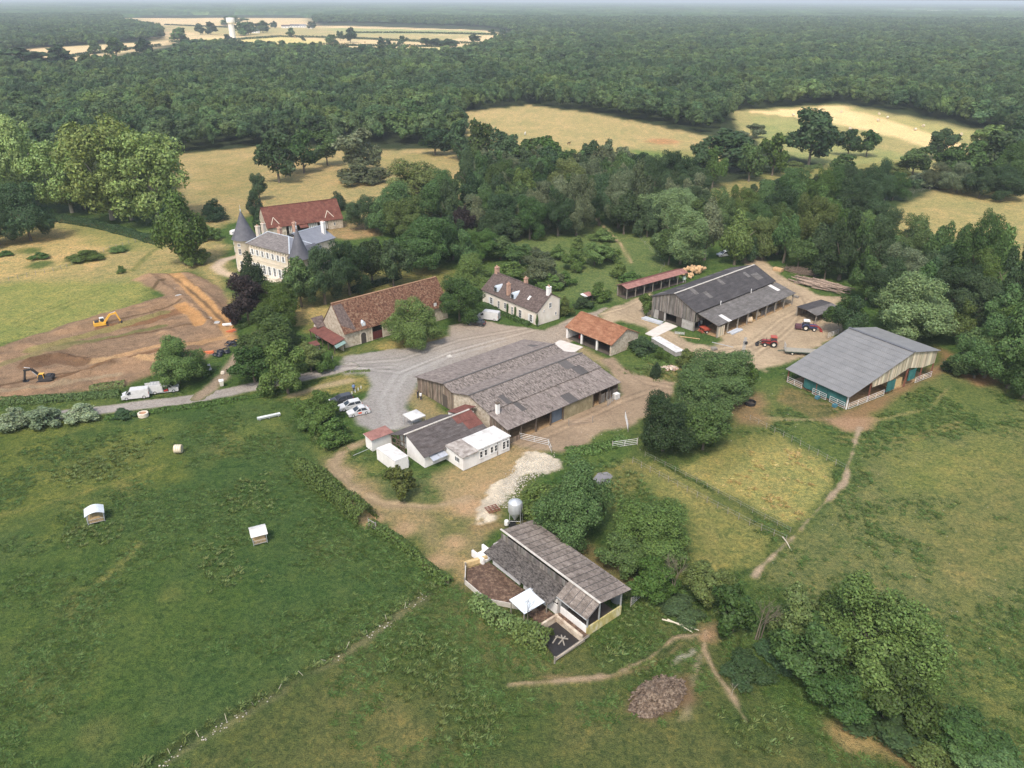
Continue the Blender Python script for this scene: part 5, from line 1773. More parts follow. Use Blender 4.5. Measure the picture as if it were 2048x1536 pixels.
# flat roofed front
b = MB()
b.box(4.3, -4.85, 0, 14.4, -.02, 2.7)
b.build('front_block', WHITE, t)
b = MB()
b.box(7.4, -5.0, 2.72, 14.6, -.3, 2.9)
b.build('flat_roof', WHITER, t)
b = MB()
b.slab([(4.0, -5.15, 2.74), (7.36, -5.15, 2.74), (7.36, -.3, 3.0), (4.0, -.3, 3.0)], .12)
b.build('lean_roof', mat('dirty_roof', [(0.35, (0.20, 0.17, 0.15)), (0.65, (0.42, 0.385, 0.35))], 1.2, fine=.25), t)
for x in (8.1, 9.1, 10.4, 11.3):
    window(t, x, -4.87, 1.05, 0, .62, 1.25, 0)
for x in (8.5, 9.2, 11.95, 13.0, 13.6):
    window(t, x, -4.87, 2.32, 0, .5, .26, 0, rails=1, name='fanlight')
window(t, 13.1, -4.87, .75, 0, .7, 1.5, 0, rails=3)
window(t, 13.95, -4.87, .75, 0, .6, 1.5, 0)
window(t, 4.28, -3.3, 1.0, -math.pi / 2, 1.3, 1.0, 2, rails=1)
b = MB()
b.box(11.62, -4.92, .1, 11.72, -4.86, 2.7)
b.build('drainpipe', BEAM, t)
for x in (.9, 2.5):
    b = MB()
    b.slab([(x, -1.25, 1.55), (x + 1.5, -1.25, 1.55), (x + 1.5, -.02, 1.95), (x, -.02, 1.95)], .06)
    b.build('awning', mat('blue_grey_sheet', (0.36, 0.39, 0.45), 2, fine=.15), t)
window(t, 1.9, -.03, .5, 0, .8, .8, 0)
# shed, container, canopy
t = fw.thing('red_roofed_hut', 'small white hut with a rust red roof beside the white container', 'hut', x=-3.9, y=10.1)
b = MB()
b.box(.1, .1, 0, 4.1, 2.2, 2.2)
b.build('wall', WHITE, t)
sheet_roof(t, (-.15, -.15, 2.3), (4.4, -.15, 2.3), (-.15, 2.5, 2.55), 4, 1, RUSTR, under=WHITE)
b = MB()
b.bar((-.2, -.15, 1.0), (-3.2, 1.0, .1), .06)
b.build('pipe', IRON, t)
t = fw.thing('white_container', 'white flat topped container on the grass beside the parlour gable', 'container', x=-4.65, y=1.75)
b = MB()
b.box(0, 0, .12, 2.6, 5.6, 2.3)
b.build('body', WHITE, t)
b = MB()
for i in range(6):
    b.box(-.04 if i % 2 else -.02, .9 * i, 2.31, 2.64, .9 * i + .88, 2.37)
b.build('roof', WHITER, t)
b = MB()
b.box(.2, .2, 0, 2.4, 5.4, .11)
b.build('base', CONC, t)
x_, y_ = fw.L(811, 932)
t = fw.thing('white_tank', 'small white tank standing at the corner of the white container', 'tank', x=x_, y=y_)
b = MB()
b.box(-.5, -.4, .15, .5, .4, 1.15)
b.build('tank_body', WPAINT, t)
b = MB()
b.box(-.55, -.45, 0, .55, .45, .14)
b.build('pallet', GREYWOODP, t)
x_, y_ = fw.L(828, 828, 2.5)
t = fw.thing('canopy_tent', 'white canopy tent on thin posts beside the gravel car park', 'canopy', x=x_, y=y_)
b = MB()
b.add([(-1.5, -1.5, 2.35), (1.5, -1.5, 2.35), (1.5, 1.5, 2.35), (-1.5, 1.5, 2.35), (0, 0, 2.75)], [(0, 1, 4), (1, 2, 4), (2, 3, 4), (3, 0, 4), (3, 2, 1, 0)])
b.box(-1.5, -1.5, 2.15, 1.5, -1.47, 2.35).box(-1.5, 1.47, 2.15, 1.5, 1.5, 2.35).box(-1.5, -1.47, 2.15, -1.47, 1.47, 2.35).box(1.47, -1.47, 2.15, 1.5, 1.47, 2.35)
b.build('tent_roof', WHITER, t)
for sx in (-1.42, 1.42):
    for sy in (-1.42, 1.42):
        b = MB()
        b.tube([(sx, sy, 0), (sx, sy, 2.2)], .035, 6)
        b.build('leg', IRON, t)
t = fw.thing('picnic_table', 'wooden picnic table under the white canopy tent', 'table', x=x_ + .3, y=y_ - .5)
b = MB()
b.box(-.9, -.35, .70, .9, .35, .76)
b.build('table_top', GREYWOODP, t)
for s in (-1, 1):
    b = MB()
    b.box(-.9, s * .75 - .14, .42, .9, s * .75 + .14, .47)
    b.build('bench', GREYWOODP, t)
b = MB()
for s in (-.6, .6):
    b.bar((s, -.8, 0), (s, .3, .7), .07).bar((s, .8, 0), (s, -.3, .7), .07).bar((s, -.85, .4), (s, .85, .4), .07)
b.build('legs', GREYWOODP, t)

# ------------------------------------------------------------------ cart shed
fc = Frame(G(*(1100 + 415 / 3.4133, 480 + 793 / 3.4133)), 42)
t = fc.thing('cart_shed', 'open three bay cart shed with orange tiled roof and white posts', 'shed')
Lc = 13.7


def tile_rows(parent, el, er, rl, rows, m, th=0.10, name='roof', cols=0):
    """a tiled slope whose courses step like laid tiles"""
    el, er, rl = Vector(el), Vector(er), Vector(rl)
    V = (rl - el) / rows
    u = (er - el).normalized()
    n = u.cross(V.normalized()).normalized()
    if n.z < 0:
        n = -n
    b = MB()
    b.slab([el, er, er + (rl - el), rl], th)
    for j in range(rows):
        a, c = el + V * j, er + V * j
        up = V * 1.02
        b.add([a + n * .055, c + n * .055, c + up + n * .012, a + up + n * .012, a + n * .002, c + n * .002], [(0, 1, 2, 3), (4, 5, 1, 0)])
    return b.build(name, m, parent)


tile_rows(t, (-.35, -.3, 2.7), (-.35, Lc + .2, 2.7), (4.7, -.3, 5.25), 20, TILE3)
tile_rows(t, (9.3, -.3, 3.0), (9.3, Lc + .2, 3.0), (4.7, -.3, 5.25), 18, TILE3)
b = MB()
for i in range(28):
    b.bar((4.7, -.3 + i * .5, 5.33), (4.7, .16 + i * .5, 5.35), .3, .12)
b.build('ridge', TILE3, t)
b = MB()
b.prism([(0, 0), (0, 2.6), (4.7, 5.1), (9.0, 3.0), (9.0, 0)], 'y', 0, .4)
b.build('stone_gable', STONE, t)
b = MB()
b.prism([(0, 0), (0, 2.6), (4.7, 5.1), (9.0, 3.0), (9.0, 0)], 'y', Lc - .4, Lc)
b.build('white_gable', WHITE, t)
b = MB()
b.box(8.7, .4, 0, 9.0, Lc - .4, 2.9)
b.build('rear_wall', STONE, t)
b = MB()
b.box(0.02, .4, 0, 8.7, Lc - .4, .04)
b.build('floor', DARKIN, t)
b = MB()
b.box(4.6, 8.9, .05, 8.6, 9.1, 3.4)
b.build('partition', BLOCK, t)
for y in (4.3, 8.95, 13.45):
    b = MB()
    b.box(-.02, y - .2, 0, .34, y + .2, 2.62)
    b.build('post', WHITE, t)
b = MB()
b.box(-.02, .4, 2.42, .2, Lc - .4, 2.66)
b.build('lintel', BEAM, t)
x_, y_ = 2.2, 11.4
q = fc.thing('red_drum', 'red drum standing inside the left bay of the cart shed', 'drum', x=x_, y=y_)
b = MB()
b.lathe([(0, .9), (.3, .9), (.32, .86), (.3, .6), (.32, .58), (.3, .3), (.32, .28), (.3, .05), (0, .05)], 14)
b.build('drum_body', mat('red_paint', (0.42, 0.045, 0.035), 2, rough=.5), q, smooth=True)

# ------------------------------------------------------------------ dark timber barn
fd = Frame(G(*(1100 + 980 / 3.4133, 480 + 625 / 3.4133)), 42)
t = fd.thing('dark_barn', 'large timber barn with nearly black sheet roof and an open lean-to', 'barn')
LD = 34.0
rD = random.Random(5)
PDb = profile([(13.2, 5.3), (6.3, 7.7), (0, 4.95)])
sheet_roof(t, (-.3, -.35, 4.85), (LD, -.35, 4.85), (-.3, 6.3, 7.75), 25, 3, DARKR, fn=lambda i, j: GREYR if (i, j) in ((21, 1), (22, 1), (4, 2), (6, 1), (12, 2)) else DARKR)
sheet_roof(t, (-.3, 13.2, 5.25), (LD, 13.2, 5.25), (-.3, 6.3, 7.75), 25, 3, DARKR, fn=lambda i, j: GREYR if rD.random() < .08 else DARKR)
sheet_roof(t, (.5, -6.1, 3.05), (LD + .3, -6.1, 3.05), (.5, -.2, 4.5), 25, 2, GREYR, fn=lambda i, j: WHITER if (i, j) in ((3, 0), (22, 1)) else GREYR)
b = MB()
for i in range(34):
    b.box(-.3 + i, 6.05, 7.80, .62 + i, 6.45, 7.90)
b.build('ridge', CONC, t)
boards(t, (0, 12.7), (0, 0), 0, lambda f: PDb(lerp(12.7, 0, f)) - .1, GREYWOOD, .24, seed=11, zb=lambda f: 2.3 if 0.06 < f < .98 else 0)
boards(t, (.3, 0), (LD - .5, 0), 0, lambda f: 4.4, GREYWOOD, .26, seed=12, zb=lambda f: 2.2)
boards(t, (LD - .6, 0), (LD - .6, 12.7), 0, lambda f: PDb(lerp(0, 12.7, f)) - .1, GREYWOOD, .26, seed=13)
boards(t, (LD - .7, 12.72), (.2, 12.72), 0, lambda f: 5.1, GREYWOOD, .26, seed=14)
b = MB()
b.box(.05, .1, 0, .3, 3.6, 2.3).box(.05, 10.6, 0, .3, 12.6, 2.3).box(.05, 8.5, 0, .3, 8.9, 2.3)
b.build('block_wall', BLOCK, t)
b = MB()
b.box(.1, 8.9, .05, .2, 10.6, 2.25)
b.build('sliding_door', DARKDOOR, t)
b = MB()
b.box(0, 3.62, .05, .1, 5.2, 2.3)
b.build('sliding_door', DARKDOOR, t)
b = MB()
b.box(.35, .1, 0.0, LD - .7, 12.6, .05)
b.build('floor', DARKIN, t)
b = MB()
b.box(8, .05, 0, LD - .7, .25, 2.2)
b.build('dark_inner_wall', DARKIN, t)  # shade under the lean-to put into this dark wall colour
b = MB()
b.box(1.0, -5.9, 0, LD - .2, -.1, .05)
b.build('lean_to_floor', STRAWF, t)
for i in range(9):
    b = MB()
    x = .9 + i * (LD - 1.2) / 8
    b.box(x - .12, -5.9, 0, x + .12, -5.66, 3.05)
    b.bar((x, -5.8, 2.1), (x + (.9 if i < 8 else -.9), -5.8, 3.0), .12)
    b.build('post', GREYWOODP, t)
boards(t, (1.0, -5.85), (3.6, -5.85), 0, lambda f: 2.6, PALEWOOD, .4, seed=15)
for x in (9.3, 22.3):
    b = MB()
    b.tube([(x, -.45, 4.4), (x, -.45, 5.5)], .09, 8)
    b.build('vent_pipe', WPAINT, t)
for x, y in ((26.5, 3.4), ):
    b = MB()
    z = lerp(4.85, 7.75, (y + .35) / 6.65) + .12
    b.slab([(x, y, z), (x + 1.2, y, z), (x + 1.2, y + 1.8, z + .79), (x, y + 1.8, z + .79)], .03)
    b.build('rooflight', GREYR, t)

# ------------------------------------------------------------------ farmhouse
ff = Frame(G(*(600 + 1620 / 3.4133, 480 + 585 / 3.4133)), 40)
t = ff.thing('farmhouse', 'long cream farmhouse with dark brown tiled roof and two zinc dormers', 'house')
LF = 21.2
b = MB()
b.prism([(0, 0), (0, 3.5), (4.3, 6.9), (7.2, 5.3), (7.2, 0)], 'y', 0, LF)
b.build('wall', CREAM, t)
tile_rows(t, (-.35, -.15, 3.35), (-.35, LF + .2, 3.35), (4.3, -.15, 7.1), 22, TILE2, .14)
tile_rows(t, (7.5, -.15, 5.25), (7.5, LF + .2, 5.25), (4.3, -.15, 7.1), 12, TILE2, .14)
b = MB()
b.bar((4.3, -.2, 7.2), (4.3, LF + .25, 7.2), .32, .14)
b.build('ridge', TILE2, t)
for x, y, z0, z1, m_, w_ in ((4.0, .6, 6.6, 8.6, WHITE, .5), (4.6, 9.6, 6.5, 8.3, BRICK, .42), (4.4, 20.7, 6.6, 8.4, BRICK, .5), (.95, 11.9, 4.2, 7.0, BRICK, .42)):
    b = MB()
    b.box(x - w_, y - w_ * .8, z0, x + w_, y + w_ * .8, z1)
    b.box(x - w_ - .08, y - w_ * .8 - .08, z1, x + w_ + .08, y + w_ * .8 + .08, z1 + .16)
    c_ = b.build('chimney', m_, t)
    b = MB()
    for s in (-.2, .2):
        b.lathe([(.13, 0), (.10, .45), (0, .45)], 8, (x, y + s, z1 + .16))
    b.build('chimney_pot', BRICK, c_)
for y in (9.6, 16.2):
    b = MB()
    n = 10
    prof = [(y - .75 + 1.5 * i / n, 4.15 + 1.55 * math.sin(math.pi * min(max(i / n, 0.0), 1)) ** .6) for i in range(n + 1)]
    b.prism([(q_[0], max(q_[1], 4.1)) for q_ in prof], 'x', .25, 2.6)
    d_ = b.build('dormer', ZINC, t)
    b = MB()
    b.box(.17, y - .5, 4.25, .24, y + .5, 5.2)
    b.build('pane', GLASS, d_)
b = MB()
b.slab([(1.2, 4.6, 4.90), (1.2, 5.3, 4.90), (2.1, 5.3, 5.68), (2.1, 4.6, 5.68)], .05)
b.build('rooflight', WHITER, t)
for y, w_, h_, z_ in ((2.3, 1.0, 1.9, .3), (6.3, 1.1, 2.1, .1), (9.3, .7, 2.1, .05), (12.0, .9, 1.6, .8), (14.6, .8, 2.1, .05), (17.6, 1.0, 1.8, .5)):
    window(t, -.03, y, z_, -math.pi / 2, w_, h_, 1, rails=3, shutters=WPAINT if y in (2.3, 17.6) else None)
window(t, 4.0, -.03, 3.6, 0, .85, 1.3, 1)
window(t, 5.9, -.03, 1.4, 0, .5, .7, 0)
window(t, 2.0, -.03, 3.2, 0, .4, .4, 0)
b = MB()
b.tube([(6.9, -.08, 0), (6.9, -.08, 5.1)], .06, 6)
b.build('drainpipe', IRON, t)
t2 = ff.thing('climbing_plant', 'climbing plant on the corner of the farmhouse', 'plant', x=-.3, y=-.2)
put('foliage', CROWNS['tall'][0], LEAF('oak'), t2, (0, 0, 0), scale=(1.0, 1.0, 3.1))
for i, y in enumerate((7.9, 10.9)):
    t2 = ff.thing('climbing_plant', ('narrow climber between two windows of the farmhouse, nearer the gable', 'narrow climber on the farmhouse front under the brick chimney')[i], 'plant', x=-.25, y=y)
    put('foliage', CROWNS['tall'][1], LEAF('oak'), t2, (0, 0, 0), scale=(.7, .8, 2.6))
x_, y_ = ff.L(1173, 590, 1.6)
t = ff.thing('tin_roof', 'little red and white tin roof over the dark bush behind the farmhouse', 'roof', x=x_, y=y_)
sheet_roof(t, (-1.6, -1, 1.6), (1.6, -1, 1.6), (-1.6, .8, 2.0), 3, 1, RUSTR, fn=lambda i, j: WHITER if i == 0 else RUSTR, name='cover')
for sx in (-1.4, 1.4):
    for sy in (-.8, .6):
        b = MB()
        b.box(sx - .06, sy - .06, 0, sx + .06, sy + .06, 1.6 if sy < 0 else 1.9)
        b.build('post', BEAM, t)

# ------------------------------------------------------------------ long tiled barn
fl = Frame(G(*(600 + 310 / 3.4133, 480 + 740 / 3.4133)), 41)
t = fl.thing('long_barn', 'long stone barn with steep mottled tile roof and an arched door', 'barn')
LL = 28.5
b = MB()
b.prism([(0, 0), (0, 3.75), (4.5, 9.1), (9.4, 3.4), (9.4, 0)], 'x', 0, LL)
b.build('wall', STONE, t)
tile_rows(t, (-.1, -.45, 3.45), (LL + .2, -.45, 3.45), (-.1, 4.5, 9.3), 30, TILE, .12)
tile_rows(t, (-.1, 9.9, 3.1), (LL + .2, 9.9, 3.1), (-.1, 4.5, 9.3), 30, TILE, .12)
b = MB()
for i in range(56):
    b.bar((-.1 + i * .51, 4.5, 9.38), (.38 + i * .51, 4.5, 9.41), .34, .16)
b.build('ridge', RIDGE, t)
b = MB()
b.slab([(.0, .9, 5.12), (3.0, -.35, 3.66), (2.2, 4.1, 8.96), (.0, 4.1, 8.96)], .03)
b.build('darker_patch', TILE2, t)
b = MB()
b.box(-1.8, 8.6, 0, .0, 10.6, 2.9)
b.build('side_wing', CREAM, t)
b = MB()
b.slab([(-2.2, 8.3, 2.9), (.6, 8.3, 2.9), (.6, 10.8, 4.6), (-2.2, 10.8, 4.6)], .12)
b.build('side_roof', TILE2, t)
window(t, -1.82, 9.6, 1.5, -math.pi / 2, .9, 1.0, 1)
n = 8
arch = [(4.15, 0), (4.15, 1.9)] + [(4.8 - .65 * math.cos(math.pi * i / n), 1.9 + .65 * math.sin(math.pi * i / n)) for i in range(1, n)] + [(5.45, 1.9), (5.45, 0)]
b = MB()
b.prism(arch, 'y', -.06, -.003)
d_ = b.build('arched_door', DARKDOOR, t)
b = MB()
for i in range(14):
    a0, a1 = math.pi * i / 14, math.pi * (i + .9) / 14
    ps = [(4.8 - r_ * math.cos(a_), 1.9 + r_ * math.sin(a_)) for r_, a_ in ((.67, a0), (.67, a1), (.97, a1), (.97, a0))]
    b.prism(ps[::-1], 'y', -.09, -.003)
b.box(3.83, -.09, 0, 4.13, -.003, 1.9).box(5.47, -.09, 0, 5.77, -.003, 1.9)
b.build('door_surround', PALEST, d_)
b = MB()
for i in range(6):
    b.box(7.15 + i * .43, -.08, .15, 7.15 + i * .43 + .4, -.003, 2.0)
b.build('barn_door', DOORRED, t)
b = MB()
for i in range(6):
    b.box(7.15 + i * .43, -.07, 2.04, 7.15 + i * .43 + .4, -.003, 3.3)
b.build('upper_panel', PALEWOOD, t)
b = MB()
b.box(6.85, -.1, 0, 7.12, -.003, 3.4).box(9.76, -.1, 0, 10.03, -.003, 3.4)
b.build('door_jamb', PALEST, t)
b = MB()
b.prism([(5.0 - .3, 4.05), (5.3 + .3, 4.05), (5.3 + .3, 4.7), (5.15, 5.3), (5.0 - .3, 4.7)], 'y', .0, .9)
d_ = b.build('dormer', ZINC, t)
b = MB()
b.box(4.9, -.05, 4.1, 5.4, -.003, 4.7)
b.build('shutter', WPAINT, d_)
b = MB()
b.prism([(24.2, 3.9), (25.4, 3.9), (25.4, 4.8), (24.8, 5.6), (24.2, 4.8)], 'y', .0, 1.1)
d_ = b.build('dormer', TILE, t)
b = MB()
b.box(24.4, -.05, 3.95, 25.2, -.003, 4.8)
b.build('shutter', WPAINT, d_)
# lean-to along the gable
t = fl.thing('lean_to', 'low open lean-to with a brick red roof on the gable of the long barn', 'lean-to', x=-3.4, y=-1.2)
sheet_roof(t, (0, 0, 2.1), (0, 11.4, 2.1), (2.9, 0, 2.9), 9, 1, REDR)
for i in range(5):
    b = MB()
    b.box(.15, .2 + i * 2.7, 0, .33, .38 + i * 2.7, 2.1)
    b.build('post', BEAM, t)
b = MB()
b.box(2.3, .2, 0, 2.5, 11.2, 2.5)
b.build('rear_wall', STONE, t)
b = MB()
b.slab([(.1, -.9, 1.6), (2.6, -.9, 2.2), (2.6, -.1, 2.6), (.1, -.1, 2.0)], .05)
b.build('green_sheet', mat('green_grey_sheet', (0.17, 0.25, 0.23), 2), t)
x_, y_ = fl.L(624, 690, 1.2)
t = fl.thing('red_tarpaulin_stack', 'low stack under a red sheet left of the lean-to', 'stack', x=x_, y=y_)
b = MB()
b.slab([(-1.6, -1.0, 1.25), (1.6, -1.0, 1.25), (1.6, 1.0, 1.6), (-1.6, 1.0, 1.6)], .06)
b.build('red_sheet', REDR, t)
b = MB()
b.box(-1.4, -.8, 0, 1.4, .8, 1.1)
b.build('crates', GREYWOODP, t)

# ------------------------------------------------------------------ castle
fk = Frame((-69.3, 209.0), -35)
t = fk.thing('castle', 'small castle with two round slate capped towers and white shuttered windows', 'castle')
b = MB()
b.box(-5.6, 0, 0, 11.8, 9.2, 8.7)
b.build('wall', CASTLE, t)
b = MB()
b.box(-5.7, -.12, 8.3, 11.95, -.003, 8.75).box(-5.6, -.07, 4.3, 11.8, -.003, 4.55)
b.build('cornice', PALEST, t)
ez, rz_ = 8.75, 11.5
R0, R1 = (-2.2, 4.6, rz_), (6.6, 4.6, rz_)
E_ = [(-6.0, -.45, ez), (12.2, -.45, ez), (12.2, 9.6, ez), (-6.0, 9.6, ez)]
b = MB()
b.add([E_[0], E_[1], R1, R0], [(0, 1, 2, 3)]).add([E_[0], (E_[0][0], E_[0][1], ez - .12), (E_[1][0], E_[1][1], ez - .12), E_[1]], [(0, 1, 2, 3)])
b.build('front_roof', SLATEB, t)
b = MB()
b.add([E_[1], E_[2], R1], [(0, 1, 2)]).add([E_[3], E_[0], R0], [(0, 1, 2)]).add([E_[2], E_[3], R0, R1], [(0, 1, 2, 3)])
b.add([(x, y, z - .12) for x, y, z in E_], [(3, 2, 1, 0)])
b.build('roof', SLATEL, t)
b = MB()
for p, q in ((R0, R1), (E_[0], R0), (E_[1], R1), (E_[2], R1), (E_[3], R0)):
    b.bar(Vector(p) + Vector((0, 0, .03)), Vector(q) + Vector((0, 0, .03)), .22, .12)
b.build('ridge', ZINC, t)
# rear wing
b = MB()
b.prism([(-1.6, 0), (-1.6, 8.7), (4.1, 11.0), (9.8, 8.7), (9.8, 0)], 'y', 9.3, 18.0)
b.build('wing_wall', CASTLE, t)
b = MB()
b.slab([(-2.0, 8.0, 8.65), (-2.0, 18.3, 8.65), (4.1, 18.3, 11.2), (4.1, 8.0, 11.2)], .14)
b.slab([(10.2, 8.0, 8.65), (10.2, 18.3, 8.65), (4.1, 18.3, 11.2), (4.1, 8.0, 11.2)], .14)
b.build('wing_roof', SLATEL, t)
b = MB()
b.bar((4.1, 7.8, 11.28), (4.1, 18.4, 11.28), .22, .12)
b.build('ridge', ZINC, t)
window(t, 9.82, 12.5, 6.2, math.pi / 2, .9, 1.5, 1)
b = MB()
b.box(9.8, 14.6, 3.3, 9.87, 15.6, 5.2)
b.build('door', DARKDOOR, t)
# facade windows
SHUT = mat('white_shutter', (0.76, 0.76, 0.75), 2, fine=.05)
for i in range(7):
    window(t, -4.0 + i * 2.15, -.03, 5.7, 0, .85, 1.7, 1, shutters=SHUT)
    window(t, -4.0 + i * 2.15, -.03, .8, 0, .95, 2.6, 1, rails=3, shutters=SHUT)
for i in range(16):
    b = MB()
    b.box(-5.4 + i * 1.1, -.35, 7.9, -5.15 + i * 1.1, -.125, 8.3)
    b.build('corbel', PALEST, t)
b = MB()
b.tube([(10.9, -.12, 0), (10.9, -.12, 8.5)], .09, 6)
b.build('drainpipe', BEAM, t)
b = MB()
b.box(2.5, -2.6, 0, 7.5, -.15, .5).box(3.2, -1.9, .5, 6.8, -.15, 1.0)
b.build('front_steps', PALEST, t)
# towers
for (cx, cy, r, zt, za, face) in ((-9.0, 1.6, 3.0, 9.2, 17.0, -.9), (15.0, .6, 2.5, 8.1, 16.2, .0)):
    b = MB()
    b.lathe([(r + .15, 0), (r + .15, 1.0), (r, 1.05), (r, 4.4), (r + .08, 4.45), (r + .08, 4.7), (r, 4.75), (r, zt - .3), (r + .25, zt), (r + .25, zt + .12)], 28, (cx, cy, 0))
    tw = b.build('tower', TOWER, t, smooth=True)
    b = MB()
    b.lathe([(r + .55, zt + .05), (r + .15, zt + .75), (r * .72, zt + (za - zt) * .34), (r * .36, zt + (za - zt) * .68), (.05, za)], 28, (cx, cy, 0))
    b.build('tower_roof', SLATE, tw, smooth=True)
    b = MB()
    b.lathe([(.16, za - .5), (.12, za), (.2, za + .25), (.04, za + .5), (.03, za + 1.6), (0, za + 1.65)], 8, (cx, cy, 0))
    b.build('finial', ZINC, tw)
    for a in ((-math.pi / 2 + face, ), (-math.pi / 2 + face + 1.25,)) if r > 2.8 else ((-math.pi / 2 - .35,), (-math.pi / 2 + .6,)):
        a = a[0]
        for z_, h_ in ((1.0, 2.4), (5.4, 1.6), (7.6 if r > 2.8 else 6.6, .8)):
            window(tw, cx + (r + .06) * math.cos(a), cy + (r + .06) * math.sin(a), z_, a + math.pi / 2, .9, h_, 1)
b = MB()
b.prism([(-10.9 - .55, 10.5), (-10.9 + .55, 10.5), (-10.9 + .55, 11.4), (-10.9, 11.8), (-10.9 - .55, 11.4)], 'y', -1.2, .6)
b.build('tower_dormer', WPAINT, t)
for x, y, z0, z1, m_ in ((-4.6, 3.2, 9.5, 12.8, PALEST), (-6.4, 6.5, 8.7, 12.6, PALEST), (2.0, 5.4, 11, 12.9, BRICK), (12.0, 2.6, 8.8, 12.4, PALEST), (2.6, 10.2, 11, 13.4, BRICK), (7.2, 16.6, 9.5, 13.0, WHITE)):
    b = MB()
    b.box(x - .55, y - .4, z0, x + .55, y + .4, z1)
    b.box(x - .65, y - .5, z1, x + .65, y + .5, z1 + .2)
    c_ = b.build('chimney', m_, t)
    b = MB()
    for s in (-.25, .25):
        b.lathe([(.14, 0), (.11, .4), (0, .4)], 8, (x + s, y, z1 + .2))
    b.build('chimney_pot', BRICK, c_)
b = MB()
b.box(11.8, 3.6, 0, 15.4, 8.6, 7.8)
b.build('side_block', CASTLE, t)
b = MB()
b.slab([(11.7, 3.2, 9.6), (15.9, 3.2, 7.6), (15.9, 9.0, 7.6), (11.7, 9.0, 9.6)], .14)
b.build('side_roof', SLATE, t)

# ------------------------------------------------------------------ red roofed outbuilding behind the castle
o_ = G(380 + 790 / 5.12, 360 + 490 / 5.12, 3.4)
fr_ = Frame(o_, 31)
t = fr_.thing('red_roofed_barn', 'red tiled half timbered outbuilding behind the castle', 'barn')
LR = 25.5
b = MB()
b.prism([(0.3, 0), (.3, 3.3), (5.4, 8.6), (10.6, 3.3), (10.6, 0)], 'x', 0, .4)
b.prism([(0.3, 0), (.3, 3.3), (5.4, 8.6), (10.6, 3.3), (10.6, 0)], 'x', LR - .4, LR)
b.box(.4, .3, 0, 6.2, .7, 3.3).box(20.4, .3, 0, LR - .4, .7, 3.3).box(.4, 10.2, 0, LR - .4, 10.6, 3.3)
b.build('wall', STONE, t)
tile_rows(t, (-.1, -.1, 3.1), (LR + .2, -.1, 3.1), (-.1, 5.4, 8.8), 28, TILE4, .14)
tile_rows(t, (-.1, 10.9, 3.1), (LR + .2, 10.9, 3.1), (-.1, 5.4, 8.8), 28, TILE4, .14)
b = MB()
b.bar((-.1, 5.4, 8.9), (LR + .2, 5.4, 8.9), .3, .14)
b.build('ridge', TILE4, t)
for x0, x1 in ((7.0, 9.8), (13.6, 16.8), (17.6, 20.2)):
    b = MB()
    b.box(x0, .45, .4, x1, .6, 3.2)
    w_ = b.build('infill', WHITE, t)
    b = MB()
    k = 5
    for i in range(k + 1):
        xx = lerp(x0, x1, i / k)
        b.box(xx - .09, .36, .4, xx + .09, .447, 3.2)
    b.box(x0 + .09, .37, 3.0, x1 - .09, .44, 3.18)
    b.build('timber', BEAM, w_)
b = MB()
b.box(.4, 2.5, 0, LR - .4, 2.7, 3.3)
b.build('dark_inner_wall', DARKIN, t)
b = MB()
b.slab([(10.4, -1.6, 2.3), (13.2, -1.6, 2.3), (13.2, .3, 3.0), (10.4, .3, 3.0)], .1)
b.build('porch_roof', TILE4, t)
window(t, 22.6, .28, 1.2, 0, .6, 1.0, 0)
for x0, x1 in ((2.2, 3.6), (20.2, 22.0)):
    b = MB()
    b.bar((x0 - .6, .6, 4.0), (lerp(x0, x1, .5), 2.4, 5.9), .16).bar((x1 + .6, .6, 4.0), (lerp(x0, x1, .5), 2.4, 5.9), .16)
    b.build('dormer_ridge', PALEST, t)

# ------------------------------------------------------------------ open shed with red roof
fo = Frame(G(*(1100 + 520 / 3.4133, 480 + 405 / 3.4133)), 37)
t = fo.thing('open_shed', 'long open wood shed with a faded red roof behind the dark barn', 'shed')
Ls = 23.0
sheet_roof(t, (-.3, -.4, 2.9), (Ls, -.4, 2.9), (-.3, 1.7, 3.5), 16, 1, RUSTR)
sheet_roof(t, (-.3, 3.9, 2.8), (Ls, 3.9, 2.8), (-.3, 1.72, 3.52), 16, 1, REDR)
for i in range(8):
    for y in (0, 3.4):
        b = MB()
        x = .1 + i * (Ls - .5) / 7
        b.box(x - .09, y - .09, 0, x + .09, y + .09, 2.85)
        b.build('post', GREYWOODP, t)
boards(t, (Ls - .4, 3.5), (0, 3.5), 0, lambda f: 2.7, OLDWOOD, .24, seed=21)
b = MB()
b.box(0, .1, 0, Ls - .4, 3.3, .04)
b.build('floor', DARKIN, t)

# ------------------------------------------------------------------ steel roofed barn
fs = Frame(G(*(1500 + 672 / 3.491, 560 + 905 / 3.491)), 32.5)
t = fs.thing('steel_barn', 'open cattle barn with grey steel roof and teal windbreak nets', 'barn')
WS, LS_, RXs = 27.6, 14.6, 18.3
e0, rzs, e1 = 2.95, 7.75, 5.9
sheet_roof(t, (-.5, -.4, e0 - .1), (-.5, LS_, e0 - .1), (RXs, -.4, rzs), 14, 12, STEEL, waves=4, amp=.06)
sheet_roof(t, (WS + .4, -.4, e1 - .05), (WS + .4, LS_, e1 - .05), (RXs, -.4, rzs), 14, 6, STEEL, waves=4, amp=.06)
b = MB()
b.bar((RXs, -.45, rzs + .14), (RXs, LS_ + .05, rzs + .14), .6, .10)
b.build('ridge', mat('dark_steel', (0.12, 0.125, 0.14), 1), t)
zs = lambda x: lerp(e0, rzs, x / RXs) if x < RXs else lerp(rzs, e1, (x - RXs) / (WS - RXs))
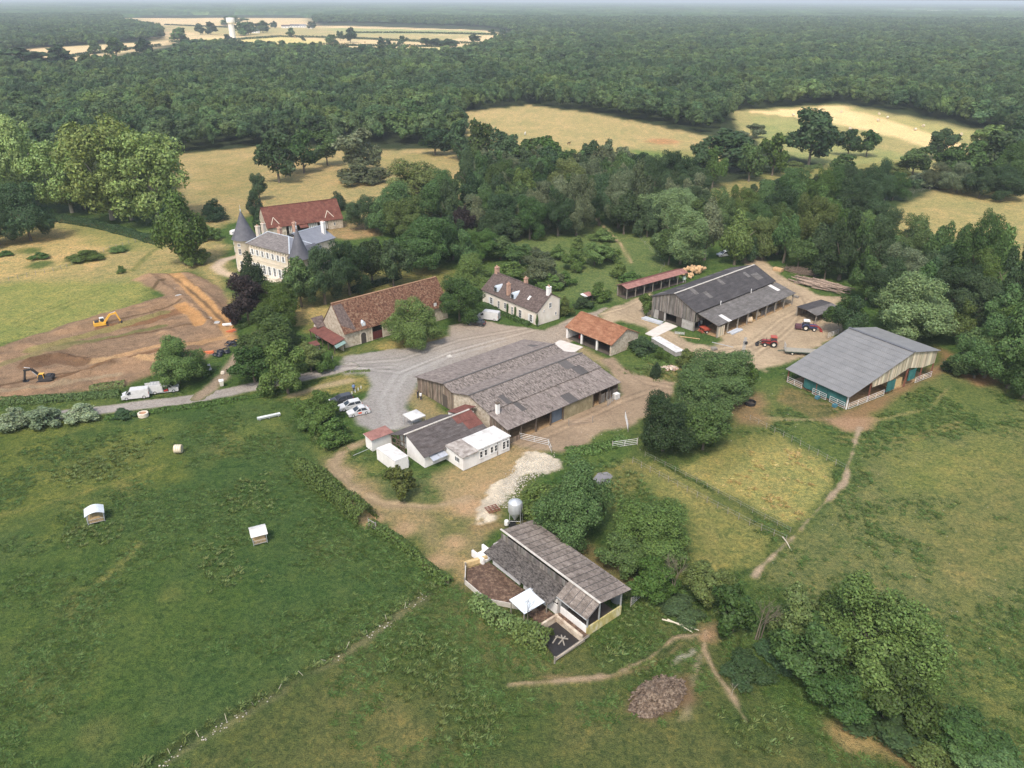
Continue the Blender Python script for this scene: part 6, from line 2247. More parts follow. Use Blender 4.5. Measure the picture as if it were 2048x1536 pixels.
boards(t, (6.0, 0), (WS - .1, 0), 0, lambda f: zs(lerp(6.0, WS - .1, f)) - .2, PALEWOOD, .34, seed=31, zb=lambda f: max(2.9 if f < .55 else 3.1, zs(lerp(6, WS, f)) - 3.3 - f * .4) if f > .04 else zs(6) - .5)
boards(t, (WS - .2, LS_ - .3), (.2, LS_ - .3), 0, lambda f: zs(lerp(WS - .2, .2, f)) - .2, PALEWOOD, .5, seed=32, zb=lambda f: 2.0)
for i, x in enumerate((.1, 6.6, 12.5, 18.3, 23.4, WS - .1)):
    for y in (.12, 7.2, LS_ - .5):
        b = MB()
        b.box(x - .12, y - .1, 0, x + .12, y + .1, zs(x) - .15)
        b.build('post', WPAINT if (i == 0 and y < 1) else RUSTIRON, t)
b = MB()
b.box(.3, .3, 0, WS - .3, LS_ - .6, .06)
b.build('floor', STRAWF, t)
# teal nets, hung in folds
def net(parent, a, c, z0, z1, seed):
    rng = random.Random(seed)
    b = MB()
    n = 18
    a, c = Vector(a), Vector(c)
    d = c - a
    q = Vector((d.y, -d.x, 0)).normalized()
    vs = []
    for s in (0, 1):
        for i in range(n + 1):
            p = a + d * (i / n)
            k = q * (.10 * math.sin(i * 1.7 + seed) + .03 * s)
            vs += [(p + k + Vector((0, 0, z0 + rng.uniform(0, .12)))), (p + k * .4 + Vector((0, 0, z1)))]
    m_ = (n + 1) * 2
    fs_ = []
    for i in range(n):
        fs_ += [(2 * i, 2 * i + 2, 2 * i + 3, 2 * i + 1), (m_ + 2 * i + 1, m_ + 2 * i + 3, m_ + 2 * i + 2, m_ + 2 * i)]
    b.add(vs, fs_)
    return b.build('windbreak_net', TEAL, parent)


net(t, (.0, .4, 0), (.0, 10.2, 0), .5, 2.75, 1)
net(t, (11.6, -.12, 0), (14.4, -.12, 0), .5, 2.9, 2)
net(t, (18.6, -.12, 0), (21.0, -.12, 0), 1.2, 3.6, 3)
for (x, y, w, a) in ((-.15, 10.4, 3.6, 90), (-.15, .4, 3.4, 90), (-.15, 4.6, 3.2, 90), (.3, -.18, 5.6, 0), (6.1, -.18, 5.2, 0), (21.6, -.18, 5.6, 0)):
    put('barrier', gate_mesh(w, 1.3, 4, .032), WPAINT, t, (x, y, 0), math.radians(a))
b = MB()
b.box(15.0, .6, .1, 18.0, 3.2, 2.0)
b.build('straw_stack', mat('straw_bale', [(0.3, (0.42, 0.30, 0.14)), (0.7, (0.60, 0.46, 0.25))], 3, fine=.25), t)
b = MB()
for y in (1.6, 5.6):
    b.box(-1.3, y, 0, -.5, y + .7, .55)
b.build('blue_trough', mat('blue_plastic', (0.06, 0.17, 0.22), 1, rough=.5), t)

# ------------------------------------------------------------------ small lean-to by the tractors
fq = Frame(G(*(1100 + 1760 / 3.4133, 480 + 485 / 3.4133), 2.5), 33)
t = fq.thing('tractor_shelter', 'small dark sheet roofed shelter behind the blue tractor, half under trees', 'shelter')
sheet_roof(t, (0, -2.6, 2.1), (9.5, -2.6, 2.1), (0, .3, 2.6), 8, 1, GREYR)
sheet_roof(t, (0, 3.4, 2.5), (9.5, 3.4, 2.5), (0, .32, 2.62), 8, 1, DARKR)
for x in (.3, 4.7, 9.2):
    for y, z in ((-2.4, 2.05), (3.2, 2.4)):
        b = MB()
        b.box(x - .09, y - .09, 0, x + .09, y + .09, z)
        b.build('post', GREYWOODP, t)
boards(t, (9.3, 3.2), (.2, 3.2), 0, lambda f: 2.3, OLDWOOD, .3, seed=41)

# ------------------------------------------------------------------ pig shed
fp = Frame(G(*(900 + 1050 / 3.8409, 960 + 1205 / 3.8409)), 40)
t = fp.thing('pig_shed', 'long pig shed with ribbed grey roof in the foreground beside the muck yard', 'shed')
RX, RZ, EX, EZ = 1.75, 4.45, 7.35, 3.5
sheet_roof(t, (EX, -.25, EZ), (EX, 18.7, EZ), (RX, -.25, RZ), 17, 4, PIGR, waves=5, amp=.045, gap=.10, under=ASBP)
sheet_roof(t, (-.35, -.25, 3.15), (-.35, 5.15, 3.15), (RX, -.25, RZ - .04), 5, 2, PIGR, waves=5, amp=.045, gap=.10, under=ASBP)
sheet_roof(t, (-1.6, 5.2, 2.45), (-1.6, 18.4, 2.45), (1.45, 5.2, 3.35), 12, 2, PIGD, waves=6, amp=.06, gap=.04, under=ASBP)
b = MB()
b.bar((RX, -.3, RZ + .09), (RX, 18.8, RZ + .09), .3, .07)
b.build('ridge', CONC, t)
boards(t, (1.5, 18.3), (1.5, 5.2), 0, lambda f: RZ - .12, GREYWOOD, .3, seed=51, zb=lambda f: 3.2, name='clerestory')
b = MB()
b.box(.0, 5.0, 0, 6.1, 5.2, 3.2)
b.box(5.9, 5.2, 0, 6.1, 18.3, 3.2).box(0.0, 18.1, 0, 5.9, 18.3, 3.2)
b.build('wall', BLOCK, t)
b = MB()
k = [5.2, 8.2, 8.9, 11.6, 12.4, 18.1]
for i in range(0, 6, 2):
    b.box(-.25, k[i], 0, -.05, k[i + 1], 1.5)
    b.box(-.25, k[i], 1.9, -.05, k[i + 1], 2.45)
b.build('white_wall', WHITE, t)
b = MB()
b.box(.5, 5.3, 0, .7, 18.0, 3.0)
b.build('dark_inner_wall', DARKIN, t)
b = MB()
b.box(0, .0, 0, 6.1, .16, 1.45)
b.build('lichen_wall', YELLOWWALL, t)
b = MB()
b.box(-.02, .17, 0, .14, 4.9, 1.5)
b.build('side_wall', WHITE, t)
b = MB()
b.box(.15, .2, 0, 5.9, 4.95, .06)
b.build('floor', DARKIN, t)
for x, y, z in ((.06, .06, 3.2), (2.1, .08, 4.2), (6.0, .08, 3.6), (.06, 4.8, 3.2), (6.0, 4.9, 3.6)):
    b = MB()
    b.box(x - .08, y - .06, 0 if y > 1 else 1.46, x + .08, y + .1, z)
    b.build('post', IRON, t)
b = MB()
b.tube([(-.42, -.2, 3.08), (-.42, 5.1, 3.08)], .07, 6).tube([(EX + .05, -.2, EZ - .06), (EX + .05, 18.6, EZ - .06)], .07, 6)
b.build('gutter', IRON, t)
# steps and low walls at the far end
b = MB()
b.box(-1.5, 18.7, 0, -1.2, 21.3, 1.0).box(.3, 18.7, 0, .6, 21.3, 1.1)
b.box(-1.2, 18.9, 0, .3, 21.0, .35)
b.build('loading_ramp', WHITE, t)
q = fp.thing('grey_water_tank', 'grey water tank at the right corner of the pig shed', 'tank', x=7.4, y=2.0)
b = MB()
b.lathe([(0, 2.0), (.55, 1.95), (.7, 1.8), (.7, .15), (.6, .05), (0, .05)], 18)
b.build('tank_body', mat('grey_plastic', (0.16, 0.18, 0.19), 1, rough=.5), q, smooth=True)
b = MB()
b.lathe([(.2, 2.0), (.2, 2.1), (0, 2.12)], 10)
b.build('tank_lid', BLACK, q)
# white sheet on posts over the yard
q = fp.thing('sheet_shelter', 'flat white metal sheet shelter over the muck yard', 'shelter', x=-4.95, y=6.0)
sheet_roof(q, (0, 0, 2.3), (4.1, 0, 2.3), (0, 2.9, 2.55), 4, 1, mat('pale_blue_sheet', (0.60, 0.65, 0.70), 1, rough=.45, fine=.08), waves=6, amp=.03, under=IRON)
for sx in (.15, 3.9):
    for sy in (.2, 2.7):
        b = MB()
        b.box(sx - .06, sy - .06, 0, sx + .06, sy + .06, 2.28)
        b.build('post', GREYWOODP, q)
# muck yard and its low wall
MUCK = mat('muck', [(0.3, (0.060, 0.036, 0.026)), (0.5, (0.115, 0.070, 0.048)), (0.68, (0.24, 0.165, 0.115))], 2.0, detail=8, bump=0.25, bscale=4, fine=.35)
yard_px = [(-.3, 18.6), (-3.8, 19.6), (-5.7, 17.2), (-5.7, 12.5), (-3.0, 8.6), (-3.4, 5.4), (-.3, 5.2)]
P_ = [fp.W(*p) for p in yard_px]
xs_, ys_ = np.arange(min(p[0] for p in P_), max(p[0] for p in P_), .25), np.arange(min(p[1] for p in P_), max(p[1] for p in P_), .25)
X_, Y_ = np.meshgrid(xs_, ys_)
S_ = sdpoly(X_, Y_, P_)
Z_ = .08 + .55 * smooth(0, -2.5, S_) * fbm(X_, Y_, 1.6, 91, 4)
i_ = (np.arange(len(ys_) - 1)[:, None] * len(xs_) + np.arange(len(xs_) - 1)[None])[(S_[:-1, :-1] < 0) & (S_[1:, 1:] < 0)]
put('muck_yard', raw_mesh('muck_yard', np.stack([X_, Y_, Z_], -1).reshape(-1, 3), np.stack([i_, i_ + 1, i_ + len(xs_) + 1, i_ + len(xs_)], -1), None, True), MUCK, kind='structure')
t = thing('yard_wall', 'low curved board wall round the muck yard', 'wall', (*fp.W(0, 0), 0), fp.a)
for a, c in zip(yard_px[1:4], yard_px[2:5]):
    b = MB()
    b.bar((a[0], a[1], .35), (c[0], c[1], .35), .12, .75)
    b.build('panel', CONC, t)
for x, y in yard_px[1:5]:
    b = MB()
    b.box(x - .1, y - .1, 0, x + .1, y + .1, 1.1)
    b.build('post', GREYWOODP, t)
b = MB()
b.bar((-.3, 19.3, .3), (-3.6, 20.2, .3), .5, .7)
b.build('straw_bank', mat('straw_bale', (0.5, 0.36, 0.18), 3), t)
# sunken pit
t = fp.thing('concrete_pit', 'sunken concrete slurry pit with broken walls at the near end of the pig shed', 'pit', x=-5.6, y=-.4)
b = MB()
b.box(0, 0, 0, 4.9, .2, .35).box(4.4, .2, 0, 4.75, 4.6, .95).box(1.2, 4.6, 0, 4.75, 4.9, 1.1)
b.build('pit_wall', mat('stained_concrete', [(0.3, (0.30, 0.22, 0.16)), (0.6, (0.56, 0.48, 0.38))], 1.2, fine=.2), t)
b = MB()
b.prism([(.3, .2), (4.4, .2), (4.4, 4.6), (1.3, 4.6)], 'z', -.05, .1)
b.build('slurry', mat('slurry', (0.030, 0.027, 0.026), 2, rough=.35), t)
b = MB()
b.box(4.76, .2, 0, 5.6, 5.2, .5)
b.build('dung_ledge', MUCK, t)
for a, c in (((2.0, 1.6, .15), (3.4, 1.9, .35)), ((2.4, 1.0, .15), (3.2, 2.4, .3)), ((1.6, 2.2, .12), (2.8, 2.6, .3)), ((2.6, 2.8, .12), (3.3, 1.3, .4))):
    b = MB()
    b.bar(a, c, .14)
    b.build('plank', GREYWOODP, t)
b = MB()
b.bar((-.3, -.25, .45), (5.4, -.2, .75), .1).bar((-.3, -.25, .9), (5.4, -.2, 1.0), .06)
b.build('rail', GREYWOODP, t)
b = MB()
b.box(-.4, -.3, 0, -.25, -.15, 1.1)
b.build('post', GREYWOODP, t)

# ------------------------------------------------------------------ feed silo
x_, y_ = G(1030, 1047)
t = thing('feed_silo', 'galvanised feed silo on legs at the far end of the pig shed', 'silo', (x_, y_, 0))
b = MB()
b.lathe([(0, 5.9), (.25, 5.85), (1.12, 5.25), (1.15, 5.2), (1.15, 3.0), (1.1, 2.9), (.25, 1.2), (.22, 1.0), (0, 1.0)], 24)
b.build('hopper', mat('silo_steel', (0.52, 0.54, 0.56), 1, rough=.4, metal=.35, fine=.06), t, smooth=True)
b = MB()
for k in range(12):
    a = 6.283 * k / 12
    b.bar((1.17 * math.cos(a), 1.17 * math.sin(a), 3.0), (1.17 * math.cos(a), 1.17 * math.sin(a), 5.2), .05)
b.build('rib', IRON, t)
for k in range(4):
    a = .785 + 1.571 * k
    b = MB()
    b.tube([(1.35 * math.cos(a), 1.35 * math.sin(a), 0), (1.2 * math.cos(a), 1.2 * math.sin(a), 5.2)], .05, 6)
    b.build('leg', IRON, t)
b = MB()
for k in range(4):
    a, c = .785 + 1.571 * k, .785 + 1.571 * (k + 1)
    b.tube([(1.3 * math.cos(a), 1.3 * math.sin(a), 1.3), (1.3 * math.cos(c), 1.3 * math.sin(c), 1.3)], .03, 5)
b.build('brace', IRON, t)
b = MB()
for s in (-.2, .2):
    b.tube([(1.25, s, .2), (1.22, s, 5.3)], .025, 5)
for k in range(14):
    b.tube([(1.24, -.2, .4 + k * .36), (1.24, .2, .4 + k * .36)], .018, 4)
b.build('ladder', IRON, t)
t.scale = (.86, .86, .74)
x_, y_ = G(1013, 1052)
t = thing('auger_motor', 'pale auger motor box lying at the foot of the silo', 'machine', (x_, y_, 0))
b = MB()
b.lathe([(0, .2), (.3, .2), (.34, .3), (.34, .9), (.3, 1.0), (0, 1.0)], 14)
b.build('drum', WPAINT, t)
b = MB()
b.box(.3, -.3, .1, 1.4, .3, .6).box(.5, -.25, .6, 1.2, .2, .9)
b.build('motor', BLACK, t)
# ------------------------------------------------------------------ vehicles
def paint(name, c, rough=0.3):
    return mat(name, c, 2, rough=rough, fine=0.02, spec=0.6)


PW, PDG, PBK, PLG = paint('white_car_paint', (0.54, 0.54, 0.54)), paint('dark_grey_paint', (0.055, 0.057, 0.065)), paint('black_car_paint', (0.020, 0.021, 0.026)), paint('silver_paint', (0.52, 0.53, 0.55))
LAMP, TAIL = mat('lamp_glass', (0.62, 0.64, 0.66), 1, rough=.2), mat('tail_lamp', (0.32, 0.02, 0.02), 1, rough=.3)
RIM = mat('wheel_rim', (0.36, 0.36, 0.37), 1, rough=.4)
TRIM = mat('black_trim', (0.030, 0.030, 0.032), 1, rough=.6)


def wheel(parent, x, y, r=0.32, w=0.2, rim=None, k=0.62):
    b = MB()
    s = 1 if y > 0 else -1
    prof = [(r * k, -w / 2), (r * .93, -w / 2), (r, -w * .3), (r, w * .3), (r * .93, w / 2), (r * k, w / 2)]
    b.lathe(prof, 18)
    o = put('wheel', b.mesh('wheel', True), BLACK, parent, (x, y, r), (math.pi / 2, 0, 0))
    b = MB()
    b.lathe([(0, .3 * w), (r * k, .42 * w), (r * k, -.42 * w), (0, -.3 * w)], 14)
    put('rim', b.mesh('rim', True), rim or RIM, o)
    return o


def shell(b, prof, hw, tuck=0.86, zt=0.9):
    """side outline (x, z) given a body width that narrows over height zt"""
    n = len(prof)
    vs = []
    for s in (-1, 1):
        for x, z in prof:
            k = hw if z < zt else hw * lerp(1, tuck, min(1, (z - zt) / .6))
            vs.append((x, s * k, z))
    return b.add(vs, [tuple(range(n)), tuple(range(2 * n - 1, n - 1, -1))] + [((i + 1) % n, i, n + i, n + (i + 1) % n) for i in range(n)])


def car(px, deg, pm, label, L=4.3, H=1.48, estate=False, cat='car', name='parked_car', group=None):
    x, y = G(*px)
    t = thing(name, label, cat, (x, y, 0), math.radians(deg), group)
    h = L / 2
    b = MB()
    shell(b, [(-h, .35), (-h + .05, .80), (-h + .15, .92), (h - 1.25, .96), (h - .35, .80), (h - .05, .62), (h, .35), (h - .1, .22), (-h + .1, .22)], .88, .94, .85)
    b.build('body', pm, t)
    rr = -h + (.15 if estate else .45)
    cab = [(rr, .93), (rr + (.2 if estate else .45), H - .05), (h - 2.15, H - .05), (h - 1.25, .95)]
    b = MB()
    shell(b, cab, .82, .80, .93)
    b.build('windows', GLASS, t)
    b = MB()
    shell(b, [(rr + (.14 if estate else .38), H - .08), (rr + (.28 if estate else .55), H), (h - 2.35, H), (h - 2.08, H - .08)], .70, 1, 3)
    b.build('roof', pm, t)
    b = MB()
    for s in (-1, 1):
        for a, c in ((cab[0], cab[1]), (cab[3], cab[2]), ((rr + 1.25, .95), (rr + 1.3, H - .05))):
            b.bar((a[0], s * .83, a[1]), (c[0], s * .68, c[1]), .09)
    b.build('pillars', pm, t)
    for s in (-1, 1):
        for w in (-h + .8, h - .85):
            wheel(t, w, s * .80)
        b = MB()
        b.box(h - .22, s * .62 - .16, .62, h + .005, s * .62 + .16, .76)
        b.build('headlight', LAMP, t)
        b = MB()
        b.box(-h - .005, s * .72 - .12, .68, -h + .12, s * .72 + .12, .95)
        b.build('taillight', TAIL, t)
        b = MB()
        b.box(h - 1.55, s * .98 - .09, .92, h - 1.4, s * .98 + .09, 1.06)
        b.build('mirror', pm, t)
    b = MB()
    b.box(h - .03, -.6, .3, h + .02, .6, .5)
    b.build('grille', TRIM, t)
    return t


def van(px, deg, label, L=5.2, H=2.0, rack=False, open_door=False, group=None):
    x, y = G(*px)
    t = thing('parked_van', label, 'van', (x, y, 0), math.radians(deg), group)
    h = L / 2
    b = MB()
    shell(b, [(-h, .35), (-h, H - .15), (-h + .12, H), (h - 1.75, H), (h - 1.6, H - .05), (h - .85, 1.18), (h - .25, 1.0), (h - .03, .75), (h, .35), (h - .1, .25), (-h + .1, .25)], .95, .90, 1.1)
    b.build('body', PW, t)
    b = MB()
    b.slab([(h - 1.55, -.74, H - .08), (h - 1.55, .74, H - .08), (h - .86, .82, 1.24), (h - .86, -.82, 1.24)], -.03)
    b.build('windscreen', GLASS, t)
    for s in (-1, 1):
        b = MB()
        b.add([(h - 1.85, s * .925, 1.2), (h - 1.0, s * .955, 1.2), (h - 1.5, s * .895, 1.72), (h - 1.85, s * .895, 1.72), (h - 1.85, s * .955, 1.2), (h - 1.0, s * .962, 1.2), (h - 1.5, s * .905, 1.72), (h - 1.85, s * .905, 1.72)],
              [(0, 1, 2, 3), (7, 6, 5, 4)])
        b.build('side_window', GLASS, t)
        for w in (-h + .95, h - .9):
            wheel(t, w, s * .86, .33)
        b = MB()
        b.box(h - .25, s * .68 - .16, .72, h + .005, s * .68 + .16, .92)
        b.build('headlight', LAMP, t)
        b = MB()
        b.box(-h - .012, s * .86 - .06, .8, -h + .05, s * .86 + .06, 1.4)
        b.build('taillight', TAIL, t)
        b = MB()
        b.box(h - 1.45, s * 1.05 - .08, 1.15, h - 1.3, s * 1.05 + .08, 1.4)
        b.build('mirror', TRIM, t)
    if rack:
        b = MB()
        for s in (-.6, .6):
            b.bar((-h + .2, s, H + .14), (h - 1.9, s, H + .14), .06)
        for k in range(6):
            xx = -h + .3 + k * .56
            b.bar((xx, -.65, H + .18), (xx, .65, H + .18), .06)
            b.bar((xx, -.6, H), (xx, -.6, H + .14), .05).bar((xx, .6, H), (xx, .6, H + .14), .05)
        b.build('roof_rack', IRON, t)
    if open_door:
        b = MB()
        b.box(-.1, -.975, .4, 1.0 - .15, -.953, 1.45)
        d = b.build('door_opening', TRIM, t)  # black panel painted as the shaded inside of the van
        b = MB()
        b.box(.0, -1.05, .5, .38, -.98, .8).box(.42, -1.04, .5, .75, -.98, 1.0)
        b.build('tool_box', mat('red_paint', (.42, .045, .035), 2), d)
        b = MB()
        b.box(-1.3, -1.04, .4, -.2, -.99, 1.7)
        b.build('sliding_door', PW, t)
        b = MB()
        b.box(-h - .9, -.93, .4, -h - .02, -.87, 1.85).box(-h - .9, .87, .4, -h - .02, .93, 1.85)
        b.build('rear_door', PW, t)
    return t


GC = 'cars parked on the gravel car park'
car((683, 804), 208, PDG, 'dark grey estate car, uppermost of three cars on the gravel car park', 4.5, 1.5, True, group=GC)
car((700, 816), 208, PW, 'white estate car between the dark car and the other white car', 4.5, 1.5, True, group=GC)
q = car((717, 828), 208, PW, 'white hatchback with an orange door sticker, lowest of three parked cars', 4.2, 1.5, group=GC)
b = MB()
b.box(-.4, .885, .45, .25, .9, .8)
b.build('door_sticker', mat('orange_sticker', (0.65, 0.12, 0.05), 2), q)
van((273, 795), 196, 'white van facing left, parked on the lane verge behind the other van', 5.0, 1.95, group='vans parked on the lane')
van((330, 783), 16, 'white van with roof rack and open side door on the lane', 5.3, 1.95, True, True, group='vans parked on the lane')
van((977, 638), 160, 'white van parked beside the farmhouse', 5.6, 2.2)
car((953, 650), 165, PBK, 'black car parked beside the white van near the farmhouse', 4.3)
car((1447, 512), 200, PLG, 'silver car parked under the trees behind the dark barn', 4.3, 1.6, True)


def tractor(px, deg, hood, roofm, label, loader=None, cabm=None):
    x, y = G(*px)
    t = thing('tractor', label, 'tractor', (x, y, 0), math.radians(deg))
    b = MB()
    b.prism([(.1, .75), (.1, 1.65), (1.5, 1.6), (2.15, 1.4), (2.25, .85), (2.1, .7)], 'y', -.38, .38)
    b.build('hood', hood, t)
    b = MB()
    b.box(-1.2, -.35, .55, 2.0, .35, .74).box(1.25, -.75, .5, 1.5, .75, .7)
    b.build('chassis', TRIM, t)
    b = MB()
    b.prism([(-1.35, 1.15), (-1.2, 2.5), (-.05, 2.5), (.08, 1.15)], 'y', -.68, .68)
    b.build('cab', cabm or GLASS, t)
    b = MB()
    for s in (-1, 1):
        for a, c in (((-1.36, 1.15), (-1.21, 2.5)), ((.09, 1.15), (-.04, 2.5)), ((-.7, 1.15), (-.66, 2.5))):
            b.bar((a[0], s * .69, a[1]), (c[0], s * .69, c[1]), .08)
    b.build('cab_frame', TRIM, t)
    b = MB()
    b.prism([(-1.45, 2.5), (-1.4, 2.66), (-1.2, 2.72), (-.1, 2.72), (.15, 2.62), (.18, 2.5)], 'y', -.78, .78)
    b.build('cab_roof', roofm, t)
    for s in (-1, 1):
        wheel(t, -.75, s * .88, .82, .5, PWHEEL, .5)
        wheel(t, 1.38, s * .82, .56, .38, PWHEEL, .5)
        b = MB()
        n = 7
        ps = [(-.75 + 1.0 * math.cos(math.pi * k / n), .82 + .95 * math.sin(math.pi * k / n)) for k in range(n + 1)]
        for p, q_ in zip(ps[:-1], ps[1:]):
            b.bar((p[0], s * .88, p[1]), (q_[0], s * .88, q_[1]), .56, .05)
        b.build('mudguard', hood, t)
    b = MB()
    b.tube([(1.1, .3, 1.6), (1.1, .3, 2.35)], .06, 8)
    b.build('exhaust', TRIM, t)
    if loader:
        b = MB()
        for s in (-.55, .55):
            b.bar((.2, s, 1.5), (1.9, s, 1.5), .14, .2).bar((1.9, s, 1.5), (3.0, s, .55), .14, .2)
        b.bar((2.3, -.55, 1.15), (2.3, .55, 1.15), .1)
        b.build('loader_arm', loader, t)
        b = MB()
        for k, (a, c) in enumerate((((2.9, .2), (3.6, .12)), ((2.9, .2), (2.85, .85)))):
            b.slab([(a[0], -.95, a[1]), (a[0], .95, a[1]), (c[0], .95, c[1]), (c[0], -.95, c[1])], .06)
        b.prism([(2.9, .2), (3.6, .14), (2.88, .8)], 'y', -.98, -.94).prism([(2.9, .2), (3.6, .14), (2.88, .8)], 'y', .94, .98)
        b.build('bucket', TRIM if loader is not REDP else loader, t)
    t.scale = (.9, .9, .9)
    return t


PWHEEL = mat('dusty_rim', (0.62, 0.58, 0.50), 2)
REDP, ORP, BLUEP, YELP = paint('tractor_red', (0.30, 0.035, 0.030), .45), paint('orange_red', (0.38, 0.075, 0.045), .45), paint('tractor_blue', (0.045, 0.06, 0.16), .45), paint('digger_yellow', (0.72, 0.40, 0.055), .45)
tractor((1540, 692), 168, REDP, ORP, 'red tractor with an orange cab roof in the dirt yard', loader=TRIM)
q = tractor((1616, 660), -14, BLUEP, WPAINT, 'blue tractor with a white cab roof and red front loader by the shelter', loader=REDP)
b = MB()
b.prism([(-3.4, .5), (-3.2, 1.25), (-1.75, 1.25), (-1.75, .5)], 'y', -1.0, 1.0)
b.build('rear_box', mat('plum_paint', (0.10, 0.045, 0.055), 1), q)
x, y = G(1605, 708)
t = thing('flatbed_trailer', 'long grey flatbed trailer between the red tractor and the steel barn', 'trailer', (x, y, 0), math.radians(-8))
b = MB()
for i in range(7):
    b.box(-4.0, -1.1 + i * .316, .85, 4.0, -1.1 + i * .316 + .30, .93)
b.build('deck', mat('trailer_boards', (0.30, 0.28, 0.23), 2), t)
b = MB()
b.box(-4.0, -1.12, .68, 4.0, -1.0, .84).box(-4.0, 1.0, .68, 4.0, 1.12, .84).box(-3.9, -.1, .66, 3.9, .1, .82)
b.bar((-4.0, 0, .7), (-5.4, 0, .5), .14)
b.build('chassis', mat('dark_green_paint', (0.05, 0.085, 0.065), 1), t)
for s in (-1, 1):
    for xx in (-2.4, 2.6):
        wheel(t, xx, s * .98, .38, .25, PWHEEL, .5)
b = MB()
for s in (-.9, -.3, .3, .9):
    b.bar((-3.95, s, .93), (-3.95, s, 2.3), .06)
b.bar((-3.95, -.95, 2.3), (-3.95, .95, 2.3), .06).bar((-3.95, -.95, 1.6), (-3.95, .95, 1.6), .05)
b.build('headboard', IRON, t)


def excavator(px, deg, body, label, boom, cabm, up):
    x, y = G(*px)
    t = thing('excavator', label, 'excavator', (x, y, 0), math.radians(deg))
    for s in (-1, 1):
        n = 10
        prof = [(-1.5 + .42 * math.cos(math.pi / 2 + math.pi * k / n), .42 + .42 * math.sin(math.pi / 2 + math.pi * k / n)) for k in range(n + 1)] + [(1.5 + .42 * math.cos(-math.pi / 2 + math.pi * k / n), .42 + .42 * math.sin(-math.pi / 2 + math.pi * k / n)) for k in range(n + 1)]
        b = MB()
        b.prism(prof, 'y', s * .95 - .25, s * .95 + .25)
        b.build('track', TRIM, t)
    b = MB()
    b.box(-1.0, -.6, .45, 1.0, .6, .9)
    b.build('undercarriage', TRIM, t)
    b = MB()
    b.prism([(-1.9, .98), (-2.1, 1.3), (-2.0, 1.9), (-.5, 1.95), (.3, 1.6), (1.1, 1.55), (1.15, .98)], 'y', -1.15, 1.15)
    b.build('house', body, t)
    b = MB()
    b.box(-1.7, -.9, 1.96, -.6, .9, 2.12)
    b.build('engine_cover', TRIM, t)
    b = MB()
    b.prism([(-.3, 1.6), (-.25, 2.7), (.75, 2.7), (1.1, 2.0), (1.1, 1.6)], 'y', .2, 1.1)
    b.build('cab', GLASS, t)
    b = MB()
    b.box(-.35, .15, 2.7, .8, 1.15, 2.8)
    b.bar((-.3, 1.12, 1.6), (-.25, 1.12, 2.7), .1).bar((1.1, 1.12, 1.9), (.75, 1.12, 2.7), .1).bar((-.3, .18, 1.6), (-.25, .18, 2.7), .1).bar((1.1, .18, 1.9), (.75, .18, 2.7), .1)
    b.build('cab_frame', cabm, t)
    A, B, Cc = (.9, -.35, 1.7), (2.6, -.35, 3.7), (4.4, -.35, 3.9 if up else 3.4)
    D = (5.0, -.35, 1.3) if up else (4.7, -.35, 1.2)
    b = MB()
    b.bar(A, B, .38, .55).bar(B, Cc, .36, .48)
    b.build('boom', boom, t)
    b = MB()
    b.bar((Cc[0] - .35, Cc[1], Cc[2] + .3), D, .3, .4)
    b.build('arm', boom, t)
    b = MB()
    b.tube([(1.2, -.12, 1.5), (2.4, -.12, 3.1)], .08, 6).tube([(2.8, -.35, 4.0), (4.1, -.35, 4.3)], .07, 6)
    b.build('ram', IRON, t)
    b = MB()
    dx, dz = D[0], D[2]
    b.prism([(dx - .1, dz + .1), (dx + .35, dz - .1), (dx + .3, dz - .8), (dx - .4, dz - 1.0), (dx - .85, dz - .6), (dx - .5, dz - .5), (dx - .2, dz - .7), (dx, dz - .4)], 'y', -.95, .25)
    b.build('bucket', boom if not up else TRIM, t)
    t.scale = (.82, .82, .82)
    return t


excavator((205, 655), 28, YELP, 'yellow excavator on the grass at the upper edge of the dig', YELP, WPAINT, True)
excavator((92, 765), 190, mat('dark_digger', (0.05, 0.048, 0.05), 1), 'dark excavator with a yellow cab roof at the lower left of the dig', TRIM, YELP, False)

# ------------------------------------------------------------------ things on the fields
HAY = mat('hay', [(0.3, (0.34, 0.23, 0.115)), (0.7, (0.54, 0.39, 0.21))], 4, fine=.25, bump=.05)
PALEHAY = mat('pale_hay', [(0.3, (0.46, 0.37, 0.24)), (0.7, (0.60, 0.51, 0.37))], 3, fine=.12)


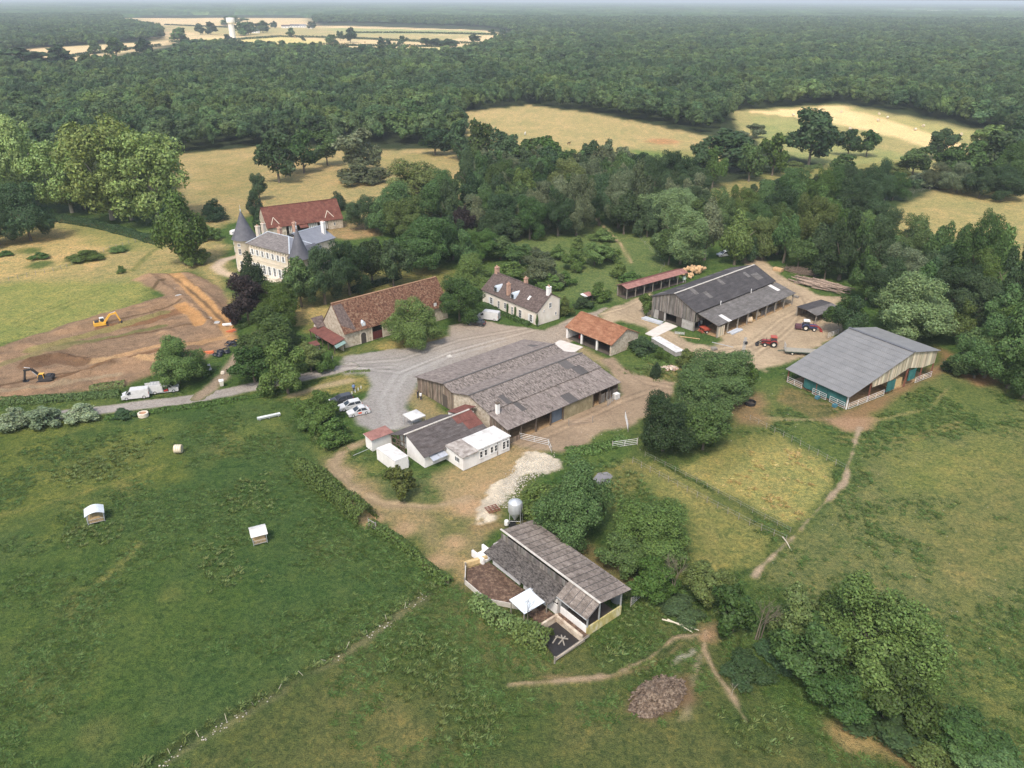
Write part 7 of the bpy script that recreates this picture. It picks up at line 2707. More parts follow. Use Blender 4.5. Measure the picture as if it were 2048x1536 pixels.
def feeder(px, deg, label, roofm):
    x, y = G(*px)
    t = thing('hay_feeder', label, 'feeder', (x, y, 0), math.radians(deg), 'covered hay feeders in the big meadow')
    n = 8
    b = MB()
    P = [(-1.55 + 3.1 * k / n, 1.9 + .55 * math.sin(math.pi * k / n)) for k in range(n + 1)]
    for p, q_ in zip(P[:-1], P[1:]):
        b.slab([(p[0], -1.35, p[1]), (p[0], 1.35, p[1]), (q_[0], 1.35, q_[1]), (q_[0], -1.35, q_[1])], .04)
    b.build('roof', roofm, t)
    for sx in (-1.3, 1.3):
        for sy in (-1.1, 1.1):
            b = MB()
            b.tube([(sx, sy, 0), (sx, sy, 1.98)], .05, 6)
            b.build('leg', IRON, t)
    b = MB()
    for s in (-1, 1):
        for z in (.25, .9):
            b.bar((-1.3, s * 1.1, z), (1.3, s * 1.1, z), .06).bar((s * 1.3, -1.1, z), (s * 1.3, 1.1, z), .06)
        for k in range(9):
            b.bar((-1.2 + .3 * k, s * 1.1, .25), (-1.2 + .3 * k, s * 1.1, .9), .035)
            b.bar((s * 1.3, -1.0 + .25 * k, .25), (s * 1.3, -1.0 + .25 * k, .9), .035)
    b.build('bars', IRON, t)
    b = MB()
    b.prism([(-1.1, .1), (1.1, .1), (1.15, .6), (.6, 1.15), (-.5, 1.25), (-1.1, .75)], 'y', -.95, .95)
    b.build('hay', HAY, t)
    t.scale = (.86, .86, .86)
    return t


feeder((193, 1040), 28, 'hay feeder with a blue grey curved roof, left one in the big meadow', mat('pale_metal_roof', (0.58, 0.62, 0.66), 1, rough=.4))
feeder((519, 1080), -65, 'hay feeder with a white curved roof, right one in the big meadow', WHITER)


def bale(px, deg, label, group, m, r=.75, w=1.25, loc=None):
    x, y = loc or G(*px)
    t = thing('hay_bale', label, 'bale', (x, y, 0), math.radians(deg), group)
    b = MB()
    b.lathe([(0, -w / 2), (r * .96, -w / 2), (r, -w / 2 + .06), (r, w / 2 - .06), (r * .96, w / 2), (0, w / 2)], 20)
    o = put('bale_body', b.mesh('bale_body', True), m, t, (0, 0, r), (math.pi / 2, 0, math.pi / 2))
    b = MB()
    for z in (-.35, 0, .35):
        b.lathe([(r + .004, z - .03), (r + .012, z), (r + .004, z + .03)], 20)
    put('twine', b.mesh('twine', True), WPAINT, o)
    return t


bale((358, 905), 5, 'single pale round bale in the big meadow', None, PALEHAY)
for k, p in enumerate(((1586, 232), (1682, 226), (1758, 230), (1756, 243), (1775, 237), (1830, 261), (1846, 254), (1922, 271), (1960, 282), (1700, 260), (1640, 222))):
    bale(p, 20 + 31 * k, 'round straw bale on the pale stubble field', 'round bales on the stubble field', PALEHAY, .8, 1.35)
for k, p in enumerate(((650, 80), (690, 88), (730, 86), (820, 95), (850, 99), (560, 82), (590, 76))):
    bale(p, 40 * k, 'round bale far off on the pale fields', 'round bales on the far pale fields', HAY, 1.4, 2.2)
(x0, y0), (x1, y1) = G(515, 841), G(561, 831)
t = thing('feed_trough', 'long pale metal trough lying in the big meadow', 'trough', (x0, y0, 0), math.atan2(y1 - y0, x1 - x0))
w = math.hypot(x1 - x0, y1 - y0)
b = MB()
b.add([(0, -.35, .55), (w, -.35, .55), (w, -.2, .15), (0, -.2, .15), (0, .35, .55), (w, .35, .55), (w, .2, .15), (0, .2, .15)], [(0, 1, 2, 3), (7, 6, 5, 4), (3, 2, 6, 7), (0, 3, 7, 4), (1, 5, 6, 2)])
b.add([(0, -.31, .54), (w, -.31, .54), (w, -.17, .19), (0, -.17, .19), (0, .31, .54), (w, .31, .54), (w, .17, .19), (0, .17, .19)], [(3, 2, 1, 0), (4, 5, 6, 7), (7, 6, 2, 3)])
b.build('trough_body', mat('pale_galv', (0.60, 0.63, 0.64), 1, rough=.4), t)
for k in (.1, .5, .9):
    b = MB()
    b.box(w * k - .06, -.3, 0, w * k + .06, .3, .14)
    b.build('foot', IRON, t)
x, y = G(1500, 808)
t = thing('round_feeder', 'round black feeder ring beside the clump of dark trees', 'feeder', (x, y, 0))
b = MB()
b.lathe([(.95, .05), (1.05, 0), (1.1, .55), (1.02, .62), (.94, .55), (.92, .1)], 28)
b.build('ring', BLACK, t, smooth=True)
b = MB()
b.lathe([(0, .12), (.92, .12), (.92, .05), (0, .05)], 24)
b.build('base', DARKIN, t)
x, y = G(287, 832)
t = thing('well_ring', 'round stone well ring at the edge of the big meadow below the vans', 'well', (x, y, 0))
b = MB()
b.lathe([(.6, 0), (.95, 0), (.95, .7), (.65, .72), (.6, .1)], 20)
b.build('ring', PALEST, t)
b = MB()
b.lathe([(0, .62), (.6, .6), (.6, .5), (0, .5)], 16)
b.build('lid', mat('terracotta', (0.40, 0.22, 0.13), 2), t)

# manure heap
rng = np.random.default_rng(8)
cx, cy = G(1316, 1392)
xs, ys = np.arange(-4.6, 4.6, .11), np.arange(-3.6, 3.6, .11)
X, Y = np.meshgrid(xs, ys)
ca, sa = math.cos(.65), math.sin(.65)
U, V = (X * ca + Y * sa), (-X * sa + Y * ca)
d = np.sqrt((U / 3.7) ** 2 + (V / 2.2) ** 2) + (fbm(X + 50, Y, 1.6, 3, 3) - .5) * .35
Z = 1.15 * smooth(1.0, .25, d) + (fbm(X, Y, .7, 9, 4) - .45) * 1.1 * smooth(1.02, .8, d) + .02
k = (np.arange(len(ys) - 1)[:, None] * len(xs) + np.arange(len(xs) - 1)[None])[(d[:-1, :-1] < 1) & (d[1:, 1:] < 1)]
t = thing('manure_heap', 'brown manure heap on the grass below the cow paths', 'heap', (cx, cy, 0))
HEAPM = mat('manure', [(0.36, (0.070, 0.048, 0.034)), (0.5, (0.15, 0.108, 0.078)), (0.64, (0.27, 0.21, 0.155))], 3.0, detail=8, fine=.4, fscale=9, bump=.15, bscale=8)
put('mound', raw_mesh('mound', np.stack([X, Y, Z], -1).reshape(-1, 3), np.stack([k, k + 1, k + len(xs) + 1, k + len(xs)], -1), None, False), HEAPM, t)
b = MB()
for i in range(420):
    a, r = rng.uniform(0, 6.283), math.sqrt(rng.uniform(0, 1)) * 1.02
    u, v = r * 3.9 * math.cos(a), r * 2.3 * math.sin(a)
    px_, py_ = u * ca - v * sa, u * sa + v * ca
    zz = 1.15 * float(smooth(1.0, .25, np.array(r))) + .05
    s = rng.uniform(.06, .22)
    b.bar((px_ - s, py_ - s * rng.uniform(-1, 1), zz), (px_ + s, py_ + s * rng.uniform(-1, 1), zz + rng.uniform(-.1, .15)), s, s * .8)
b.build('clods', HEAPM, t, kind='stuff')

# logs: long poles in the yard and cut lengths by the open shed
LOGM = mat('log_bark', [(0.3, (0.15, 0.105, 0.08)), (0.6, (0.30, 0.23, 0.18)), (0.8, (0.46, 0.38, 0.30))], 2, rnd=.35, fine=.2)
CUT = mat('cut_wood', [(0.3, (0.40, 0.25, 0.13)), (0.7, (0.58, 0.40, 0.23))], 3, rnd=.2)


def log_mesh(l, r, seed):
    rg = random.Random(seed)
    b = MB()
    pts = [(l * (i / 4 - .5), rg.uniform(-.12, .12), rg.uniform(-.04, .04)) for i in range(5)]
    b.tube(pts, [r * (1.1 - .09 * i) for i in range(5)], 7)
    return b.mesh('log', True)


LOGS = [log_mesh(random.uniform(6, 9), random.uniform(.10, .17), i) for i in range(6)]
P0, P1 = G(1585, 565), G(1690, 592)
cx, cy = G(1640, 572)
ang = math.atan2(P1[1] - P0[1], P1[0] - P0[0])
t = thing('log_pile', 'long pile of weathered poles at the wood edge beyond the dark barn', 'log pile', (cx, cy, 0), ang)
for i in range(78):
    k = i / 78
    o = put('log', LOGS[i % 6], LOGM, t, (random.uniform(-4.6, 4.6), random.uniform(-3.2, 3.2), .16 + .9 * k * random.uniform(.4, 1)), (0, random.uniform(-.06, .06), random.uniform(-.16, .16)))
cx, cy = G(1600, 545)
t = thing('brush_heap', 'tangled heap of dead branches above the pole pile', 'heap', (cx, cy, 0), ang)
b = MB()
for i in range(320):
    a, r = random.uniform(0, 6.28), random.uniform(0, 1) ** .6
    p = Vector((r * 5 * math.cos(a), r * 2.6 * math.sin(a), random.uniform(.1, 1.5) * (1 - .6 * r)))
    q_ = Vector((random.gauss(0, 1), random.gauss(0, 1), random.uniform(-.3, .5))).normalized() * random.uniform(.5, 1.6)
    b.tube([p - q_, p + q_], [.05, .02], 4, False)
b.build('branches', LOGM, t, kind='stuff')
x, y = G(1556, 542)
t = thing('log_stack', 'small square stack of sawn timber beside the brush heap', 'stack', (x, y, 0), ang)
for k in range(3):
    for j in range(4):
        b = MB()
        b.box(-1.3, -.7 + j * .36, .05 + k * .3, 1.3, -.7 + j * .36 + .32, .05 + k * .3 + .27)
        b.build('beam', CUT, t)
x, y = G(1386, 548)
t = thing('firewood_heap', 'heap of cut log rounds at the end of the red roofed shed', 'log pile', (x, y, 0), math.radians(42))
b = MB()
b.tube([(-.55, 0, 0), (.55, 0, 0)], .42, 12)
LG = b.mesh('log')
for i in range(46):
    k = i / 46
    put('log', LG, CUT, t, (random.uniform(-4.2, 4.2) * (1 - .35 * k), random.uniform(-2.0, 2.0) * (1 - .5 * k), .38 + 1.7 * k), (random.uniform(-.3, .3), random.uniform(-.3, .3), random.uniform(0, 3.1)), scale=random.uniform(.6, 1.15))
x, y = G(1368, 560, .6)
t = thing('cement_mixer', 'pale green machine parked at the end of the red roofed shed', 'machine', (x, y, 0))
b = MB()
b.lathe([(0, .7), (.5, .75), (.62, 1.2), (.35, 1.8), (.3, 1.8)], 14)
b.build('drum', mat('pale_green_paint', (0.45, 0.58, 0.50), 1), t, smooth=True)
for k in range(3):
    b = MB()
    b.tube([(.6 * math.cos(2.09 * k), .6 * math.sin(2.09 * k), 0), (0, 0, 1.0)], .06, 6)
    b.build('leg', IRON, t)

# rubble heap, long white trough roof, slabs
x, y = G(1338, 737)
t = thing('rubble_heap', 'small heap of broken tiles and stones in the weeds below the white trough roof', 'heap', (x, y, 0))
b = MB()
for i in range(130):
    a, r = random.uniform(0, 6.28), random.uniform(0, 1) ** .5
    p = Vector((r * 1.9 * math.cos(a), r * 1.3 * math.sin(a), .1 + .5 * (1 - r)))
    q_ = Vector((random.gauss(0, 1), random.gauss(0, 1), random.gauss(0, .5))).normalized() * random.uniform(.1, .28)
    b.col = random.choice(((1, 1, 1), (1, .72, .6), (.7, .7, .72), (1.3, 1.25, 1.2)))
    b.bar(p - q_, p + q_, random.uniform(.12, .3), random.uniform(.08, .2))
b.build('rubble', mat('rubble', (0.46, 0.40, 0.34), 3, attr=True), t, kind='stuff')
c4 = [G(1100 + p / 3.4133, 480 + q_ / 3.4133, 1.15) for p, q_ in ((690, 665), (730, 655), (910, 740), (860, 765))]
o_ = c4[3]
ang = math.atan2(c4[0][1] - c4[3][1], c4[0][0] - c4[3][0])
w, dd = math.hypot(c4[0][0] - c4[3][0], c4[0][1] - c4[3][1]), 2.3
t = thing('covered_trough', 'long low block trough with a white roof beside the dark barn yard', 'trough', (*o_, 0), ang)
b = MB()
b.box(.1, -dd + .1, 0, w - .1, -.1, 1.0)
b.build('block_base', BLOCK, t)
for i in range(8):
    b = MB()
    b.box(i * w / 8, -dd, 1.0, (i + .97) * w / 8, 0, 1.09)
    b.build('roof_panel', WHITER, t)


def slab(name, px, z=0.06, m=None):
    P = GP(px)
    b = MB()
    b.prism(P, 'z', -.1, z)
    return b.build(name, m or CONC, kind='structure')


slab('concrete_apron', [(1100 + p / 3.4133, 480 + q_ / 3.4133) for p, q_ in ((650, 640), (715, 665), (870, 590), (790, 560))], .08, mat('pale_concrete', [(0.3, (0.48, 0.44, 0.39)), (0.7, (0.60, 0.56, 0.52))], .8, fine=.08))
slab('concrete_apron', [(1096, 694), (1120, 680), (1166, 694), (1138, 712)], .05, mat('pale_concrete', (0.5, 0.47, 0.42), 1))
slab('manhole_cover', [(892, 712), (900, 709), (905, 713), (897, 716)], .05)

# stacks of metal and machines round the dark barn
STACKM = mat('stacked_metal', (0.50, 0.53, 0.58), 1, rough=.45, rnd=.15)


def metal_stack(px, deg, n, l, label, name='metal_stack'):
    x, y = G(*px)
    t = thing(name, label, 'stack', (x, y, 0), math.radians(deg))
    for k in range(n):
        b = MB()
        b.box(-l / 2, -.22, 0, l / 2, .22, .14)
        put('metal_panel', b.mesh('metal_panel'), STACKM, t, (random.uniform(-.3, .3), (k % 3 - 1) * .5, .05 + .16 * (k // 3)), random.uniform(-.03, .03))
    b = MB()
    for s in (-l * .3, l * .3):
        b.box(s - .08, -.8, 0, s + .08, .8, .049)
    b.build('bearer', GREYWOODP, t)
    return t


metal_stack((1305, 643), -42, 9, 5.2, 'stack of long galvanised panels in front of the dark barn gable')
metal_stack((1470, 664), 42, 6, 4.2, 'stack of pale metal panels at the corner of the lean-to')
fe = Frame(G(1408, 664), 20)
t = fe.thing('seed_drill', 'orange red implement standing under the corner of the lean-to', 'machine')
b = MB()
b.prism([(-.5, .7), (-.8, 1.2), (.8, 1.2), (.5, .7)], 'y', -1.0, 1.0)
b.build('hopper', ORP, t)
b = MB()
b.bar((-.9, -1.0, .45), (-.9, 1.0, .45), .12).bar((.9, -1.0, .45), (.9, 1.0, .45), .12).bar((-.9, 0, .45), (2.0, 0, .45), .12)
for s in (-.8, -.3, .3, .8):
    b.bar((-.7, s, .7), (-1.0, s, .05), .08)
b.build('frame', ORP, t)
for s in (-1, 1):
    wheel(t, 0, s * 1.15, .4, .2, PWHEEL, .5)
x, y = G(1232, 797)
t = thing('water_container', 'white water container at the far corner of the weathered barn', 'tank', (x, y, 0), .7)
b = MB()
b.box(-.55, -.5, .15, .55, .5, 1.15)
b.lathe([(.15, 1.15), (.15, 1.22), (0, 1.23)], 10)
b.build('tank_body', WPAINT, t)
b = MB()
for s in (-.58, .58):
    for z in (.2, .5, .8, 1.1):
        b.bar((s, -.55, z), (s, .55, z), .03)
for s in (-.53, .53):
    for z in (.2, .5, .8, 1.1):
        b.bar((-.6, s, z), (.6, s, z), .03)
b.box(-.6, -.55, 0, .6, .55, .13)
b.build('cage', IRON, t)

# clutter under and in front of the dark barn
for k, (p, lb) in enumerate((((1498, 645), 'round straw bale under the lean-to beside the metal stack'), ((1512, 634), 'round straw bale in the middle of the lean-to'), ((1556, 606), 'round straw bale under the far end of the lean-to'))):
    bale(p, 30 * k, lb, None, HAY)
def drum(px, m, label):
    x, y = G(*px)
    t = thing('oil_drum', label, 'drum', (x, y, 0))
    b = MB()
    b.lathe([(0, .9), (.28, .9), (.3, .86), (.28, .6), (.3, .58), (.28, .3), (.3, .28), (.28, .02), (0, .02)], 12)
    b.build('drum_body', m, t, smooth=True)
drum((1398, 652), BLUEP, 'blue drum at the corner of the dark barn gable')
drum((1402, 648), WPAINT, 'white drum at the corner of the dark barn gable')
drum((1370, 640), RUSTIRON, 'rusty drum beside the sliding door of the dark barn')
for k, (p, n, lb) in enumerate((((1428, 700), 4, 'stack of four pallets on the dirt by the dark barn'), ((1650, 640), 6, 'tall stack of pallets beside the tractor shelter'), ((1592, 595), 3, 'low stack of pallets near the log pile'))):
    x, y = G(*p)
    t = thing('pallet_stack', lb, 'pallets', (x, y, 0), .4 + k)
    for j in range(n):
        b = MB()
        for i in range(5):
            b.box(-.6, -.5 + i * .21, .12, .6, -.5 + i * .21 + .15, .15)
        for i in range(3):
            b.box(-.6 + i * .53, -.5, 0, -.6 + i * .53 + .14, .49, .119)
        b.build('pallet', GREYWOODP, t, (random.uniform(-.05, .05), random.uniform(-.05, .05), j * .152), random.uniform(-.06, .06))
for k, (p, l, dg, lb) in enumerate((((1560, 575), 5.0, 20, 'loose pole on the ground beside the dark barn end'), ((1380, 676), 4.5, -20, 'loose plank on the grass before the dark barn'), ((1445, 690), 5.0, -35, 'pale pipe lying on the grass by the dirt yard'), ((1265, 700), 2.5, 10, 'beam end on the grass by the cart shed'))):
    x, y = G(*p)
    b = MB()
    b.bar((-l / 2, 0, .08), (l / 2, 0, .10), .16, .12)
    b.build('loose_beam', (GREYWOODP, CUT, IRON, BEAM)[k], None, (x, y, 0), math.radians(dg), label=lb, cat='beam')

# gates and rails
gate((1040, 878), (1097, 891), 'white tubular gate at the open front of the weathered barn')
gate((1097, 891), (1103, 905), 'short leaning white rail at the end of the white gate', h=1.0, rails=2)
gate((1138, 852), (1184, 846), 'rusty rail gate standing open in the cattle yard', m=mat('pale_rust', (0.36, 0.28, 0.22), 2))
gate((1225, 896), (1274, 889), 'white tubular gate below the clump of dark trees')
gate((1250, 835), (1256, 862), 'white rail gate on edge at the right of the cattle yard')
gate((1215, 812), (1226, 802), 'leaning galvanised gate at the far corner of the weathered barn', m=IRON)
gate((1522, 632), (1552, 618), 'galvanised gate leaning at the front of the lean-to', m=IRON)
gate((1655, 676), (1676, 668), 'white rail behind the steel barn')
gate((1350, 668), (1368, 670), 'bundle of old rails lying before the dark barn', m=IRON, h=.6)
gate((738, 1052), (752, 1060), 'grey metal gate at the end of the clipped hedge', m=IRON)
gate((1262, 1212), (1282, 1194), 'galvanised gate at the right corner of the pig shed', m=IRON)


def fence(px, label, n, h=1.1, m=None, wires=2, r=.05, lean=.06):
    P = GP(px)
    seg = [math.hypot(b_[0] - a_[0], b_[1] - a_[1]) for a_, b_ in zip(P[:-1], P[1:])]
    L = sum(seg)
    t = thing('fence', label, 'fence', (P[0][0], P[0][1], 0))
    b = MB()
    b.tube([(0, 0, -.1), (0, 0, h)], [r, r * .8], 6)
    me = b.mesh('post')
    pts = []
    for i in range(n):
        s = L * i / (n - 1)
        j = 0
        while j < len(seg) - 1 and s > seg[j]:
            s -= seg[j]
            j += 1
        f = s / seg[j]
        p = (lerp(P[j][0], P[j + 1][0], f) - P[0][0], lerp(P[j][1], P[j + 1][1], f) - P[0][1])
        pts.append(p)
        put('post', me, m or GREYWOODP, t, (p[0], p[1], 0), (random.uniform(-lean, lean), random.uniform(-lean, lean), 0))
    if wires:
        b = MB()
        for a_, c_ in zip(pts[:-1], pts[1:]):
            for z in [h * (k + 1) / (wires + .3) for k in range(wires)]:
                b.bar((a_[0], a_[1], z), (c_[0], c_[1], z), .012)
        b.build('wire', IRON, t)
    return t


STAKE = mat('pale_stake', (0.50, 0.45, 0.35), 2)
fence([(1290, 912), (1400, 968), (1500, 1022), (1580, 1064)], 'wooden post fence between the two fenced plots', 14, .9, GREYWOODP, 2, .035)
fence([(1265, 925), (1390, 992), (1500, 1050), (1572, 1082)], 'lower post fence along the grass strip by the pond', 16)
fence([(1500, 840), (1580, 880), (1690, 940)], 'wire fence along the upper edge of the straw coloured plot', 12)
fence([(845, 1190), (700, 1290), (540, 1390), (400, 1470), (280, 1545)], 'line of leaning pale stakes along the ditch', 13, .7, STAKE, 0, .028, .7)
fence([(0, 565), (60, 552), (120, 540), (200, 505), (330, 468)], 'old post fence across the hay meadow', 26, 1.2, GREYWOODP, 1, .07)
fence([(690, 795), (700, 790), (712, 783), (722, 776)], 'row of short white posts above the parked cars', 6, .5, WPAINT, 0, .09)
fence([(1700, 430), (1790, 395), (1890, 372)], 'wire fence on the edge of the right dry field', 14, 1.2)
fence([(1280, 480), (1330, 530), (1300, 580)], 'wire fence round the orchard slope', 10, 1.2)
# fallen poles by the cow path
for a, c, lb in (((1324, 1240), (1398, 1262), 'long pale pole lying on the grass by the cow path, upper of two'), ((1335, 1240), (1385, 1266), 'long pale pole crossing the other pole by the cow path'), ((1565, 1075), (1580, 1098), 'short pale pole lying on the cow path at the fence corner')):
    (x0, y0), (x1, y1) = G(*a), G(*c)
    b = MB()
    l = math.hypot(x1 - x0, y1 - y0)
    b.tube([(0, 0, .12), (l * .5, .08, .16), (l, 0, .1)], [.10, .085, .05], 7)
    b.build('fallen_pole', STAKE, None, (x0, y0, 0), math.atan2(y1 - y0, x1 - x0), True, label=lb, cat='pole')


def branch(b, p, d, l, r, depth, rg):
    q_ = p + d * l
    b.tube([p, (p + q_) / 2 + Vector((rg.uniform(-.05, .05), rg.uniform(-.05, .05), 0)) * l, q_], [r, r * .8, r * .55], 5 if depth else 4, False)
    if depth == 0:
        return
    for k in range(3 if depth > 1 else 4):
        nd = (d + Vector((rg.gauss(0, .42), rg.gauss(0, .42), rg.gauss(.05, .25)))).normalized()
        branch(b, q_ if k < 2 else lerp(p, q_, .7), nd, l * rg.uniform(.55, .8), r * .5, depth - 1, rg)


def bare_tree(px, h, label, seed, n=1, m=None):
    rg = random.Random(seed)
    x, y = G(*px)
    t = thing('bare_tree', label, 'tree', (x, y, 0))
    for k in range(n):
        b = MB()
        d = Vector((rg.uniform(-.18, .18), rg.uniform(-.18, .18), 1)).normalized()
        p0 = Vector((rg.uniform(-.4, .4), rg.uniform(-.4, .4), 0))
        b.tube([p0, p0 + d * h * .25, p0 + d * h * .45], [h * .016, h * .013, h * .010], 6)
        p = p0 + d * h * .45
        for j in range(3):
            branch(b, p, (d + Vector((rg.gauss(0, .3), rg.gauss(0, .3), 0))).normalized(), h * .24, h * .008, 3, rg)
        b.build('trunk', m or PALEBARK, t)
    return t


bare_tree((1515, 1275), 6.0, 'tall bare pale trunks at the left of the biggest tree', 2, 3, BARK)
bare_tree((1050, 1262), 5.0, 'bare leafless tree in front of the flat white sheet shelter', 5, 1, BARK)
bare_tree((1345, 1190), 6.5, 'thin dead trunks beside the low tree at the pig shed', 7, 2, BARK)
bare_tree((1470, 1395), 1.8, 'dead forked branch lying at the end of the cow path', 9, 1)
bare_tree((1970, 320), 9, 'dead white tree in the belt beyond the right dry field', 11, 1)
x, y = G(985, 1020)
t = thing('harrow', 'small rusty red harrow left on the stony track', 'harrow', (x, y, 0), .5)
b = MB()
for k in range(5):
    b.bar((-1.0, -.8 + .4 * k, .25), (1.0, -.8 + .4 * k, .25), .07)
for k in range(4):
    b.bar((-.9 + .6 * k, -.8, .3), (-.9 + .6 * k, .8, .3), .07)
b.build('frame', RUSTIRON, t)
b = MB()
for k in range(5):
    for j in range(4):
        b.bar((-.9 + .6 * j, -.8 + .4 * k, 0), (-.9 + .6 * j, -.8 + .4 * k, .25), .05)
b.build('tines', RUSTIRON, t)
# pond
P = GP([(1186, 958), (1196, 946), (1214, 944), (1226, 952), (1218, 966), (1200, 972)])
b = MB()
b.prism(P, 'z', -.1, .03)
b.build('pond', mat('pond_water', (0.20, 0.185, 0.185), 1, rough=.12, spec=.6, fine=.03), kind='structure')

# lattice mast in the yard
(x0, y0) = G(1484, 716)
t = thing('lattice_elevator', 'slanting lattice bale elevator standing in the dirt yard', 'elevator', (x0, y0, 0), math.radians(20))
b = MB()
H_ = 4.6
for sx in (-.22, .22):
    for sy in (-.18, .18):
        b.bar((sx, sy, 0), (sx + .5, sy + .4, H_), .06)
for k in range(9):
    z0, z1 = H_ * k / 9, H_ * (k + 1) / 9
    f0, f1 = k / 9, (k + 1) / 9
    for s in (-.18, .18):
        b.bar((-.22 + .5 * f0, s + .4 * f0, z0), (.22 + .5 * f1, s + .4 * f1, z1), .04).bar((-.22 + .5 * f1, s + .4 * f1, z1), (.22 + .5 * f1, s + .4 * f1, z1), .04)
b.build('lattice', IRON, t)
b = MB()
b.box(.3, .0, 3.2, .9, .6, 3.7).box(.35, .1, 2.9, .8, .5, 3.2)
b.build('motor', TRIM, t)
b = MB()
b.bar((-.8, 0, .1), (.9, 0, .1), .12).bar((0, -.7, .1), (0, .7, .1), .12)
b.build('base', IRON, t)

# the dig: manholes, pipe coils, pallets
for k, p in enumerate(((345, 583), (358, 596), (379, 610), (418, 642), (434, 650))):
    x, y = G(*p)
    t = thing('manhole_ring', ('grey concrete ring at the far end of the trench', 'second grey concrete ring along the trench', 'largest grey concrete ring, middle of the trench', 'dark open ring near the orange soil', 'grey ring nearest to the copper beech')[k], 'manhole', (x, y, 0))
    b = MB()
    b.lathe([(.5, 0), (.8, 0), (.8, .75), (.55, .78), (.5, .1)], 16)
    b.build('ring', CONC, t)
    b = MB()
    b.box(-.45, -.45, .70, .45, .45, .76)
    b.build('lid', IRON if k != 3 else TRIM, t)  # the open ring gets a black plate as the shade in its hole
for k, (p, lb) in enumerate((((464, 690), 'upper pile of black pipe coils beside the farm track'), ((447, 706), 'lower pile of black pipe coils beside the farm track'), ((430, 712), 'smallest pile of black pipe coils, nearest to the lone tree'))):
    x, y = G(*p)
    t = thing('pipe_coils', lb, 'pipes', (x, y, 0))
    for j in range(5 if k < 2 else 3):
        n = 22
        r = random.uniform(.6, .85)
        pts = [(r * math.cos(6.283 * i / n), r * math.sin(6.283 * i / n), 0) for i in range(n + 1)]
        b = MB()
        for q_ in range(3):
            b.tube([(a_ * (1 - .08 * q_), c_ * (1 - .08 * q_), .1 * q_) for a_, c_, _ in pts], .065, 5, False)
        put('coil', b.mesh('coil', True), mat('blue_black_pipe', (0.025, 0.03, 0.045), 1, rough=.4), t, (random.uniform(-1.2, 1.2), random.uniform(-.8, .8), .1 + .15 * j), (random.uniform(-.25, .25), random.uniform(-.2, .2), 0))
for p, deg, m_, lb in (((455, 652), 20, WPAINT, 'stack of white fittings beside the copper beech'), ((462, 665), 50, mat('orange_plastic', (0.55, 0.16, 0.07), 1), 'orange crate of fittings at the end of the trench'), ((418, 708), 15, mat('orange_plastic', (0.55, 0.16, 0.07), 1), 'orange pipes beside the pile of black coils')):
    x, y = G(*p)
    t = thing('material_stack', lb, 'stack', (x, y, 0), math.radians(deg))
    b = MB()
    for j in range(4):
        b.tube([(-1.1, -.4 + .27 * j, .3), (1.1, -.4 + .27 * j, .3)], .12, 8)
    for j in range(3):
        b.tube([(-1.1, -.27 + .27 * j, .53), (1.0, -.27 + .27 * j, .53)], .12, 8)
    b.build('pipes', m_, t)
    b = MB()
    b.box(-1.0, -.6, 0, 1.0, .6, .14)
    b.build('pallet', GREYWOODP, t)
x, y = G(444, 772)
t = thing('waste_bin', 'cream wheeled bin at the fork of the farm track and lane', 'bin', (x, y, 0), .4)
b = MB()
b.add([(-.3, -.3, .1), (.3, -.3, .1), (.3, .3, .1), (-.3, .3, .1), (-.42, -.42, 1.2), (.42, -.42, 1.2), (.42, .42, 1.2), (-.42, .42, 1.2)], [(3, 2, 1, 0), (0, 1, 5, 4), (1, 2, 6, 5), (2, 3, 7, 6), (3, 0, 4, 7), (4, 5, 6, 7)])
b.build('bin_body', mat('cream_plastic', (0.62, 0.60, 0.52), 1), t)
b = MB()
b.slab([(-.46, -.46, 1.22), (.46, -.46, 1.22), (.46, .46, 1.34), (-.46, .46, 1.34)], .05)
b.build('lid', WPAINT, t)
for s in (-1, 1):
    b = MB()
    b.tube([(s * .3 - .05, .35, .12), (s * .3 + .05, .35, .12)], .12, 10)
    b.build('wheel', BLACK, t)
x, y = G(446, 748)
t = thing('boundary_stone', 'pale stones beside the farm track above the bin', 'stone', (x, y, 0))
b = MB()
b.lathe([(0, .7), (.35, .6), (.5, .2), (.45, 0)], 9)
b.build('stone', PALEST, t)
x, y = G(418, 742)
t = thing('sign_board', 'white leaning board beside the lone tree by the dig', 'board', (x, y, 0), .9)
b = MB()
b.slab([(-.7, 0, .1), (.7, 0, .1), (.7, .5, 1.3), (-.7, .5, 1.3)], .04)
b.build('panel', WPAINT, t)
b = MB()
b.bar((-.5, .5, 0), (-.5, .4, 1.2), .06).bar((.5, .5, 0), (.5, .4, 1.2), .06)
b.build('stand', GREYWOODP, t)


# ------------------------------------------------------------------ people and animals
def skin_body(name, pts, edges, m, parent, root=0, sub=1):
    me = bpy.data.meshes.new(name)
    me.from_pydata([p[:3] for p in pts], edges, [])
    o = put(name, me, m, parent)
    md = o.modifiers.new('skin', 'SKIN')
    for v, p in zip(me.skin_vertices[0].data, pts):
        v.radius = (p[3], p[3])
    me.skin_vertices[0].data[root].use_root = True
    o.modifiers.new('sub', 'SUBSURF').levels = sub
    o.modifiers['sub'].render_levels = sub
    return o


SKINM = mat('skin', (0.50, 0.32, 0.24), 2)


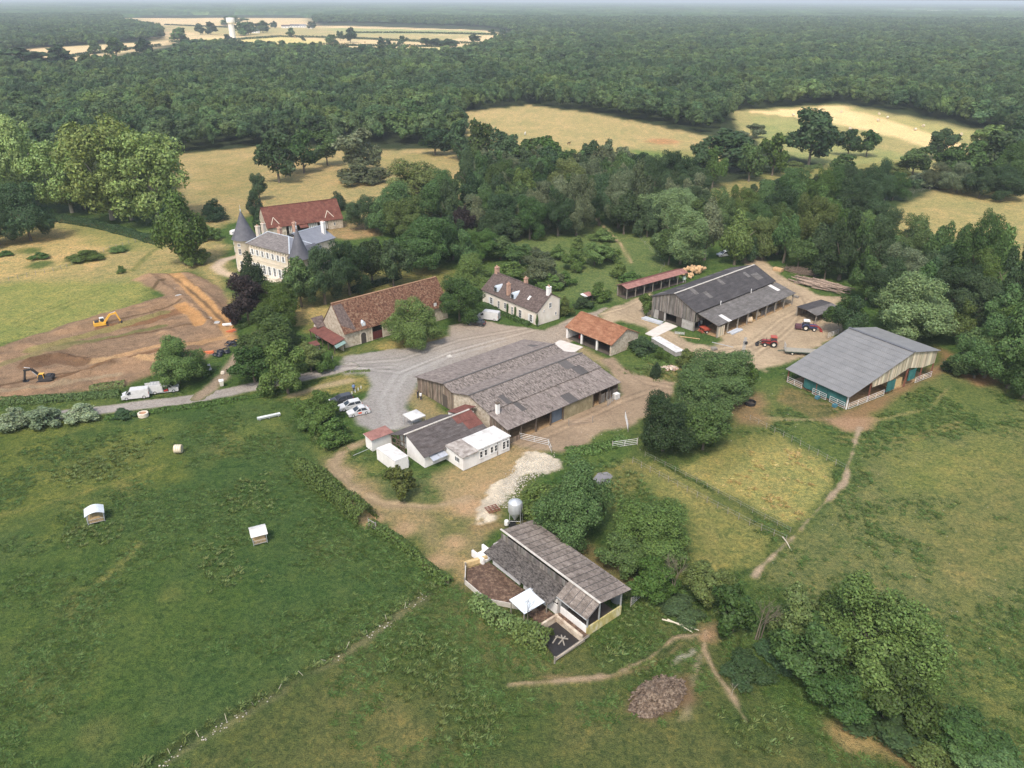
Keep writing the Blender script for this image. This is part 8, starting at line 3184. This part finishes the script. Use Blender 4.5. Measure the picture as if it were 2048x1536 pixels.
def person(px, deg, top, legs, label, loc=None):
    x, y = loc or G(*px)
    t = thing('person', label, 'person', (x, y, 0), math.radians(deg))
    pts = [(0, 0, .95, .15), (0, 0, 1.2, .14), (0, 0, 1.42, .13), (0, 0, 1.53, .06), (0, .02, 1.66, .10)]
    e = [(0, 1), (1, 2), (2, 3), (3, 4)]
    for s in (-1, 1):
        k = len(pts)
        pts += [(s * .10, 0, .90, .10), (s * .11, .03 * s, .5, .07), (s * .12, .02, .08, .055), (s * .12, .16, .04, .045)]
        e += [(0, k), (k, k + 1), (k + 1, k + 2), (k + 2, k + 3)]
        k = len(pts)
        pts += [(s * .20, 0, 1.40, .06), (s * .26, -.02, 1.12, .045), (s * .25, .10, .88, .035), (s * .25, .14, .80, .04)]
        e += [(2, k), (k, k + 1), (k + 1, k + 2), (k + 2, k + 3)]
    skin_body('body', pts, e, SKINM, t)
    b = MB()
    b.lathe([(.20, .93), (.215, 1.1), (.23, 1.3), (.2, 1.46), (.08, 1.52)], 12)
    for s in (-1, 1):
        b.tube([(s * .2, 0, 1.44), (s * .265, -.02, 1.14), (s * .255, .06, .98)], [.085, .07, .06], 8)
    b.build('shirt', top, t, smooth=True)
    b = MB()
    for s in (-1, 1):
        b.tube([(s * .09, 0, .98), (s * .11, .03 * s, .5), (s * .12, .02, .09)], [.125, .095, .075], 8)
    b.build('trousers', legs, t, smooth=True)
    b = MB()
    b.lathe([(.125, 1.66), (.13, 1.72), (.09, 1.79), (0, 1.81)], 10, (0, .01, 0))
    b.build('hair', mat('brown_hair', (0.05, 0.035, 0.025), 2), t, smooth=True)
    return t


CL = lambda n, c: mat('cloth_' + n, c, 3)
person((708, 783), 200, CL('blue', (0.16, 0.24, 0.40)), CL('navy', (0.05, 0.06, 0.09)), 'person in a blue top standing above the parked cars')
person((664, 724), 150, CL('mauve', (0.30, 0.25, 0.36)), CL('grey', (0.16, 0.16, 0.18)), 'person in a mauve top standing at the entrance of the yard')
person((842, 800), 230, CL('white', (0.7, 0.7, 0.7)), CL('navy', (0.05, 0.06, 0.09)), 'person in a white top beside the wooden gable of the weathered barn, right of two')
person((836, 796), 60, CL('black', (0.03, 0.03, 0.035)), CL('navy', (0.05, 0.06, 0.09)), 'person in dark clothes beside the wooden gable of the weathered barn, left of two')
person((463, 650), 120, CL('orange', (0.62, 0.14, 0.05)), CL('navy', (0.05, 0.06, 0.09)), 'worker in an orange vest at the end of the trench under the copper beech')


def cow(px, deg, m, label, loc=None, group=None):
    x, y = loc or G(*px)
    t = thing('horse', label, 'horse', (x, y, 0), math.radians(deg), group)
    pts = [(-.75, 0, 1.2, .30), (-.2, 0, 1.15, .33), (.45, 0, 1.2, .31), (.75, 0, 1.45, .18), (1.05, 0, 1.8, .12), (1.4, 0, 1.62, .09), (-.98, 0, 1.2, .05), (-1.05, 0, .7, .04)]
    e = [(0, 1), (1, 2), (2, 3), (3, 4), (4, 5), (0, 6), (6, 7)]
    for bx, r in ((-.7, 0), (.5, 2)):
        for s in (-1, 1):
            k = len(pts)
            kn = -.12 if bx < 0 else .0
            pts += [(bx, s * .2, .95, .13), (bx + (.08 if bx < 0 else 0), s * .2, .68, .085), (bx + kn, s * .2, .38, .06), (bx, s * .2, .03, .06)]
            e += [(r, k), (k, k + 1), (k + 1, k + 2), (k + 2, k + 3)]
    skin_body('body', pts, e, m, t, 1)
    return t


cow((1050, 270), 80, CL('whitehorse', (0.72, 0.70, 0.66)), 'white horse grazing on the dry field in the middle distance')
cow((1138, 290), 20, CL('bay', (0.055, 0.032, 0.022)), 'dark brown horse on the dry field, left of two dark ones')
cow((1170, 292), 200, CL('blackhorse', (0.02, 0.019, 0.018)), 'black horse on the dry field, right of two dark ones')

# ------------------------------------------------------------------ far off: water tower, hamlet, houses
x, y = G(466, 78)
t = thing('water_tower', 'white water tower standing in the far pale fields', 'water tower', (x, y, 0))
b = MB()
b.lathe([(6.0, 0), (5.6, 10), (5.4, 24), (5.6, 27)], 24)
b.build('column', WHITE, t, smooth=True)
b = MB()
b.lathe([(5.6, 27), (7.4, 28), (7.7, 29), (7.7, 36), (7.4, 36.6), (0, 37.2)], 24)
b.build('tank_head', WHITE, t, smooth=True)
for k, (p, w, l, deg) in enumerate((((548, 54), 8, 14, 10), ((572, 56), 8, 22, 5), ((590, 55), 9, 24, 0), ((606, 55), 8, 18, 6), ((620, 57), 8, 12, 20), ((512, 66), 9, 16, 12), ((490, 68), 8, 12, 40), ((228, 29), 14, 34, 4))):
    x, y = G(*p)
    t = thing('far_house', 'white house of the hamlet far off in the pale fields' if k < 5 else ('pale house among trees beside the water tower, right of two', 'pale house among trees beside the water tower, left of two', 'pale barn far off at the forest edge on the left')[k - 5], 'house', (x, y, 0), math.radians(deg), 'white houses of the far hamlet' if k < 5 else None)
    b = MB()
    b.prism([(-w / 2, 0), (-w / 2, 4.5), (0, 7.5), (w / 2, 4.5), (w / 2, 0)], 'x', -l / 2, l / 2)
    b.build('wall', WHITE, t)
    b = MB()
    for s in (-1, 1):
        b.slab([(-l / 2 - .4, s * (w / 2 + .4), 4.3), (l / 2 + .4, s * (w / 2 + .4), 4.3), (l / 2 + .4, 0, 7.8), (-l / 2 - .4, 0, 7.8)], .2)
    b.build('roof', (SLATEL, TILE2, SLATE)[k % 3], t)
    for s in range(3):
        b = MB()
        b.box(-l * .32 + s * l * .32 - .7, -w / 2 - .06, 1.2, -l * .32 + s * l * .32 + .7, -w / 2 - .005, 2.8)
        b.build('window', GLASS, t)

# ------------------------------------------------------------------ loose stones and flowers
def pebble(seed):
    rg = random.Random(seed)
    b = MB()
    b.lathe([(0, .5), (.35, .35), (.5, .1), (.4, -.1)], 6)
    b.v = [(x * rg.uniform(.7, 1.3), y * rg.uniform(.7, 1.3), z * rg.uniform(.6, 1.1)) for x, y, z in b.v]
    return b.mesh('pebble')


PEB = [pebble(i) for i in range(4)]
WST = mat('white_stone', (0.42, 0.385, 0.32), 2, rnd=.25)


def stones(name, n, box, fn, size, label):
    x, y = pick_points(n, *box, fn)
    s = RNG.uniform(size[0], size[1], (len(x), 1)) * np.array([[1, 1, .8]])
    scatter(name, np.stack([x, y, np.full(x.shape, .02)], 1), s, PEB, WST, label)


DT = GP([(845, 1195), (730, 1280), (545, 1395), (400, 1480), (300, 1545)])
stones('ditch_stones', 9000, (-60, 0, 52, 82), lambda x, y: smooth(.9, .1, sdline(x, y, DT)) * smooth(.45, .6, vnoise(x, y, 2.5, 5)), (.06, .22), 'pale stones along the ditch')
ST = GP([(990, 1015), (1010, 965), (1040, 925), (1100, 912), (1115, 935), (1050, 960), (1020, 1010)])
stones('track_stones', 14000, (-6, 12, 96, 118), lambda x, y: smooth(1.2, -1.0, sdpoly(x, y, ST)) * .8, (.06, .25), 'white rubble stones on the track')
stones('field_specks', 5000, (10, 110, 52, 150), lambda x, y: .10 * (sdpoly(x, y, GP([(1520, 1150), (1690, 965), (1730, 860), (2300, 900), (2300, 1600), (1900, 1500), (1850, 1200)])) < 0), (.06, .15), 'white flowers and stones dotted over the right pasture')
CY = GP([(1160, 868), (1200, 862), (1260, 840), (1240, 880), (1190, 890)])
stones('yard_litter', 9000, (0, 60, 110, 190), lambda x, y: .04 + .5 * smooth(1.5, -1, sdpoly(x, y, CY)), (.05, .18), 'small pale stones and litter in the yards')
